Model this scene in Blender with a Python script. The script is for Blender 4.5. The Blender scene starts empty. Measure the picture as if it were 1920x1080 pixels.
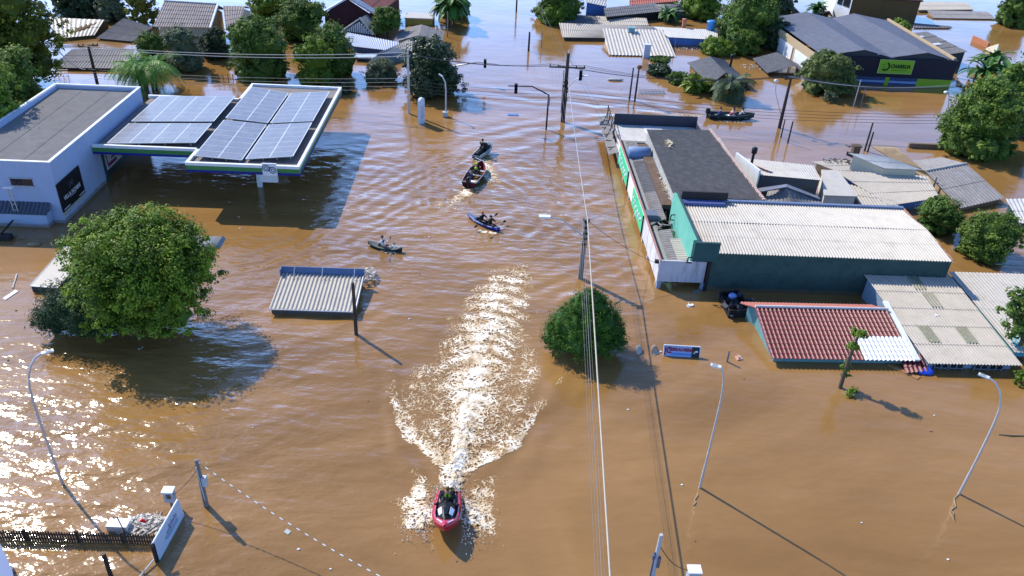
import bpy, math, random
import numpy as np
from mathutils import Vector, Matrix
from math import sin, cos, pi, radians, sqrt
random.seed(7)
SC = bpy.context.scene
COL = SC.collection

# ------------------------------------------------------------------ camera
CAM_H, FPX = 28.0, 1495.77
PITCH, ROLL, YAW = radians(31.943), radians(3.231), radians(2.414)
cf = np.array([sin(YAW)*cos(PITCH), cos(YAW)*cos(PITCH), -sin(PITCH)])
cr = np.cross(cf, [0, 0, 1.]); cr /= np.linalg.norm(cr); cu = np.cross(cr, cf)
CR = cr*cos(ROLL) + cu*sin(ROLL); CU = -cr*sin(ROLL) + cu*cos(ROLL)
cam = bpy.data.cameras.new('camera'); camo = bpy.data.objects.new('camera', cam); COL.objects.link(camo)
camo.matrix_world = Matrix(((CR[0], CU[0], -cf[0], 0), (CR[1], CU[1], -cf[1], 0), (CR[2], CU[2], -cf[2], CAM_H), (0, 0, 0, 1)))
cam.sensor_width = 36; cam.lens = 36*FPX/1920; cam.clip_end = 2000; cam.clip_start = .5
SC.camera = camo

# ------------------------------------------------------------------ sky and sun
SUN_AZ, SUN_EL = radians(137), radians(42)          # where the sun stands, from +X towards +Y
world = bpy.data.worlds.new('World'); SC.world = world; world.use_nodes = True
nt = world.node_tree; bg = nt.nodes['Background']
sky = nt.nodes.new('ShaderNodeTexSky'); sky.sky_type = 'NISHITA'; sky.sun_disc = False
sky.sun_elevation = SUN_EL; sky.sun_rotation = radians(90) - SUN_AZ
sky.altitude = 50; sky.air_density = 1.0; sky.dust_density = 0.5; sky.ozone_density = 1.5
wb = nt.nodes.new('ShaderNodeMix'); wb.data_type = 'RGBA'; wb.blend_type = 'MULTIPLY'; wb.inputs[0].default_value = 1; wb.inputs[7].default_value = (.74, 1.0, 1.42, 1)   # white balance of the sky
nt.links.new(sky.outputs[0], wb.inputs[6])
# thin haze low in the sky, brighter on the sun's side
tcw = nt.nodes.new('ShaderNodeTexCoord'); sxw = nt.nodes.new('ShaderNodeSeparateXYZ'); nt.links.new(tcw.outputs['Generated'], sxw.inputs[0])
hz = nt.nodes.new('ShaderNodeMapRange'); hz.interpolation_type = 'SMOOTHSTEP'; hz.inputs['From Min'].default_value = .68; hz.inputs['From Max'].default_value = .16; nt.links.new(sxw.outputs[2], hz.inputs[0])
dt = nt.nodes.new('ShaderNodeVectorMath'); dt.operation = 'DOT_PRODUCT'; nt.links.new(tcw.outputs['Generated'], dt.inputs[0]); dt.inputs[1].default_value = (.45*cos(SUN_AZ), .45*sin(SUN_AZ), 0)
ma = nt.nodes.new('ShaderNodeMath'); ma.operation = 'ADD'; nt.links.new(dt.outputs['Value'], ma.inputs[0]); ma.inputs[1].default_value = 1.0
mm_ = nt.nodes.new('ShaderNodeMath'); mm_.operation = 'MULTIPLY_ADD'; nt.links.new(ma.outputs[0], mm_.inputs[0]); nt.links.new(hz.outputs[0], mm_.inputs[1]); mm_.inputs[2].default_value = .66
sc_ = nt.nodes.new('ShaderNodeVectorMath'); sc_.operation = 'SCALE'; nt.links.new(wb.outputs[2], sc_.inputs[0]); nt.links.new(mm_.outputs[0], sc_.inputs['Scale']); nt.links.new(sc_.outputs[0], bg.inputs[0])
bg.inputs[1].default_value = .122
sl = bpy.data.lights.new('sun', 'SUN'); sl.energy = 3.5; sl.angle = radians(.53); sl.color = (1, .935, .80)
so = bpy.data.objects.new('sun', sl); COL.objects.link(so)
sv = Vector((cos(SUN_EL)*cos(SUN_AZ), cos(SUN_EL)*sin(SUN_AZ), sin(SUN_EL)))
so.rotation_euler = sv.to_track_quat('Z', 'Y').to_euler(); so.location = (-60, 60, 60)
SC.view_settings.view_transform = 'Standard'; SC.view_settings.look = 'None'
SC.view_settings.exposure = .72; SC.view_settings.gamma = 1.0
SC.cycles.sample_clamp_indirect = 6

# ------------------------------------------------------------------ measuring: where a sight line meets a level, a wall plane
def ray(x, y): return cf*FPX + CR*(x-960) - CU*(y-540)
def g(x, y, z=0.0):
    d = ray(x, y); t = (z-CAM_H)/d[2]; return Vector((d[0]*t, d[1]*t, z))
def gy(x, y, Y):
    d = ray(x, y); t = Y/d[1]; return Vector((d[0]*t, Y, CAM_H+d[2]*t))
def gx(x, y, X):
    d = ray(x, y); t = X/d[0]; return Vector((X, d[1]*t, CAM_H+d[2]*t))
def up(b, x, y):
    """height of the point seen at x, y above the ground point b"""
    d = ray(x, y); k = sqrt(b[0]**2+b[1]**2)/sqrt(d[0]**2+d[1]**2); return CAM_H+d[2]*k
def ppm(p):
    """pixels of the 1920 picture per metre at p"""
    return FPX/((Vector(p)-Vector((0, 0, CAM_H))).dot(Vector(cf)))

# ------------------------------------------------------------------ materials
MATS = {}
def mat(name, col, rough=.65, var=.12, scale=2.0, metal=0, bump=0, bscale=30, spec=.22, dirt=None, dirtamt=.4, dscale=1.2, streak=False, stretch=(1, 1, 1), tide=0):
    if name in MATS: return MATS[name]
    m = bpy.data.materials.new(name); m.use_nodes = True; MATS[name] = m
    N, L = m.node_tree.nodes, m.node_tree.links
    b = N['Principled BSDF']; b.inputs['Roughness'].default_value = rough; b.inputs['Metallic'].default_value = metal
    b.inputs['Specular IOR Level'].default_value = spec
    tc = N.new('ShaderNodeTexCoord'); mp = N.new('ShaderNodeMapping'); mp.inputs['Scale'].default_value = stretch
    L.new(tc.outputs['Object'], mp.inputs[0])
    n = N.new('ShaderNodeTexNoise'); n.inputs['Scale'].default_value = scale; n.inputs['Detail'].default_value = 6; n.inputs['Roughness'].default_value = .65
    L.new(mp.outputs[0], n.inputs[0])
    r = N.new('ShaderNodeValToRGB'); e = r.color_ramp.elements
    e[0].position = .25; e[1].position = .75
    e[0].color = [c*(1-var) for c in col]+[1]; e[1].color = [min(c*(1+var), 1) for c in col]+[1]
    L.new(n.outputs[0], r.inputs[0]); out = r.outputs[0]
    if dirt:
        n2 = N.new('ShaderNodeTexNoise'); n2.inputs['Scale'].default_value = dscale; n2.inputs['Detail'].default_value = 8; n2.inputs['Roughness'].default_value = .75
        if streak:
            mp2 = N.new('ShaderNodeMapping'); mp2.inputs['Scale'].default_value = (1, 1, .12); L.new(tc.outputs['Object'], mp2.inputs[0]); L.new(mp2.outputs[0], n2.inputs[0])
        else: L.new(mp.outputs[0], n2.inputs[0])
        r2 = N.new('ShaderNodeValToRGB'); r2.color_ramp.elements[0].position = .48; r2.color_ramp.elements[1].position = .72
        r2.color_ramp.elements[1].color = (dirtamt,)*3+(1,)
        r2.color_ramp.elements[0].color = (0, 0, 0, 1)
        L.new(n2.outputs[0], r2.inputs[0])
        mx = N.new('ShaderNodeMix'); mx.data_type = 'RGBA'; L.new(r2.outputs[0], mx.inputs[0]); L.new(out, mx.inputs[6]); mx.inputs[7].default_value = (*dirt, 1); out = mx.outputs[2]
    if tide:   # mud line left by the flood
        sx = N.new('ShaderNodeSeparateXYZ'); L.new(tc.outputs['Object'], sx.inputs[0]); ad = N.new('ShaderNodeMath'); ad.operation = 'MULTIPLY_ADD'; L.new(n.outputs[0], ad.inputs[0]); ad.inputs[1].default_value = -.5; L.new(sx.outputs[2], ad.inputs[2])
        mr = N.new('ShaderNodeMapRange'); mr.inputs['From Min'].default_value = tide-.25; mr.inputs['From Max'].default_value = tide-.42; L.new(ad.outputs[0], mr.inputs[0]); ml = N.new('ShaderNodeMath'); ml.operation = 'MULTIPLY'; L.new(mr.outputs[0], ml.inputs[0]); ml.inputs[1].default_value = .7
        mx2 = N.new('ShaderNodeMix'); mx2.data_type = 'RGBA'; L.new(ml.outputs[0], mx2.inputs[0]); L.new(out, mx2.inputs[6]); mx2.inputs[7].default_value = (.17, .11, .06, 1); out = mx2.outputs[2]
    L.new(out, b.inputs['Base Color'])
    if bump:
        n3 = N.new('ShaderNodeTexNoise'); n3.inputs['Scale'].default_value = bscale; n3.inputs['Detail'].default_value = 3; L.new(mp.outputs[0], n3.inputs[0])
        bp = N.new('ShaderNodeBump'); bp.inputs['Strength'].default_value = bump; bp.inputs['Distance'].default_value = .03; L.new(n3.outputs[0], bp.inputs['Height']); L.new(bp.outputs[0], b.inputs['Normal'])
    return m
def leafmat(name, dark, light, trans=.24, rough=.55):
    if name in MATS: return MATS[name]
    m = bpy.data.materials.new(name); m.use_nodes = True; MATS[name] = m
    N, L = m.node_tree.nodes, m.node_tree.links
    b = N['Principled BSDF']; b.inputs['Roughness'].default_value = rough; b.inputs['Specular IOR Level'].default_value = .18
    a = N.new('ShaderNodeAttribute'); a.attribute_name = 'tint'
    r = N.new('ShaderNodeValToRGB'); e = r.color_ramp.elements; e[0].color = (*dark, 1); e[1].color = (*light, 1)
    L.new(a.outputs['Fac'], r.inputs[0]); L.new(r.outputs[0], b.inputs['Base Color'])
    t = N.new('ShaderNodeBsdfTranslucent'); L.new(r.outputs[0], t.inputs[0])
    mx = N.new('ShaderNodeMixShader'); mx.inputs[0].default_value = trans
    L.new(b.outputs[0], mx.inputs[1]); L.new(t.outputs[0], mx.inputs[2]); L.new(mx.outputs[0], N['Material Output'].inputs[0])
    return m

WHITE = mat('white_paint', (.74, .75, .76), .5, .05, 1.5, dirt=(.42, .38, .33), dirtamt=.35)
WALLW = mat('white_wall', (.34, .41, .58), .8, .06, 1.2, tide=.35, dirt=(.36, .36, .36), dirtamt=.5, streak=True, bump=.15)
FIBER = mat('fibre_cement', (.27, .25, .245), .85, .2, 1.3, dirt=(.12, .11, .105), dirtamt=.6, dscale=2.2, bump=.2)
FIBERL = mat('pale_fibre_cement', (.47, .42, .36), .85, .13, 1.2, dirt=(.2, .18, .15), dirtamt=.5, dscale=2.4, bump=.2)
FIBERD = mat('dark_fibre_cement', (.135, .135, .145), .85, .22, 1.6, dirt=(.26, .26, .27), dirtamt=.5, dscale=2, bump=.2)
METALW = mat('white_metal_sheet', (.50, .455, .395), .5, .07, .8, dirt=(.27, .24, .2), dirtamt=.55, dscale=.9)
METALB = mat('blue_grey_metal_sheet', (.165, .172, .21), .5, .08, .6, dirt=(.25, .25, .27), dirtamt=.4)
CONC = mat('concrete', (.4, .39, .37), .85, .15, 2.5, dirt=(.18, .17, .16), dirtamt=.5, bump=.2)
CONCL = mat('pale_concrete', (.55, .53, .5), .85, .12, 1.5, dirt=(.3, .28, .25), dirtamt=.5, bump=.2)
DARK = mat('dark_paint', (.02, .021, .024), .5, .1)
BLACK = mat('black_plastic', (.012, .012, .014), .4, .1)
NAVY = mat('navy_cladding', (.012, .016, .032), .45, .08, 1)
LIME = mat('lime_panel', (.25, .40, .03), .5, .06, 1)
GREEN = mat('green_fascia', (.06, .22, .07), .45, .08, 1)
BLUEF = mat('royal_blue_fascia', (.015, .02, .22), .45, .08, 1)
WOODD = mat('dark_timber', (.06, .045, .035), .85, .3, 4, bump=.3, stretch=(1, 1, .2))
WOOD = mat('timber', (.34, .17, .07), .8, .25, 4, bump=.3)
POLEC = mat('pole_concrete', (.2, .18, .165), .85, .18, 4, bump=.2)
GALV = mat('galvanised_steel', (.5, .51, .53), .4, .06, 3, metal=.4)
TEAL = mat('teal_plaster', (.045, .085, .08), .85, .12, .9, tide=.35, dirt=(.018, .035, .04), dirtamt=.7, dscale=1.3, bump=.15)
TEAL_LIT = mat('sunlit_teal_plaster', (.13, .40, .30), .85, .1, 1.2, dirt=(.25, .46, .4), dirtamt=.5, bump=.15, streak=True)  # lit copy of the teal plaster: sunshine put into the side wall's colour
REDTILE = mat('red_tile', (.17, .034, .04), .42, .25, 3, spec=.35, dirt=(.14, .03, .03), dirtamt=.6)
TERRA = mat('terracotta', (.42, .16, .08), .8, .2, 4)
TAN = mat('tan_wall', (.45, .33, .2), .85, .1, 1.2, tide=.35, dirt=(.25, .17, .1), dirtamt=.5)
CREAM = mat('cream_wall', (.6, .52, .37), .85, .08, 1.2, tide=.35, dirt=(.4, .3, .2), dirtamt=.4)
BROWNW = mat('brown_wall', (.12, .075, .03), .85, .12, 1.2, dirt=(.07, .045, .02), dirtamt=.5, streak=True)
BLUEW = mat('blue_wall', (.07, .16, .42), .8, .08, 1.2, tide=.35, dirt=(.05, .1, .25), dirtamt=.4)
BLUEP = mat('blue_plastic', (.05, .22, .55), .4, .08, 2)
LBLUE = mat('light_blue_tank', (.2, .48, .68), .45, .06, 2)
MAROON = mat('maroon_wall', (.06, .018, .018), .8, .15, 1.5)
GLASS = mat('dark_glass', (.015, .018, .022), .08, .1, 1, spec=.6)
TANKW = mat('dirty_panel', (.5, .5, .55), .7, .08, 1.2, dirt=(.16, .15, .17), dirtamt=.7, dscale=2.5, streak=True)

# ------------------------------------------------------------------ mesh builders
class MB:
    def __init__(s): s.v = []; s.f = []; s.sm = []
    def add(s, vs, fs, smooth=False):
        o = len(s.v); s.v += [tuple(p) for p in vs]; s.f += [tuple(i+o for i in f) for f in fs]; s.sm += [smooth]*len(fs); return s
    def box(s, c, d, rz=0, rx=0, ry=0):
        M = Matrix.Translation(c) @ Matrix.Rotation(rz, 4, 'Z') @ Matrix.Rotation(ry, 4, 'Y') @ Matrix.Rotation(rx, 4, 'X')
        vs = [M @ Vector((x*d[0]/2, y*d[1]/2, z*d[2]/2)) for z in (-1, 1) for x, y in ((-1, -1), (1, -1), (1, 1), (-1, 1))]
        return s.add(vs, [(3, 2, 1, 0), (4, 5, 6, 7), (0, 1, 5, 4), (1, 2, 6, 5), (2, 3, 7, 6), (3, 0, 4, 7)])
    def bx(s, x0, x1, y0, y1, z0, z1): return s.box(((x0+x1)/2, (y0+y1)/2, (z0+z1)/2), (x1-x0, y1-y0, z1-z0))
    def slab(s, q, t):
        """quad q (4 points, any direction) given thickness t downward along its normal"""
        q = [Vector(p) for p in q]; n = (q[1]-q[0]).cross(q[3]-q[0]).normalized()
        if n.z < 0 and abs(n.z) > .05: n = -n
        b = [p-n*t for p in q]
        return s.add(q+b, [(0, 1, 2, 3), (7, 6, 5, 4), (0, 4, 5, 1), (1, 5, 6, 2), (2, 6, 7, 3), (3, 7, 4, 0)])
    def prism(s, poly, z0, z1):
        n = len(poly); vs = [(p[0], p[1], z0) for p in poly]+[(p[0], p[1], z1) for p in poly]
        return s.add(vs, [tuple(range(n))[::-1], tuple(range(n, 2*n))]+[(i, (i+1) % n, n+(i+1) % n, n+i) for i in range(n)])
    def wallring(s, ring, zb=-.3):
        """walls falling from the ring of eave points to the water, closed by a top"""
        n = len(ring); vs = [tuple(p) for p in ring]+[(p[0], p[1], zb) for p in ring]
        return s.add(vs, [tuple(range(n))]+[(i, i+n, (i+1) % n+n, (i+1) % n) for i in range(n)])
    def tube(s, pts, r, n=8, cap=True, smooth=True):
        pts = [Vector(p) for p in pts]; R = r if hasattr(r, '__len__') else [r]*len(pts)
        vs = []; prev = None
        for i, p in enumerate(pts):
            t = (pts[min(i+1, len(pts)-1)]-pts[max(i-1, 0)]).normalized()
            a = Vector((0, 0, 1)) if abs(t.z) < .9 else Vector((1, 0, 0))
            if prev is not None: a = prev
            u = t.cross(a).normalized() if prev is None else (a-t*a.dot(t)).normalized()
            prev = u; w = t.cross(u)
            vs += [p+(u*cos(2*pi*k/n)+w*sin(2*pi*k/n))*R[i] for k in range(n)]
        fs = [(i*n+k, i*n+(k+1) % n, (i+1)*n+(k+1) % n, (i+1)*n+k) for i in range(len(pts)-1) for k in range(n)]
        s.add(vs, fs, smooth)
        if cap: o = len(vs); s.add(vs[:n], [tuple(range(n))[::-1]]); s.add(vs[-n:], [tuple(range(n))])
        return s
    def lathe(s, c, prof, n=12, smooth=True, M=None):
        c = Vector(c); vs = []
        for r, z in prof:
            for k in range(n):
                p = Vector((r*cos(2*pi*k/n), r*sin(2*pi*k/n), z)); vs.append(c+(M @ p if M else p))
        fs = [(i*n+k, i*n+(k+1) % n, (i+1)*n+(k+1) % n, (i+1)*n+k) for i in range(len(prof)-1) for k in range(n)]
        m = len(prof)-1
        return s.add(vs, fs+[tuple(range(n))[::-1], tuple(m*n+k for k in range(n))], smooth)
    def ball(s, c, r, n=10, M=None):
        r = r if hasattr(r, '__len__') else (r, r, r); vs = []; m = max(4, n//2)
        for i in range(m+1):
            a = pi*i/m
            for k in range(n):
                p = Vector((r[0]*sin(a)*cos(2*pi*k/n), r[1]*sin(a)*sin(2*pi*k/n), -r[2]*cos(a))); vs.append(Vector(c)+(M @ p if M else p))
        return s.add(vs, [(i*n+k, i*n+(k+1) % n, (i+1)*n+(k+1) % n, (i+1)*n+k) for i in range(m) for k in range(n)], True)
    def corr(s, A, B, C, D, wave=.2, amp=.03, courses=1, lift=.02, t=.02, tile=False, seg=6, curve=0):
        """corrugated sheet: A-B low edge, D-C high edge; waves run up the slope"""
        A, B, C, D = map(Vector, (A, B, C, D)); nw = max(2, round(((B-A).length+(C-D).length)/2/wave))
        nu = nw*seg; n = (B-A).cross(D-A).normalized(); n = -n if n.z < 0 else n
        vs = []; rows = []
        for c in range(courses): rows += [(c/courses, lift), ((c+1)/courses, 0)]
        for v, h in rows:
            for i in range(nu+1):
                u = i/nu; p = (A*(1-u)+B*u)*(1-v)+(D*(1-u)+C*u)*v
                w = sin(2*pi*i/seg); w = (abs(sin(pi*i/seg))*2-1) if tile else w
                vs.append(p+n*(amp*w+h)+Vector((0, 0, curve*4*v*(1-v))))
        m = nu+1; R = len(rows); k = len(vs); vs += [Vector(p)-n*t for p in vs]
        fs = []
        for r in range(R-1):
            for i in range(nu):
                a = r*m+i; fs.append((a, a+1, a+1+m, a+m)); fs.append((k+a, k+a+m, k+a+1+m, k+a+1))
        for i in range(nu): fs.append((i, k+i, k+i+1, i+1)); a = (R-1)*m+i; fs.append((a, a+1, k+a+1, k+a))
        for r in range(R-1): a = r*m; fs.append((a, a+m, k+a+m, k+a)); a = r*m+nu; fs.append((a, k+a, k+a+m, a+m))
        s.add(vs, fs, False); return s

def link(o): COL.objects.link(o); return o
def tag(o, label=None, cat=None, group=None, kind=None):
    if label: o['label'] = label
    if cat: o['category'] = cat
    if group: o['group'] = group
    if kind: o['kind'] = kind
    return o
def thing(name, label, cat, loc=(0, 0, 0), rz=0, group=None):
    o = link(bpy.data.objects.new(name, None)); o.location = loc; o.rotation_euler = (0, 0, rz); o.empty_display_size = .3
    return tag(o, label, cat, group)
def part(name, mb, m, parent=None, world=True, label=None):
    """one mesh object; world: coordinates given in the world, moved to the parent's place"""
    off = Vector((0, 0, 0))
    if parent is not None and world:
        p = parent
        while p is not None: off = off+p.location; p = p.parent
    me = bpy.data.meshes.new(name); me.from_pydata([tuple(Vector(v)-off) for v in mb.v], [], mb.f)
    me.polygons.foreach_set('use_smooth', mb.sm); me.materials.append(m); me.update()
    o = link(bpy.data.objects.new(name, me))
    if parent is not None: o.parent = parent
    if label: o['label'] = label
    return o
def single(name, mb, m, label, cat, group=None, loc=None):
    """a thing that is one mesh, its origin at its base"""
    V = np.array([tuple(v) for v in mb.v]); c = Vector(loc) if loc is not None else Vector((*(V[:, :2].mean(0)), V[:, 2].min()))
    mb.v = [tuple(Vector(v)-c) for v in mb.v]
    o = part(name, mb, m, None, False); o.location = c; return tag(o, label, cat, group)
def nmesh(name, V, F, m, attrs=None, smooth=False):
    me = bpy.data.meshes.new(name); nf = len(F); k = F.shape[1]
    me.vertices.add(len(V)); me.vertices.foreach_set('co', np.ascontiguousarray(V, dtype=np.float32).ravel())
    me.loops.add(nf*k); me.loops.foreach_set('vertex_index', np.ascontiguousarray(F, dtype=np.int32).ravel())
    me.polygons.add(nf); me.polygons.foreach_set('loop_start', np.arange(0, nf*k, k, dtype=np.int32)); me.polygons.foreach_set('loop_total', np.full(nf, k, dtype=np.int32))
    me.polygons.foreach_set('use_smooth', np.full(nf, smooth)); me.update(calc_edges=True)
    for n, a in (attrs or {}).items():
        at = me.attributes.new(n, 'FLOAT', 'POINT'); at.data.foreach_set('value', np.ascontiguousarray(a, dtype=np.float32))
    me.materials.append(m); return link(bpy.data.objects.new(name, me))
def text(name, s, size, org, xd, yd, m, parent, align='CENTER', shear=0, ext=.004, sx=1, bold=0):
    cu_ = bpy.data.curves.new('t', 'FONT'); cu_.body = s; cu_.size = size; cu_.align_x = align; cu_.align_y = 'CENTER'; cu_.extrude = ext; cu_.shear = shear; cu_.resolution_u = 3; cu_.offset = bold
    o = bpy.data.objects.new('t', cu_); link(o); dg = bpy.context.evaluated_depsgraph_get(); me = bpy.data.meshes.new_from_object(o.evaluated_get(dg))
    bpy.data.objects.remove(o); xd = Vector(xd).normalized(); yd = Vector(yd).normalized(); n = xd.cross(yd)
    mb = MB(); mb.add([Vector(org)+xd*v.co.x*sx+yd*v.co.y+n*v.co.z for v in me.vertices], [tuple(p.vertices) for p in me.polygons])
    return part(name, mb, m, parent)
def dup(root, loc=None, rz=None, label=None, group=None):
    r = link(root.copy())
    if loc is not None: r.location = loc
    if rz is not None: r.rotation_euler[2] = rz
    if label: r['label'] = label
    if group: r['group'] = group
    for ch in list(root.children):
        c = link(ch.copy()); c.parent = r
        for gc in list(ch.children): d = link(gc.copy()); d.parent = c
    return r

# ------------------------------------------------------------------ noise for the water and foam
_rs = np.random.RandomState(3); _perm = _rs.permutation(512); _perm = np.concatenate([_perm, _perm, _perm]); _ga = _rs.rand(512)*2*np.pi
def pn(x, y):
    xi = np.floor(x).astype(int); yi = np.floor(y).astype(int); xf = x-xi; yf = y-yi; xi &= 511; yi &= 511
    def gr(ix, iy, dx, dy): a = _ga[_perm[_perm[ix & 511]+(iy & 511)]]; return np.cos(a)*dx+np.sin(a)*dy
    u = xf*xf*xf*(xf*(xf*6-15)+10); v = yf*yf*yf*(yf*(yf*6-15)+10)
    a = gr(xi, yi, xf, yf); b = gr(xi+1, yi, xf-1, yf); c = gr(xi, yi+1, xf, yf-1); d = gr(xi+1, yi+1, xf-1, yf-1)
    return ((a*(1-u)+b*u)*(1-v)+(c*(1-u)+d*u)*v)*1.5
def fbm(x, y, o=4):
    s = 0; a = .5
    for i in range(o): s = s+a*pn(x*2**i+17.3*i, y*2**i+9.1*i); a *= .5
    return s
def polydist(X, Y, P, closed=False):
    """distance to the polyline P and the arc length of the nearest point; signed side too"""
    best = np.full(X.shape, 1e9); arc = np.zeros(X.shape); sgn = np.zeros(X.shape); L = 0
    for (x0, y0), (x1, y1) in zip(P[:-1], P[1:]):
        dx, dy = x1-x0, y1-y0; l2 = dx*dx+dy*dy; t = np.clip(((X-x0)*dx+(Y-y0)*dy)/l2, 0, 1)
        d = np.hypot(X-x0-t*dx, Y-y0-t*dy); m = d < best
        best = np.where(m, d, best); arc = np.where(m, L+t*sqrt(l2), arc); sgn = np.where(m, np.sign((X-x0)*dy-(Y-y0)*dx), sgn); L += sqrt(l2)
    return best, arc, sgn, L
def inside(X, Y, P):
    r = np.zeros(X.shape, bool); n = len(P)
    for i in range(n):
        x0, y0 = P[i]; x1, y1 = P[(i+1) % n]
        if y0 == y1: continue
        r ^= ((y0 > Y) != (y1 > Y)) & (X < (x1-x0)*(Y-y0)/(y1-y0)+x0)
    return r
def sstep(a, b, x): t = np.clip((x-a)/(b-a), 0, 1); return t*t*(3-2*t)
def gp(pts): return [tuple(g(*p)[:2]) for p in pts]

# ------------------------------------------------------------------ water
def water_height(X, Y):
    h = np.zeros(X.shape)
    trains = [  # crest line, height, wave length, spread, fade
        ([(896, 292), (820, 335), (700, 405), (560, 475), (430, 520)], .045, 1.25, 4.5),
        ([(918, 292), (1000, 365), (1080, 455), (1200, 600)], .04, 1.25, 4.5),
        ([(1330, 219), (1130, 232), (990, 250), (860, 288), (700, 296), (560, 330)], .055, 2.4, 3.6),
        ([(1330, 214), (1180, 190), (1020, 178), (870, 160)], .06, 2.6, 4.5),
        ([(838, 985), (900, 890), (990, 800), (1075, 680), (1110, 600)], .05, 1.6, 1.5),
        ([(834, 985), (765, 870), (728, 745), (742, 670)], .06, 1.4, 1.1),
        ([(690, 458), (600, 470), (480, 500)], .02, .9, 2.2),
        ([(985, 470), (1060, 400), (1180, 330)], .035, 1.5, 4),
        ([(880, 400), (760, 330), (600, 290)], .03, 1.3, 4),
        ([(1010, 560), (1090, 520), (1200, 490)], .04, 1.4, 3.5),
        ([(740, 560), (600, 620), (420, 700), (200, 800)], .03, 1.7, 4.5)]
    wob = fbm(X*.22, Y*.22, 3)
    for P, a, lam, w in trains:
        d, arc, sgn, L = polydist(X, Y, gp(P))
        fade = sstep(0, .12, arc/L)*(1-.55*arc/L)*sstep(0, .06, 1-arc/L)
        h += a*np.cos(2*pi*(d*sgn+wob*1.3)/lam)*np.exp(-(d/w)**2)*fade*(.75+.7*wob)
    return h
def axis(a, b, lo, hi, st, grow=1.18):
    c = list(np.arange(a, b, st)); s = st
    while c[-1] < hi: s *= grow; c.append(c[-1]+s)
    s = st; f = []
    x = a
    while x > lo: s *= grow; x -= s; f.append(x)
    return np.array(f[::-1]+c)
xs = axis(-30, 34, -700, 700, .15); ys = axis(17, 84, 2, 900, .15)
WX, WY = np.meshgrid(xs, ys); WH = water_height(WX, WY)
nx, ny = len(xs), len(ys)
idx = np.arange(nx*ny).reshape(ny, nx)
WF = np.stack([idx[:-1, :-1], idx[:-1, 1:], idx[1:, 1:], idx[1:, :-1]], -1).reshape(-1, 4)
def blob(x, y, r): p = g(x, y); return np.exp(-((WX-p.x)**2+(WY-p.y)**2)/r**2)
rip = .30+.75*blob(60, 1000, 12)+.42*blob(250, 800, 10)+.5*blob(700, 430, 14)+.45*blob(1080, 470, 9)+.35*blob(480, 640, 9)+.3*blob(900, 330, 12)+.25*blob(1000, 240, 14)
far_calm = np.clip((WY-52)/30, 0, 1); rip = np.clip(.85*rip*(1-.72*far_calm), .06, 1.2)
WATER = bpy.data.materials.new('muddy_water'); WATER.use_nodes = True
N, L = WATER.node_tree.nodes, WATER.node_tree.links; b = N['Principled BSDF']
b.inputs['Roughness'].default_value = .11; b.inputs['IOR'].default_value = 1.58; b.inputs['Specular IOR Level'].default_value = .5
tc = N.new('ShaderNodeTexCoord')
def noise(scale, st=(1, 1, 1), rot=0, det=3, rough=.5, dist=0):
    mp = N.new('ShaderNodeMapping'); mp.inputs['Scale'].default_value = st; mp.inputs['Rotation'].default_value = (0, 0, rot); L.new(tc.outputs['Object'], mp.inputs[0])
    n = N.new('ShaderNodeTexNoise'); n.inputs['Scale'].default_value = scale; n.inputs['Detail'].default_value = det; n.inputs['Roughness'].default_value = rough; n.inputs['Distortion'].default_value = dist
    L.new(mp.outputs[0], n.inputs[0]); return n.outputs[0]
def mth(op, a, b_=None):
    m = N.new('ShaderNodeMath'); m.operation = op
    for i, v in enumerate((a, b_)):
        if v is None: continue
        if hasattr(v, 'node'): L.new(v, m.inputs[i])
        else: m.inputs[i].default_value = v
    return m.outputs[0]
silt = noise(.06, (.6, 1, 1), radians(25), det=6, rough=.62, dist=1.6)
r = N.new('ShaderNodeValToRGB'); e = r.color_ramp.elements; e[0].position = .36; e[1].position = .64
e[0].color = (.215, .112, .032, 1); e[1].color = (.32, .174, .060, 1); L.new(silt, r.inputs[0]); L.new(r.outputs[0], b.inputs['Base Color'])
att = N.new('ShaderNodeAttribute'); att.attribute_name = 'rip'
hgt = mth('ADD', mth('ADD', mth('MULTIPLY', noise(.55, (.5, 1.2, 1), radians(30), 2), .30), mth('MULTIPLY', noise(2.1, (.6, 1.25, 1), radians(22), 2), .055)), mth('MULTIPLY', noise(4.6, (.7, 1.2, 1), radians(33), 2), .018))
hgt = mth('MULTIPLY', hgt, att.outputs['Fac'])
bp = N.new('ShaderNodeBump'); bp.inputs['Strength'].default_value = 1; bp.inputs['Distance'].default_value = 1.0; L.new(hgt, bp.inputs['Height']); L.new(bp.outputs[0], b.inputs['Normal'])
water = nmesh('water', np.stack([WX, WY, WH], -1).reshape(-1, 3), WF, WATER, {'rip': rip.ravel()}, True)
tag(water, 'muddy brown flood water covering the streets', 'water', kind='structure')
bedm = mat('mud', (.12, .08, .05), .9)
gb = MB(); gb.add([(-700, -60, -3), (700, -60, -3), (700, 900, -3), (-700, 900, -3)], [(0, 1, 2, 3)])
tag(part('ground', gb, bedm), 'flooded ground under the brown water', 'ground', kind='structure')

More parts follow.
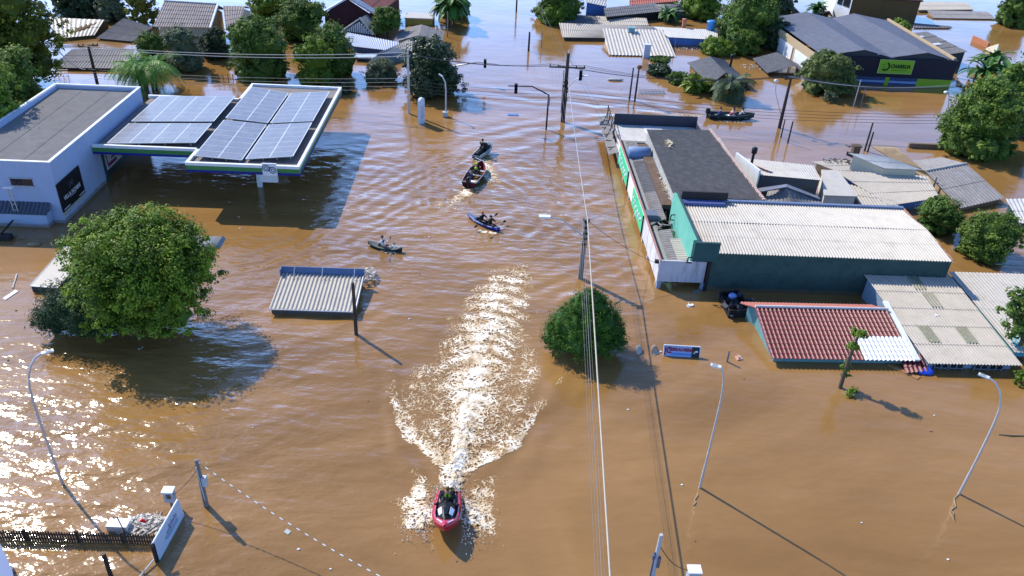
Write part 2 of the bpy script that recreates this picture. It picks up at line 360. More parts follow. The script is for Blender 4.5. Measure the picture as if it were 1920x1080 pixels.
# ------------------------------------------------------------------ foam
FOAM = bpy.data.materials.new('foam'); FOAM.use_nodes = True
N, L = FOAM.node_tree.nodes, FOAM.node_tree.links; b = N['Principled BSDF']; b.inputs['Roughness'].default_value = .7
at = N.new('ShaderNodeAttribute'); at.attribute_name = 'tint'; r = N.new('ShaderNodeValToRGB'); e = r.color_ramp.elements
e[0].color = (.40, .225, .085, 1); e[1].color = (.86, .82, .74, 1); e[1].position = .95; x = r.color_ramp.elements.new(.35); x.color = (.50, .33, .16, 1); x = r.color_ramp.elements.new(.68); x.color = (.68, .57, .42, 1)
L.new(at.outputs['Fac'], r.inputs[0]); L.new(r.outputs[0], b.inputs['Base Color'])
tr_ = N.new('ShaderNodeBsdfTransparent'); fm = N.new('ShaderNodeMixShader'); fr = N.new('ShaderNodeMapRange'); fr.inputs['From Max'].default_value = .5; fr.inputs['To Min'].default_value = .12; L.new(at.outputs['Fac'], fr.inputs[0])   # thin foam lets the water show
L.new(fr.outputs[0], fm.inputs[0]); L.new(tr_.outputs[0], fm.inputs[1]); L.new(b.outputs[0], fm.inputs[2]); L.new(fm.outputs[0], N['Material Output'].inputs[0])
def foam(name, label, cat, box, res, dens, scale=1.0, rise=.1, lift=None, group=None, kind='stuff', anis=None):
    x0, x1, y0, y1 = box; X, Y = np.meshgrid(np.arange(x0, x1, res), np.arange(y0, y1, res))
    D = dens(X, Y); u, v = anis(X, Y) if anis else (X, Y)
    wx = u+.45*fbm(u*.9, v*.9, 3); wy = v+.45*fbm(u*.9+40, v*.9, 3)
    p = np.minimum(np.abs(fbm(wx*1.15*scale, wy*1.15*scale, 3))*3.6, np.abs(fbm(wx*2.7*scale+9, wy*2.7*scale, 2))*3.0)
    p = p+.10*np.abs(fbm(X*9, Y*9, 2))+.16*fbm(X*.8, Y*.8, 3)+.04
    keep = (p < 1.3*D) & (D > .02)
    q = p-1.5*D; c = ((q[:-1, :-1]+q[1:, :-1]+q[:-1, 1:]+q[1:, 1:]) < 0) & (D[:-1, :-1] > .02)
    t = np.clip((1.45*D-p)/(1.0*D+.1), 0, 1)*(.80+.9*fbm(X*.9+5, Y*.9, 4))
    Z = water_height(X, Y)+.012+rise*np.clip(D, 0, 1)*np.clip(.5+fbm(X*2.2, Y*2.2, 4), 0, 1.2)*np.clip((D-p)*3, 0, 1)
    if lift is not None: Z = Z+lift(X, Y)*(.6+.8*fbm(X*3, Y*3, 3))
    n, m = X.shape; I = np.arange(n*m).reshape(n, m)
    F = np.stack([I[:-1, :-1], I[:-1, 1:], I[1:, 1:], I[1:, :-1]], -1)[c]
    us, inv = np.unique(F.ravel(), return_inverse=True)
    V = np.stack([X, Y, Z], -1).reshape(-1, 3)[us]
    o = nmesh(name, V, inv.reshape(-1, 4), FOAM, {'tint': t.ravel()[us]}, True)
    return tag(o, label, cat, group, kind)
# the jet ski's wake
W_C = gp([(847, 925), (858, 860), (875, 790), (893, 700), (912, 620), (945, 550), (985, 490)])
W_P = gp([(838, 918), (832, 872), (790, 842), (762, 820), (742, 772), (727, 735), (740, 705), (780, 668), (825, 610), (850, 560), (885, 525), (930, 503), (990, 497), (1003, 540), (1010, 600), (1020, 660), (1040, 700), (1012, 770), (968, 843), (915, 868), (880, 885), (862, 915)])
W_L = gp([(836, 915), (825, 868), (785, 838), (760, 818), (742, 772), (727, 735), (735, 690), (741, 668)])
W_R = gp([(860, 912), (880, 882), (920, 862), (968, 838), (1010, 772), (1060, 700)])
W_SL = gp([(822, 985), (795, 1008), (745, 992), (728, 945), (758, 905), (758, 845), (788, 840), (805, 880), (824, 915), (815, 945)])
W_SR = gp([(864, 930), (882, 900), (915, 875), (958, 856), (956, 905), (938, 960), (946, 1022), (895, 1010), (856, 990), (866, 950)])
def dens_main(X, Y):
    ins = inside(X, Y, W_P); db, _, _, _ = polydist(X, Y, W_P+W_P[:1]); dc, arc, sg_, Lc = polydist(X, Y, W_C)
    t = arc/Lc; wc = .3+1.5*sstep(0, .55, t)
    arcs = np.cos(2*pi*(arc+.16*dc**2+.5*fbm(X*.7, Y*.7, 3))/1.15)
    plume = (.92-.46*t)*np.exp(-((dc+.45*fbm(X*.9, Y*.9, 3)*sg_)/wc)**2)*(1+.42*sstep(.15, .5, t)*arcs)
    fan = sstep(-.1, 1.3, db+.5*fbm(X*1.2, Y*1.2, 3))*(.27-.10*t+.12*fbm(X*.55, Y*.55, 3))
    plume = plume*(1-.55*sstep(.72, 1.0, t)); D = np.where(ins, np.maximum(np.maximum(plume, 0), np.maximum(fan, 0)), 0)
    D = np.maximum(D, .8*plume*sstep(1.2, .2, np.maximum(0, -db+(~ins)*db*2))*(t < .97)*ins)
    for P, a in ((W_L, .5), (W_R, .5)):
        d, ar, s, Lp = polydist(X, Y, P); u = ar/Lp; w = np.where(ins, .95, .18)*(1.05-.75*u)
        D = np.maximum(D, a*np.exp(-((d+.35*fbm(X*1.5, Y*1.5, 3))/w)**2)*(1.15-.75*sstep(.35, .9, u)))
    for P in (W_SL, W_SR):
        i2 = inside(X, Y, P); d2, _, _, _ = polydist(X, Y, P+P[:1]); cx, cy = g(838, 965)[:2]
        D = np.maximum(D, np.where(i2, sstep(-.2, .9, d2+.7*fbm(X*1.6, Y*1.6, 4))*(.80-.19*np.hypot(X-cx, Y-cy)), 0))
    return D
def lift_main(X, Y):
    dc, arc, _, Lc = polydist(X, Y, W_C); cx, cy = g(838, 962)[:2]; r_ = np.hypot((X-cx), (Y-cy+.2))
    return .2*np.exp(-(dc/.35)**2)*np.exp(-(arc/5)**2)+.16*np.exp(-((r_-1.1)/.45)**2)+.05*np.exp(-(dc/1.2)**2)
def anis_main(X, Y):
    dc, arc, s, Lc = polydist(X, Y, W_C); return dc*s*1.15, arc*.72
foam('wake_foam', 'broad white and tan foam wake churned behind the red jet ski', 'foam', (-7.5, 8.5, 23.2, 48.5), .024, dens_main, 2.1, .05, lift_main)
# small wakes
def strip(P, w0, w1, d0, d1):
    P = gp(P)
    def f(X, Y):
        d, a, s, Lp = polydist(X, Y, P); t = a/Lp; w = w0+(w1-w0)*t
        return (d0+(d1-d0)*t)*np.exp(-((d+.25*fbm(X*1.6, Y*1.6, 3))/w)**2)
    return f
foam('wake_foam', 'patchy cream foam trailing behind the dark jet ski beside the towed boat', 'foam', (-3, 4, 58, 70), .07, strip([(905, 302), (918, 318), (925, 335), (922, 352)], .6, .8, .55, .15), 1.2, .03)
foam('wake_foam', 'faint tan foam stretching behind the stern of the towed boat', 'foam', (-8, 3, 48, 62.5), .07, strip([(885, 352), (868, 366), (842, 385), (820, 400)], .6, 1.5, .5, .1), 1.2, .03)
foam('wake_foam', 'long thin foam trail behind the dark longboat with outboard motor', 'foam', (4, 29, 78, 86), .09, strip([(1322, 218), (1270, 214), (1200, 211), (1130, 212)], .3, .8, .36, .14), .9, .03)
foam('bow_foam', 'white splash along the waterline of the longboat near its bow', 'foam', (21, 30, 77.5, 81), .06, strip([(1412, 226), (1385, 229), (1350, 227)], .3, .2, 1.2, .5), .8, .06)
foam('paddle_foam', 'small golden splash under the blue tandem kayak', 'foam', (-2, 3, 52, 57), .05, strip([(900, 434), (915, 436), (930, 437)], .16, .16, .9, .6), 1, .04)
foam('paddle_foam', 'small white splash under the dark single kayak', 'foam', (-9, -4, 47.5, 51), .05, strip([(715, 470), (735, 474), (752, 472)], .16, .2, .8, .6), 1, .04)
# droplets thrown up round the jet ski
ctr = g(838, 965); V = []; F = []
rs = np.random.RandomState(5)
for k in range(650):
    side = rs.choice([-1, 1]); a = rs.uniform(-.5, 2.4); d = .75+abs(rs.normal(0, .7)); 
    p = np.array([ctr.x+side*d*max(.35, cos(a*.6)), ctr.y-1.1+a*1.1+rs.normal(0, .3), 0]); p[2] = .05+abs(rs.normal(0, .22))*max(0, 1.6-d*.5)
    q = rs.uniform(.012, .036); o = len(V)
    V += [p+[q, 0, 0], p+[0, q, 0], p-[q, 0, 0], p-[0, q, 0], p+[0, 0, q*1.3], p-[0, 0, q]]
    F += [(o+i, o+(i+1) % 4, o+4) for i in range(4)]+[(o+(i+1) % 4, o+i, o+5) for i in range(4)]
for k in range(900):
    t = rs.rand()**1.5; s = rs.normal(0, .28+.6*t); i = min(int(t*3), 2); A, B = np.array(W_C[i]), np.array(W_C[i+1]); f_ = t*3-i
    p = np.array([*(A*(1-f_)+B*f_), 0]); p[0] += s; p[2] = .12+abs(rs.normal(0, .28))*(1-t*.7); q = rs.uniform(.008, .028); o = len(V)
    V += [p+[q, 0, 0], p+[0, q, 0], p-[q, 0, 0], p-[0, q, 0], p+[0, 0, q*1.3], p-[0, 0, q]]
    F += [(o+i, o+(i+1) % 4, o+4) for i in range(4)]+[(o+(i+1) % 4, o+i, o+5) for i in range(4)]
sp = nmesh('spray', np.array(V), np.array(F), FOAM, {'tint': np.full(len(V), .9)})
tag(sp, 'white spray drops thrown up around the red jet ski', 'spray', kind='stuff')

# ================================================================== LEFT SIDE
# ------------------------------------------------------------------ the pale shop with the flat grey roof
XE, YF, ZP, XW = -30.2, 51.6, 4.7, -37.4
t = thing('shop_building', 'pale blue-white shop building with grey flat sheet roof and a black sign on its side', 'building', (-37, 59.8, 0))
m = MB(); m.bx(XW, XE, YF, YF+.25, .9, ZP); m.bx(-31.02, XE, YF, YF+.25, -.5, .9); m.bx(XW, XW+.25, YF+.25, 67.75, -.5, ZP); m.bx(XE-.25, XE, YF+.25, 58.7, -.5, ZP); m.bx(XE-.25, XE, 58.7, 68, 2.6, ZP-.002)
m.bx(XW, XE-.25, 67.75, 68, -.5, ZP); m.bx(XW, -31.02, 50.85, YF+.25, -.5, 1.02); m.bx(XW+.25, XE-.25, YF+.25, 67.75, 3.2, 3.6)
part('wall', m, WALLW, t)
m = MB(); m.bx(XW-.05, XE+.06, YF-.05, YF+.16, ZP, ZP+.05); m.bx(XE-.15, XE+.05, YF+.16, 68.05, ZP, ZP+.05); m.bx(XW, XE-.15, 67.85, 68.05, ZP, ZP+.05); m.bx(XW-.05, XW+.15, YF+.16, 67.85, ZP, ZP+.05); part('parapet_cap', m, WHITE, t)
m = MB(); m.corr((XE-.25, YF+.25, 4.25), (XE-.25, 67.75, 4.38), (XW+.25, 67.75, 4.38), (XW+.25, YF+.25, 4.25), .2, .022, 3, .02, seg=4); part('roof', m, mat('grey_roof_sheet', (.25, .235, .225), .85, .12, 1.0, dirt=(.14, .135, .14), dirtamt=.5, dscale=1.5, bump=.2), t)
m = MB(); m.slab([(XW, 50.75, 1.05), (-30.9, 50.75, 1.05), (-30.9, YF-.02, 1.62), (XW, YF-.02, 1.62)], .04)
for i in range(23): m.box((XW+.15+i*.28, 51.16, 1.37), (.09, 1.0, .05), rx=radians(34))
part('awning', m, mat('grey_awning', (.09, .1, .13), .6), t)
w_ = gy(18, 334, YF); w2 = gy(63, 348, YF)
m = MB(); m.bx(w_.x, w2.x, YF-.03, YF+.05, w2.z, w_.z); wi = part('window', m, GLASS, t)
m = MB(); m.bx(w_.x-.08, w2.x+.08, YF-.06, YF-.005, w_.z, w_.z+.08); m.bx(w_.x-.08, w2.x+.08, YF-.09, YF-.005, w2.z-.08, w2.z); part('frame', m, CONC, wi)
a0, a1, a2, a3 = gx(104, 347, XE), gx(146, 309, XE), gx(157, 362, XE), gx(117, 398, XE)
zt, zb, s0, s1 = (a0.z+a1.z)/2, (a2.z+a3.z)/2, (a0.y+a3.y)/2, (a1.y+a2.y)/2
m = MB(); m.bx(XE, XE+.1, s0, s1, zb, zt); sg = part('sign_board', m, BLACK, t)
SILV = mat('silver_lettering', (.55, .56, .58), .4); SILD = mat('dim_lettering', (.1, .1, .11), .4)
yc = (s0+s1)/2
text('lettering', 'VILLA NOBRE', .42, (XE+.115, yc, zb+(zt-zb)*.40), (0, 1, 0), (0, 0, 1), SILV, sg, bold=.012)
text('lettering', '(A)', .55, (XE+.115, yc+.1, zb+(zt-zb)*.7), (0, 1, 0), (0, 0, 1), SILD, sg)
m = MB(); m.bx(XE+.1, XE+.112, s0+.15, s0+1.05, zb+.12, zb+.19); m.bx(XE+.1, XE+.112, s1-.95, s1-.1, zb+.12, zb+.19); m.bx(XE+.1, XE+.112, yc-.4, yc+.5, zb+.62, zb+.65); part('lettering', m, SILV, sg)
m = MB(); m.bx(XE, XE+.07, s0, s1, zb-.32, zb-.02); part('sill', m, CONC, t)
# dark shop front under the canopy with posters
m = MB(); m.bx(XE-.6, XE-.3, 58.75, 67.6, -.5, 2.6); part('shop_front', m, mat('shop_front', (.03, .04, .045), .3), t)
m = MB(); m.bx(XE-.25, XE+.08, 58.7, 59.0, -.5, 2.5); part('pillar', m, mat('dark_green_pillar', (.03, .06, .08), .6), t)
m = MB(); m.bx(XE-.22, XE-.05, 59.3, 62.2, .75, 2.3); po = part('poster', m, mat('poster', (.5, .48, .55), .6), t)
INK = mat('poster_ink', (.2, .03, .12), .6); INKB = mat('poster_ink_dark', (.04, .05, .1), .6)
m = MB(); m.bx(XE-.05, XE-.04, 59.55, 61.2, .9, 1.2); part('poster_text', m, INK, po)
m = MB(); m.bx(XE-.05, XE-.04, 59.5, 59.65, 1.2, 2.0); m.bx(XE-.05, XE-.04, 60.3, 62.0, 1.65, 1.95); m.bx(XE-.05, XE-.04, 60.3, 61.9, 1.35, 1.5); part('poster_text', m, INKB, po)
m = MB(); m.bx(XE-.22, XE-.06, 62.6, 65.0, 1.1, 1.7); part('poster', m, mat('poster_pale', (.4, .46, .42), .6), t)
m = MB(); m.bx(XE-.2, XE-.08, 62.6, 65.0, 1.75, 2.4); part('poster', m, GREEN, t)
# conduit post in front
p = g(40, 424); t = thing('post', 'thin galvanised lattice post with a pale flat cap in front of the shop building', 'post', p)
m = MB(); h = up(p, 18, 352)
for dx in (-.18, .12): m.tube([p+Vector((dx, 0, -.4)), p+Vector((dx*.9-.05, 0, h))], .035, 6)
for k in range(7): m.box(p+Vector((-.04, 0, h*k/7)), (.3, .03, .03))
part('pole', m, GALV, t); m = MB(); m.box(p+Vector((-.06, 0, h+.05)), (.62, .3, .1)); part('cap', m, WHITE, t)

# ------------------------------------------------------------------ the petrol station canopy
ZC = 3.62
t = thing('gas_station_canopy', 'petrol station canopy with six solar arrays and a white green and blue edge', 'canopy', (-22, 64, 0))
b1, b2 = (-30.15, -22.25, 57.6, 69.3), (-22.25, -13.95, 55.0, 73.6)
m = MB()
for x0, x1, y0, y1 in (b1, b2): m.bx(x0+.2 if x0 < -30 else x0+.2, x1-.2, y0+.2, y1-.2, ZC-.6, ZC-.22)
m.bx(-22.5, -22.0, 57.9, 69.1, ZC-.6, ZC-.23); part('deck', m, mat('canopy_deck', (.23, .2, .19), .85, .15, 1.5, dirt=(.12, .11, .1)), t)
def fascia(name, za, zb_, mm, o):
    m = MB(); w = .2
    m.bx(b1[0], b1[1]-o, b1[2]-o, b1[2]+w, za, zb_); m.bx(b1[0], b1[1]-.001, b1[3]-w, b1[3]+o, za, zb_)
    m.bx(b2[0]-o, b2[1]+o, b2[2]-o, b2[2]+w, za, zb_); m.bx(b2[0]-o, b2[1]+o, b2[3]-w, b2[3]+o, za, zb_)
    m.bx(b2[1]-w, b2[1]+o, b2[2]+w, b2[3]-w, za, zb_)
    m.bx(b2[0]-o, b2[0]+w, b2[2]+w, b1[2]-o, za, zb_); m.bx(b2[0]-o, b2[0]+w, b1[3]+o, b2[3]-w, za, zb_)
    part(name, m, mm, t)
fascia('white_fascia', ZC-.22, ZC, WHITE, .03); fascia('green_fascia', ZC-.57, ZC-.22, GREEN, 0); fascia('blue_fascia', ZC-.75, ZC-.57, BLUEF, .02)
m = MB(); m.bx(-30, -14.2, 57.9, 69.1, ZC-.7, ZC-.62); m.bx(-22.1, -14.2, 55.3, 73.3, ZC-.69, ZC-.61); part('ceiling', m, mat('canopy_ceiling', (.07, .07, .07), .8), t)
for cx, cy in ((-18.0, 65.0), (-18.0, 70.0), (-26, 66.0), (-26, 68.5)):
    m = MB(); m.bx(cx-.3, cx+.3, cy-.3, cy+.3, -.6, ZC-.7); part('column', m, WHITE, t)
PAN = mat('solar_cell', (.15, .153, .185), .38, .12, 1.2, spec=.4, dirt=(.26, .24, .22), dirtamt=.4); PFR = mat('panel_frame', (.62, .64, .68), .4)
def array(A, B, C, D, nc, nr):
    A, B, C, D = map(Vector, (A, B, C, D)); Q = lambda u, v: (A*(1-u)+B*u)*(1-v)+(D*(1-u)+C*u)*v
    nrm = (B-A).cross(D-A).normalized(); m = MB(); m.slab([A, B, C, D], .05)
    for u in np.linspace(.06, .94, 4): 
        for v in (.02, .5, .98): q = Q(u, v); m.box(q-Vector((0, 0, .14)), (.05, .05, .26))
    ar = part('solar_array', m, mat('array_frame', (.3, .31, .33), .5), t)
    gu, gv = .035/((B-A).length/nc), .02/((D-A).length/nr)
    for i in range(nc):
        for j in range(nr):
            m = MB(); u0, u1, v0, v1 = (i+gu)/nc, (i+1-gu)/nc, (j+gv)/nr, (j+1-gv)/nr; um = (u0+u1)/2; e = .004/((B-A).length)
            for ua, ub in ((u0, um-e*1.6), (um+e*1.6, u1)): m.slab([Q(ua, v0)+nrm*.03, Q(ub, v0)+nrm*.03, Q(ub, v1)+nrm*.03, Q(ua, v1)+nrm*.03], .02)
            pn_ = part('solar_panel', m, PAN, ar)
    m = MB(); gw = .03
    for i in range(nc+1): u = i/nc; m.slab([Q(u, 0)+nrm*.028+Vector((-gw, 0, 0)), Q(u, 0)+nrm*.028+Vector((gw, 0, 0)), Q(u, 1)+nrm*.028+Vector((gw, 0, 0)), Q(u, 1)+nrm*.028+Vector((-gw, 0, 0))], .02)
    for j in range(nr+1): v = j/nr; m.slab([Q(0, v)+nrm*.026+Vector((0, -.02, 0)), Q(1, v)+nrm*.026+Vector((0, -.02, 0)), Q(1, v)+nrm*.026+Vector((0, .02, 0)), Q(0, v)+nrm*.026+Vector((0, .02, 0))], .02)
    for i in range(nc): u = (i+.5)/nc; m.slab([Q(u, 0)+nrm*.024+Vector((-.016, 0, 0)), Q(u, 0)+nrm*.024+Vector((.016, 0, 0)), Q(u, 1)+nrm*.024+Vector((.016, 0, 0)), Q(u, 1)+nrm*.024+Vector((-.016, 0, 0))], .02)
    part('rails', m, PFR, ar)
z = ZC
array((-29.1, 62.7, z), (-22.5, 62.8, z+.25), (-22.5, 69.0, z+.25), (-29.1, 69.0, z), 4, 6)
array((-29.1, 57.95, z), (-22.5, 58.2, z+.25), (-22.5, 62.3, z+.25), (-29.1, 62.2, z), 4, 4)
array((-21.8, 55.8, z+.2), (-18.35, 55.8, z), (-18.35, 63.2, z), (-21.8, 63.3, z+.2), 2, 7)
array((-18.1, 56.0, z), (-14.65, 56.3, z+.25), (-14.65, 63.4, z+.25), (-18.1, 63.2, z), 2, 7)
array((-21.8, 63.8, z+.2), (-18.35, 63.6, z), (-18.35, 71.2, z), (-21.8, 72.0, z+.2), 2, 8)
array((-18.1, 63.6, z), (-14.65, 63.8, z+.25), (-14.65, 71.4, z+.25), (-18.1, 71.2, z), 2, 8)
# logo board on the front edge
y0 = b2[2]-.05; l0, l1, l2, l3 = gy(491, 306, y0), gy(517, 307, y0), gy(521, 329, y0), gy(493, 329, y0)
m = MB(); m.bx(l0.x, l1.x+.05, y0-.1, y0, l2.z, l0.z+.03); lb = part('logo_board', m, WHITE, t)
cx, cz = (l0.x+l1.x)/2+.02, (l0.z+l2.z)/2+.06; LG = mat('logo_grey', (.06, .1, .18), .5)
def ring(m, c, r0, r1, a0=0, a1=2*pi, n=20, y=0):
    P = []
    for i in range(n+1):
        a = a0+(a1-a0)*i/n; P.append((c[0]+r0*cos(a), y, c[1]+r0*sin(a))); P.append((c[0]+r1*cos(a), y, c[1]+r1*sin(a)))
    m.add(P, [(2*i, 2*i+1, 2*i+3, 2*i+2) for i in range(n)])
m = MB(); yy = y0-.112
for r0, r1 in ((.20, .27), (.08, .14)): ring(m, (cx-.24, cz+.08), r0, r1, y=yy); ring(m, (cx+.24, cz-.08), r0, r1, y=yy)
m.add([(cx-.14, yy-.002, cz-.12), (cx-.05, yy-.002, cz-.2), (cx+.14, yy-.002, cz+.12), (cx+.05, yy-.002, cz+.2)], [(0, 1, 2, 3)]); part('logo_rings', m, LG, lb)
q0, q2 = gy(488, 330, y0+.2), gy(522, 341, y0+.2)
m = MB(); m.bx(q0.x, q2.x, y0+.05, y0+.3, q2.z, l2.z-.01); part('sign_box', m, mat('pale_sign', (.55, .58, .62), .6), t)
q3 = g(487, 351); m = MB(); m.bx(q3.x-.17, q3.x+.17, q3.y, q3.y+.3, -.4, ZC-.7); part('sign_post', m, WHITE, t)

# ------------------------------------------------------------------ kiosk roof and things round it
t = thing('kiosk', 'white corrugated lean-to roof with a blue upstand, only its top above the water', 'kiosk', (-10.5, 43, 0))
m = MB(); m.corr((-13.05, 40.85, .42), (-7.8, 40.85, .42), (-7.8, 44.5, .78), (-13.05, 44.5, .78), .25, .045, 1, 0, .03, seg=6); part('roof', m, METALW, t)
m = MB(); m.bx(-12.95, -7.9, 40.95, 44.5, -.5, .28); part('wall', m, mat('kiosk_wall', (.1, .08, .07), .8), t)
m = MB(); m.slab([(-13.1, 44.52, .6), (-7.75, 44.52, .6), (-7.75, 44.6, 1.22), (-13.1, 44.6, 1.22)], .07); m.bx(-13.12, -13.05, 44.2, 44.6, .5, 1.2); part('upstand', m, mat('blue_sheet', (.09, .15, .30), .5, .1, 1, dirt=(.2, .22, .26)), t)
for x in (-12.2, -10.4, -8.35): m = MB(); m.tube([(x, 43.9, .75), (x+.02, 44.45, 1.35)], .03, 6); part('brace', m, GALV, t)
m = MB(); m.tube([(-7.8, 40.9, .46), (-7.8, 44.5, .82)], .05, 6); m.tube([(-13.05, 40.8, .4), (-7.8, 40.8, .4)], .04, 6); part('edge_trim', m, GALV, t)
RUB = mat('rubbish', (.5, .46, .42), .8, .6, 14)
def rubble(name, label, cat, c, rx, ry, n, h=.18, seed=1, mm=None):
    rr = random.Random(seed); m = MB()
    for k in range(n):
        a, r = rr.uniform(0, 2*pi), sqrt(rr.random()); p = Vector((c.x+rx*r*cos(a), c.y+ry*r*sin(a), c.z+rr.uniform(0, h)*(1-r*.7)))
        if rr.random() < .55: m.box(p, (rr.uniform(.06, .3), rr.uniform(.04, .2), rr.uniform(.02, .1)), rr.uniform(0, 3), rr.uniform(-.5, .5), rr.uniform(-.5, .5))
        else:
            d = Vector((rr.uniform(-1, 1), rr.uniform(-1, 1), rr.uniform(-.1, .25)))*rr.uniform(.15, .5); m.tube([p-d, p+d], rr.uniform(.008, .022), 5)
    return single(name, m, mm or RUB, label, cat)
rubble('debris_pile', 'tangle of pale rubbish caught at the right corner of the kiosk roof', 'debris', g(688, 515, .3), .55, .9, 60, .35, 4)
def simple_pole(name, label, bx, by, tx, ty, r=.09, m_=POLEC, cat='pole', group=None, taper=.75, lean=None):
    p = g(bx, by); d = ray(tx, ty); h = up(p, tx, ty); top = g(tx, ty, h) if lean else Vector((p.x, p.y, h))
    m = MB(); m.tube([(p.x, p.y, -1.5), tuple(p.lerp(top, .5)), tuple(top)], [r, r*.9, r*taper], 8)
    return single(name, m, m_, label, cat, group, loc=p), p, top
simple_pole('pole', 'short dark post standing in front of the white kiosk roof', 668, 627, 663, 530, .12, WOODD)

# white box roof and dark rounded roof either side of the big tree
z = .42; A, B = g(56, 536, z), g(108, 540, z); D = g(122, 462, z); C = D+(B-A)
t = thing('truck', 'flooded box truck with only its flat white roof showing beside the big tree', 'truck', A)
m = MB(); m.slab([A, B, C, D], .05); part('roof', m, METALW, t)
ins = .04; m = MB(); m.wallring([A+Vector((ins, ins, -.06)), B+Vector((-ins, ins, -.06)), C+Vector((-ins, -ins, -.06)), D+Vector((ins, -ins, -.06))], -1); part('body', m, mat('truck_side', (.05, .05, .055), .6), t)
m = MB(); m.tube([A+Vector((0, .01, -.02)), B+Vector((0, .01, -.02))], .035, 6); m.tube([A, D], .03, 6); part('edge_rail', m, GALV, t)
m = MB(); a_ = D.lerp(A, .62)+Vector((.9, 0, .05)); m.tube([a_, a_+Vector((.9, .1, 0)), a_+Vector((1.1, .8, 0))], .035, 6); part('roof_rack', m, DARK, t)
E0, E1 = g(372, 452, .2), g(412, 452, .2)
t = thing('van', 'submerged dark van with its rounded grey roof showing right of the big tree', 'van', g(395, 452))
m = MB(); L0 = E1-E0; xs_ = np.linspace(-.5, 1.0, 9); prof = []
for u in xs_:
    s_ = max(0, 1-abs(u-.25)**6*2.2); prof.append((E0+L0*u, s_))
vs = []
for c, s_ in prof:
    for k in range(9): a = pi*k/8; vs.append((c.x, c.y+1.0*cos(a), -.6+.95*(s_**.4)*sin(a)**.45))
m.add(vs, [(i*9+k, i*9+k+1, (i+1)*9+k+1, (i+1)*9+k) for i in range(8) for k in range(8)], True); part('roof', m, mat('van_paint', (.22, .23, .25), .3, .05), t)
m = MB(); c = E1; m.slab([c+Vector((.0, -.75, .02)), c+Vector((.28, -.7, -.3)), c+Vector((.28, .7, -.3)), c+Vector((0, .75, .02))], .03); part('windscreen', m, GLASS, t)

# ================================================================== RIGHT SIDE
XS = 11.6
t = thing('shop_row', 'long low row of shops with white and green signs along the flooded street', 'building', (13, 59, 0))
m = MB(); m.bx(XS+.5, XS+.7, 46.2, 67.8, -.5, 1.7); m.bx(XS+.7, 14.6, 67.6, 67.8, -.5, 1.7); m.bx(14.4, 14.6, 54.4, 67.6, -.5, 2.0); part('wall', m, mat('shop_wall', (.3, .3, .28), .8, dirt=(.12, .12, .12)), t)
for nm, y0, y1, z0, z1, mm in (('fascia_panel', 45.6, 51.9, .42, 2.02, mat('weathered_panel', (.62, .6, .62), .6, .1, .8, dirt=(.3, .3, .34), dirtamt=.7, dscale=.7)), ('fascia_panel', 52.0, 68.2, .42, 2.05, mat('pale_fascia', (.68, .64, .61), .7, .06, 1, dirt=(.42, .38, .34), streak=True))):
    m = MB(); m.bx(XS, XS+.12, y0, y1, z0, z1); part(nm, m, mm, t)
m = MB()
for y in (46.9, 48.5, 50.1): m.bx(XS-.012, XS, y-.02, y+.02, .45, 2.0)
part('panel_joints', m, CONC, t)
MINT = mat('mint_green_sign', (.05, .52, .24), .5, .08, 1)
for y0, y1, kind in ((52.3, 57.4, 0), (60.3, 65.9, 1)):
    m = MB(); m.bx(XS-.06, XS, y0, y1, .5, 1.95); sgn = part('sign_board', m, MINT, t)
    m = MB(); yc, L_ = (y0+y1)/2, (y1-y0); pts = []
    for i in range(60):
        a = i/59; pts.append((XS-.075, y1-.5-a*(L_-1.2), 1.15+.28*sin(a*34)*(1-.3*a)+.08*sin(a*9)))
    m.tube(pts, .045, 5); part('script_lettering', m, WHITE, sgn)
    m = MB(); m.ball((XS-.06, y1-.55, 1.35), (.02, .3, .3), 10); part('emblem', m, mat('pink_mark', (.5, .1, .25), .5) if kind == 0 else WHITE, sgn)
    m = MB(); m.bx(XS-.1, XS-.02, y0-.1, y0+.02, .35, 2.0); part('sign_edge', m, DARK, sgn)
m = MB(); m.bx(XS-.01, XS+.13, 45.6, 68.2, 2.05, 2.1); part('red_trim', m, mat('faded_red_trim', (.4, .2, .17), .8), t)
for y in (46.0, 49.5, 52.0, 56, 59.4, 63, 66.5): m = MB(); m.bx(XS+.02, XS+.2, y-.1, y+.1, -.5, .45); part('pillar', m, CONCL, t)
# the low roofs behind the fascia
for y0, y1, mm in ((46.0, 50.6, FIBER), (52.2, 57.0, FIBER), (57.05, 62.9, FIBERD), (63.0, 67.6, FIBER)):
    m = MB(); m.corr((XS+.13, y1, 1.55), (XS+.13, y0, 1.55), (13.25, y0, 1.85), (13.25, y1, 1.85), .3, .03, 2, .04); part('lean_to_roof', m, mm, t)
m = MB(); m.corr((12.9, 49.0, 1.9), (12.9, 46.0, 1.9), (13.7, 46.0, 2.0), (13.7, 49.0, 2.0), .3, .03, 1, .02); part('patch_roof', m, FIBERL, t)
m = MB(); m.bx(13.27, 14.05, 54.3, 66.5, 1.6, 2.0); part('gutter', m, mat('rusty_gutter', (.13, .085, .06), .8, .3, 2, dirt=(.3, .25, .2)), t)
m = MB(); m.bx(XS+.15, 19.6, 67.85, 71.9, 1.3, 1.72); part('slab_roof', m, CONCL, t)
m = MB(); m.bx(XS+.15, 19.6, 71.9, 72.05, -.5, 2.75); m.bx(19.45, 19.6, 67.9, 71.9, -.5, 2.2); part('back_wall', m, mat('dark_back_wall', (.035, .04, .06), .7), t)
m = MB(); m.bx(14.5, 16.2, 70.0, 71.5, 1.72, 1.735); m.bx(15.1, 15.9, 68.0, 69.9, 1.72, 1.735); part('roof_patch', m, WHITE, t)
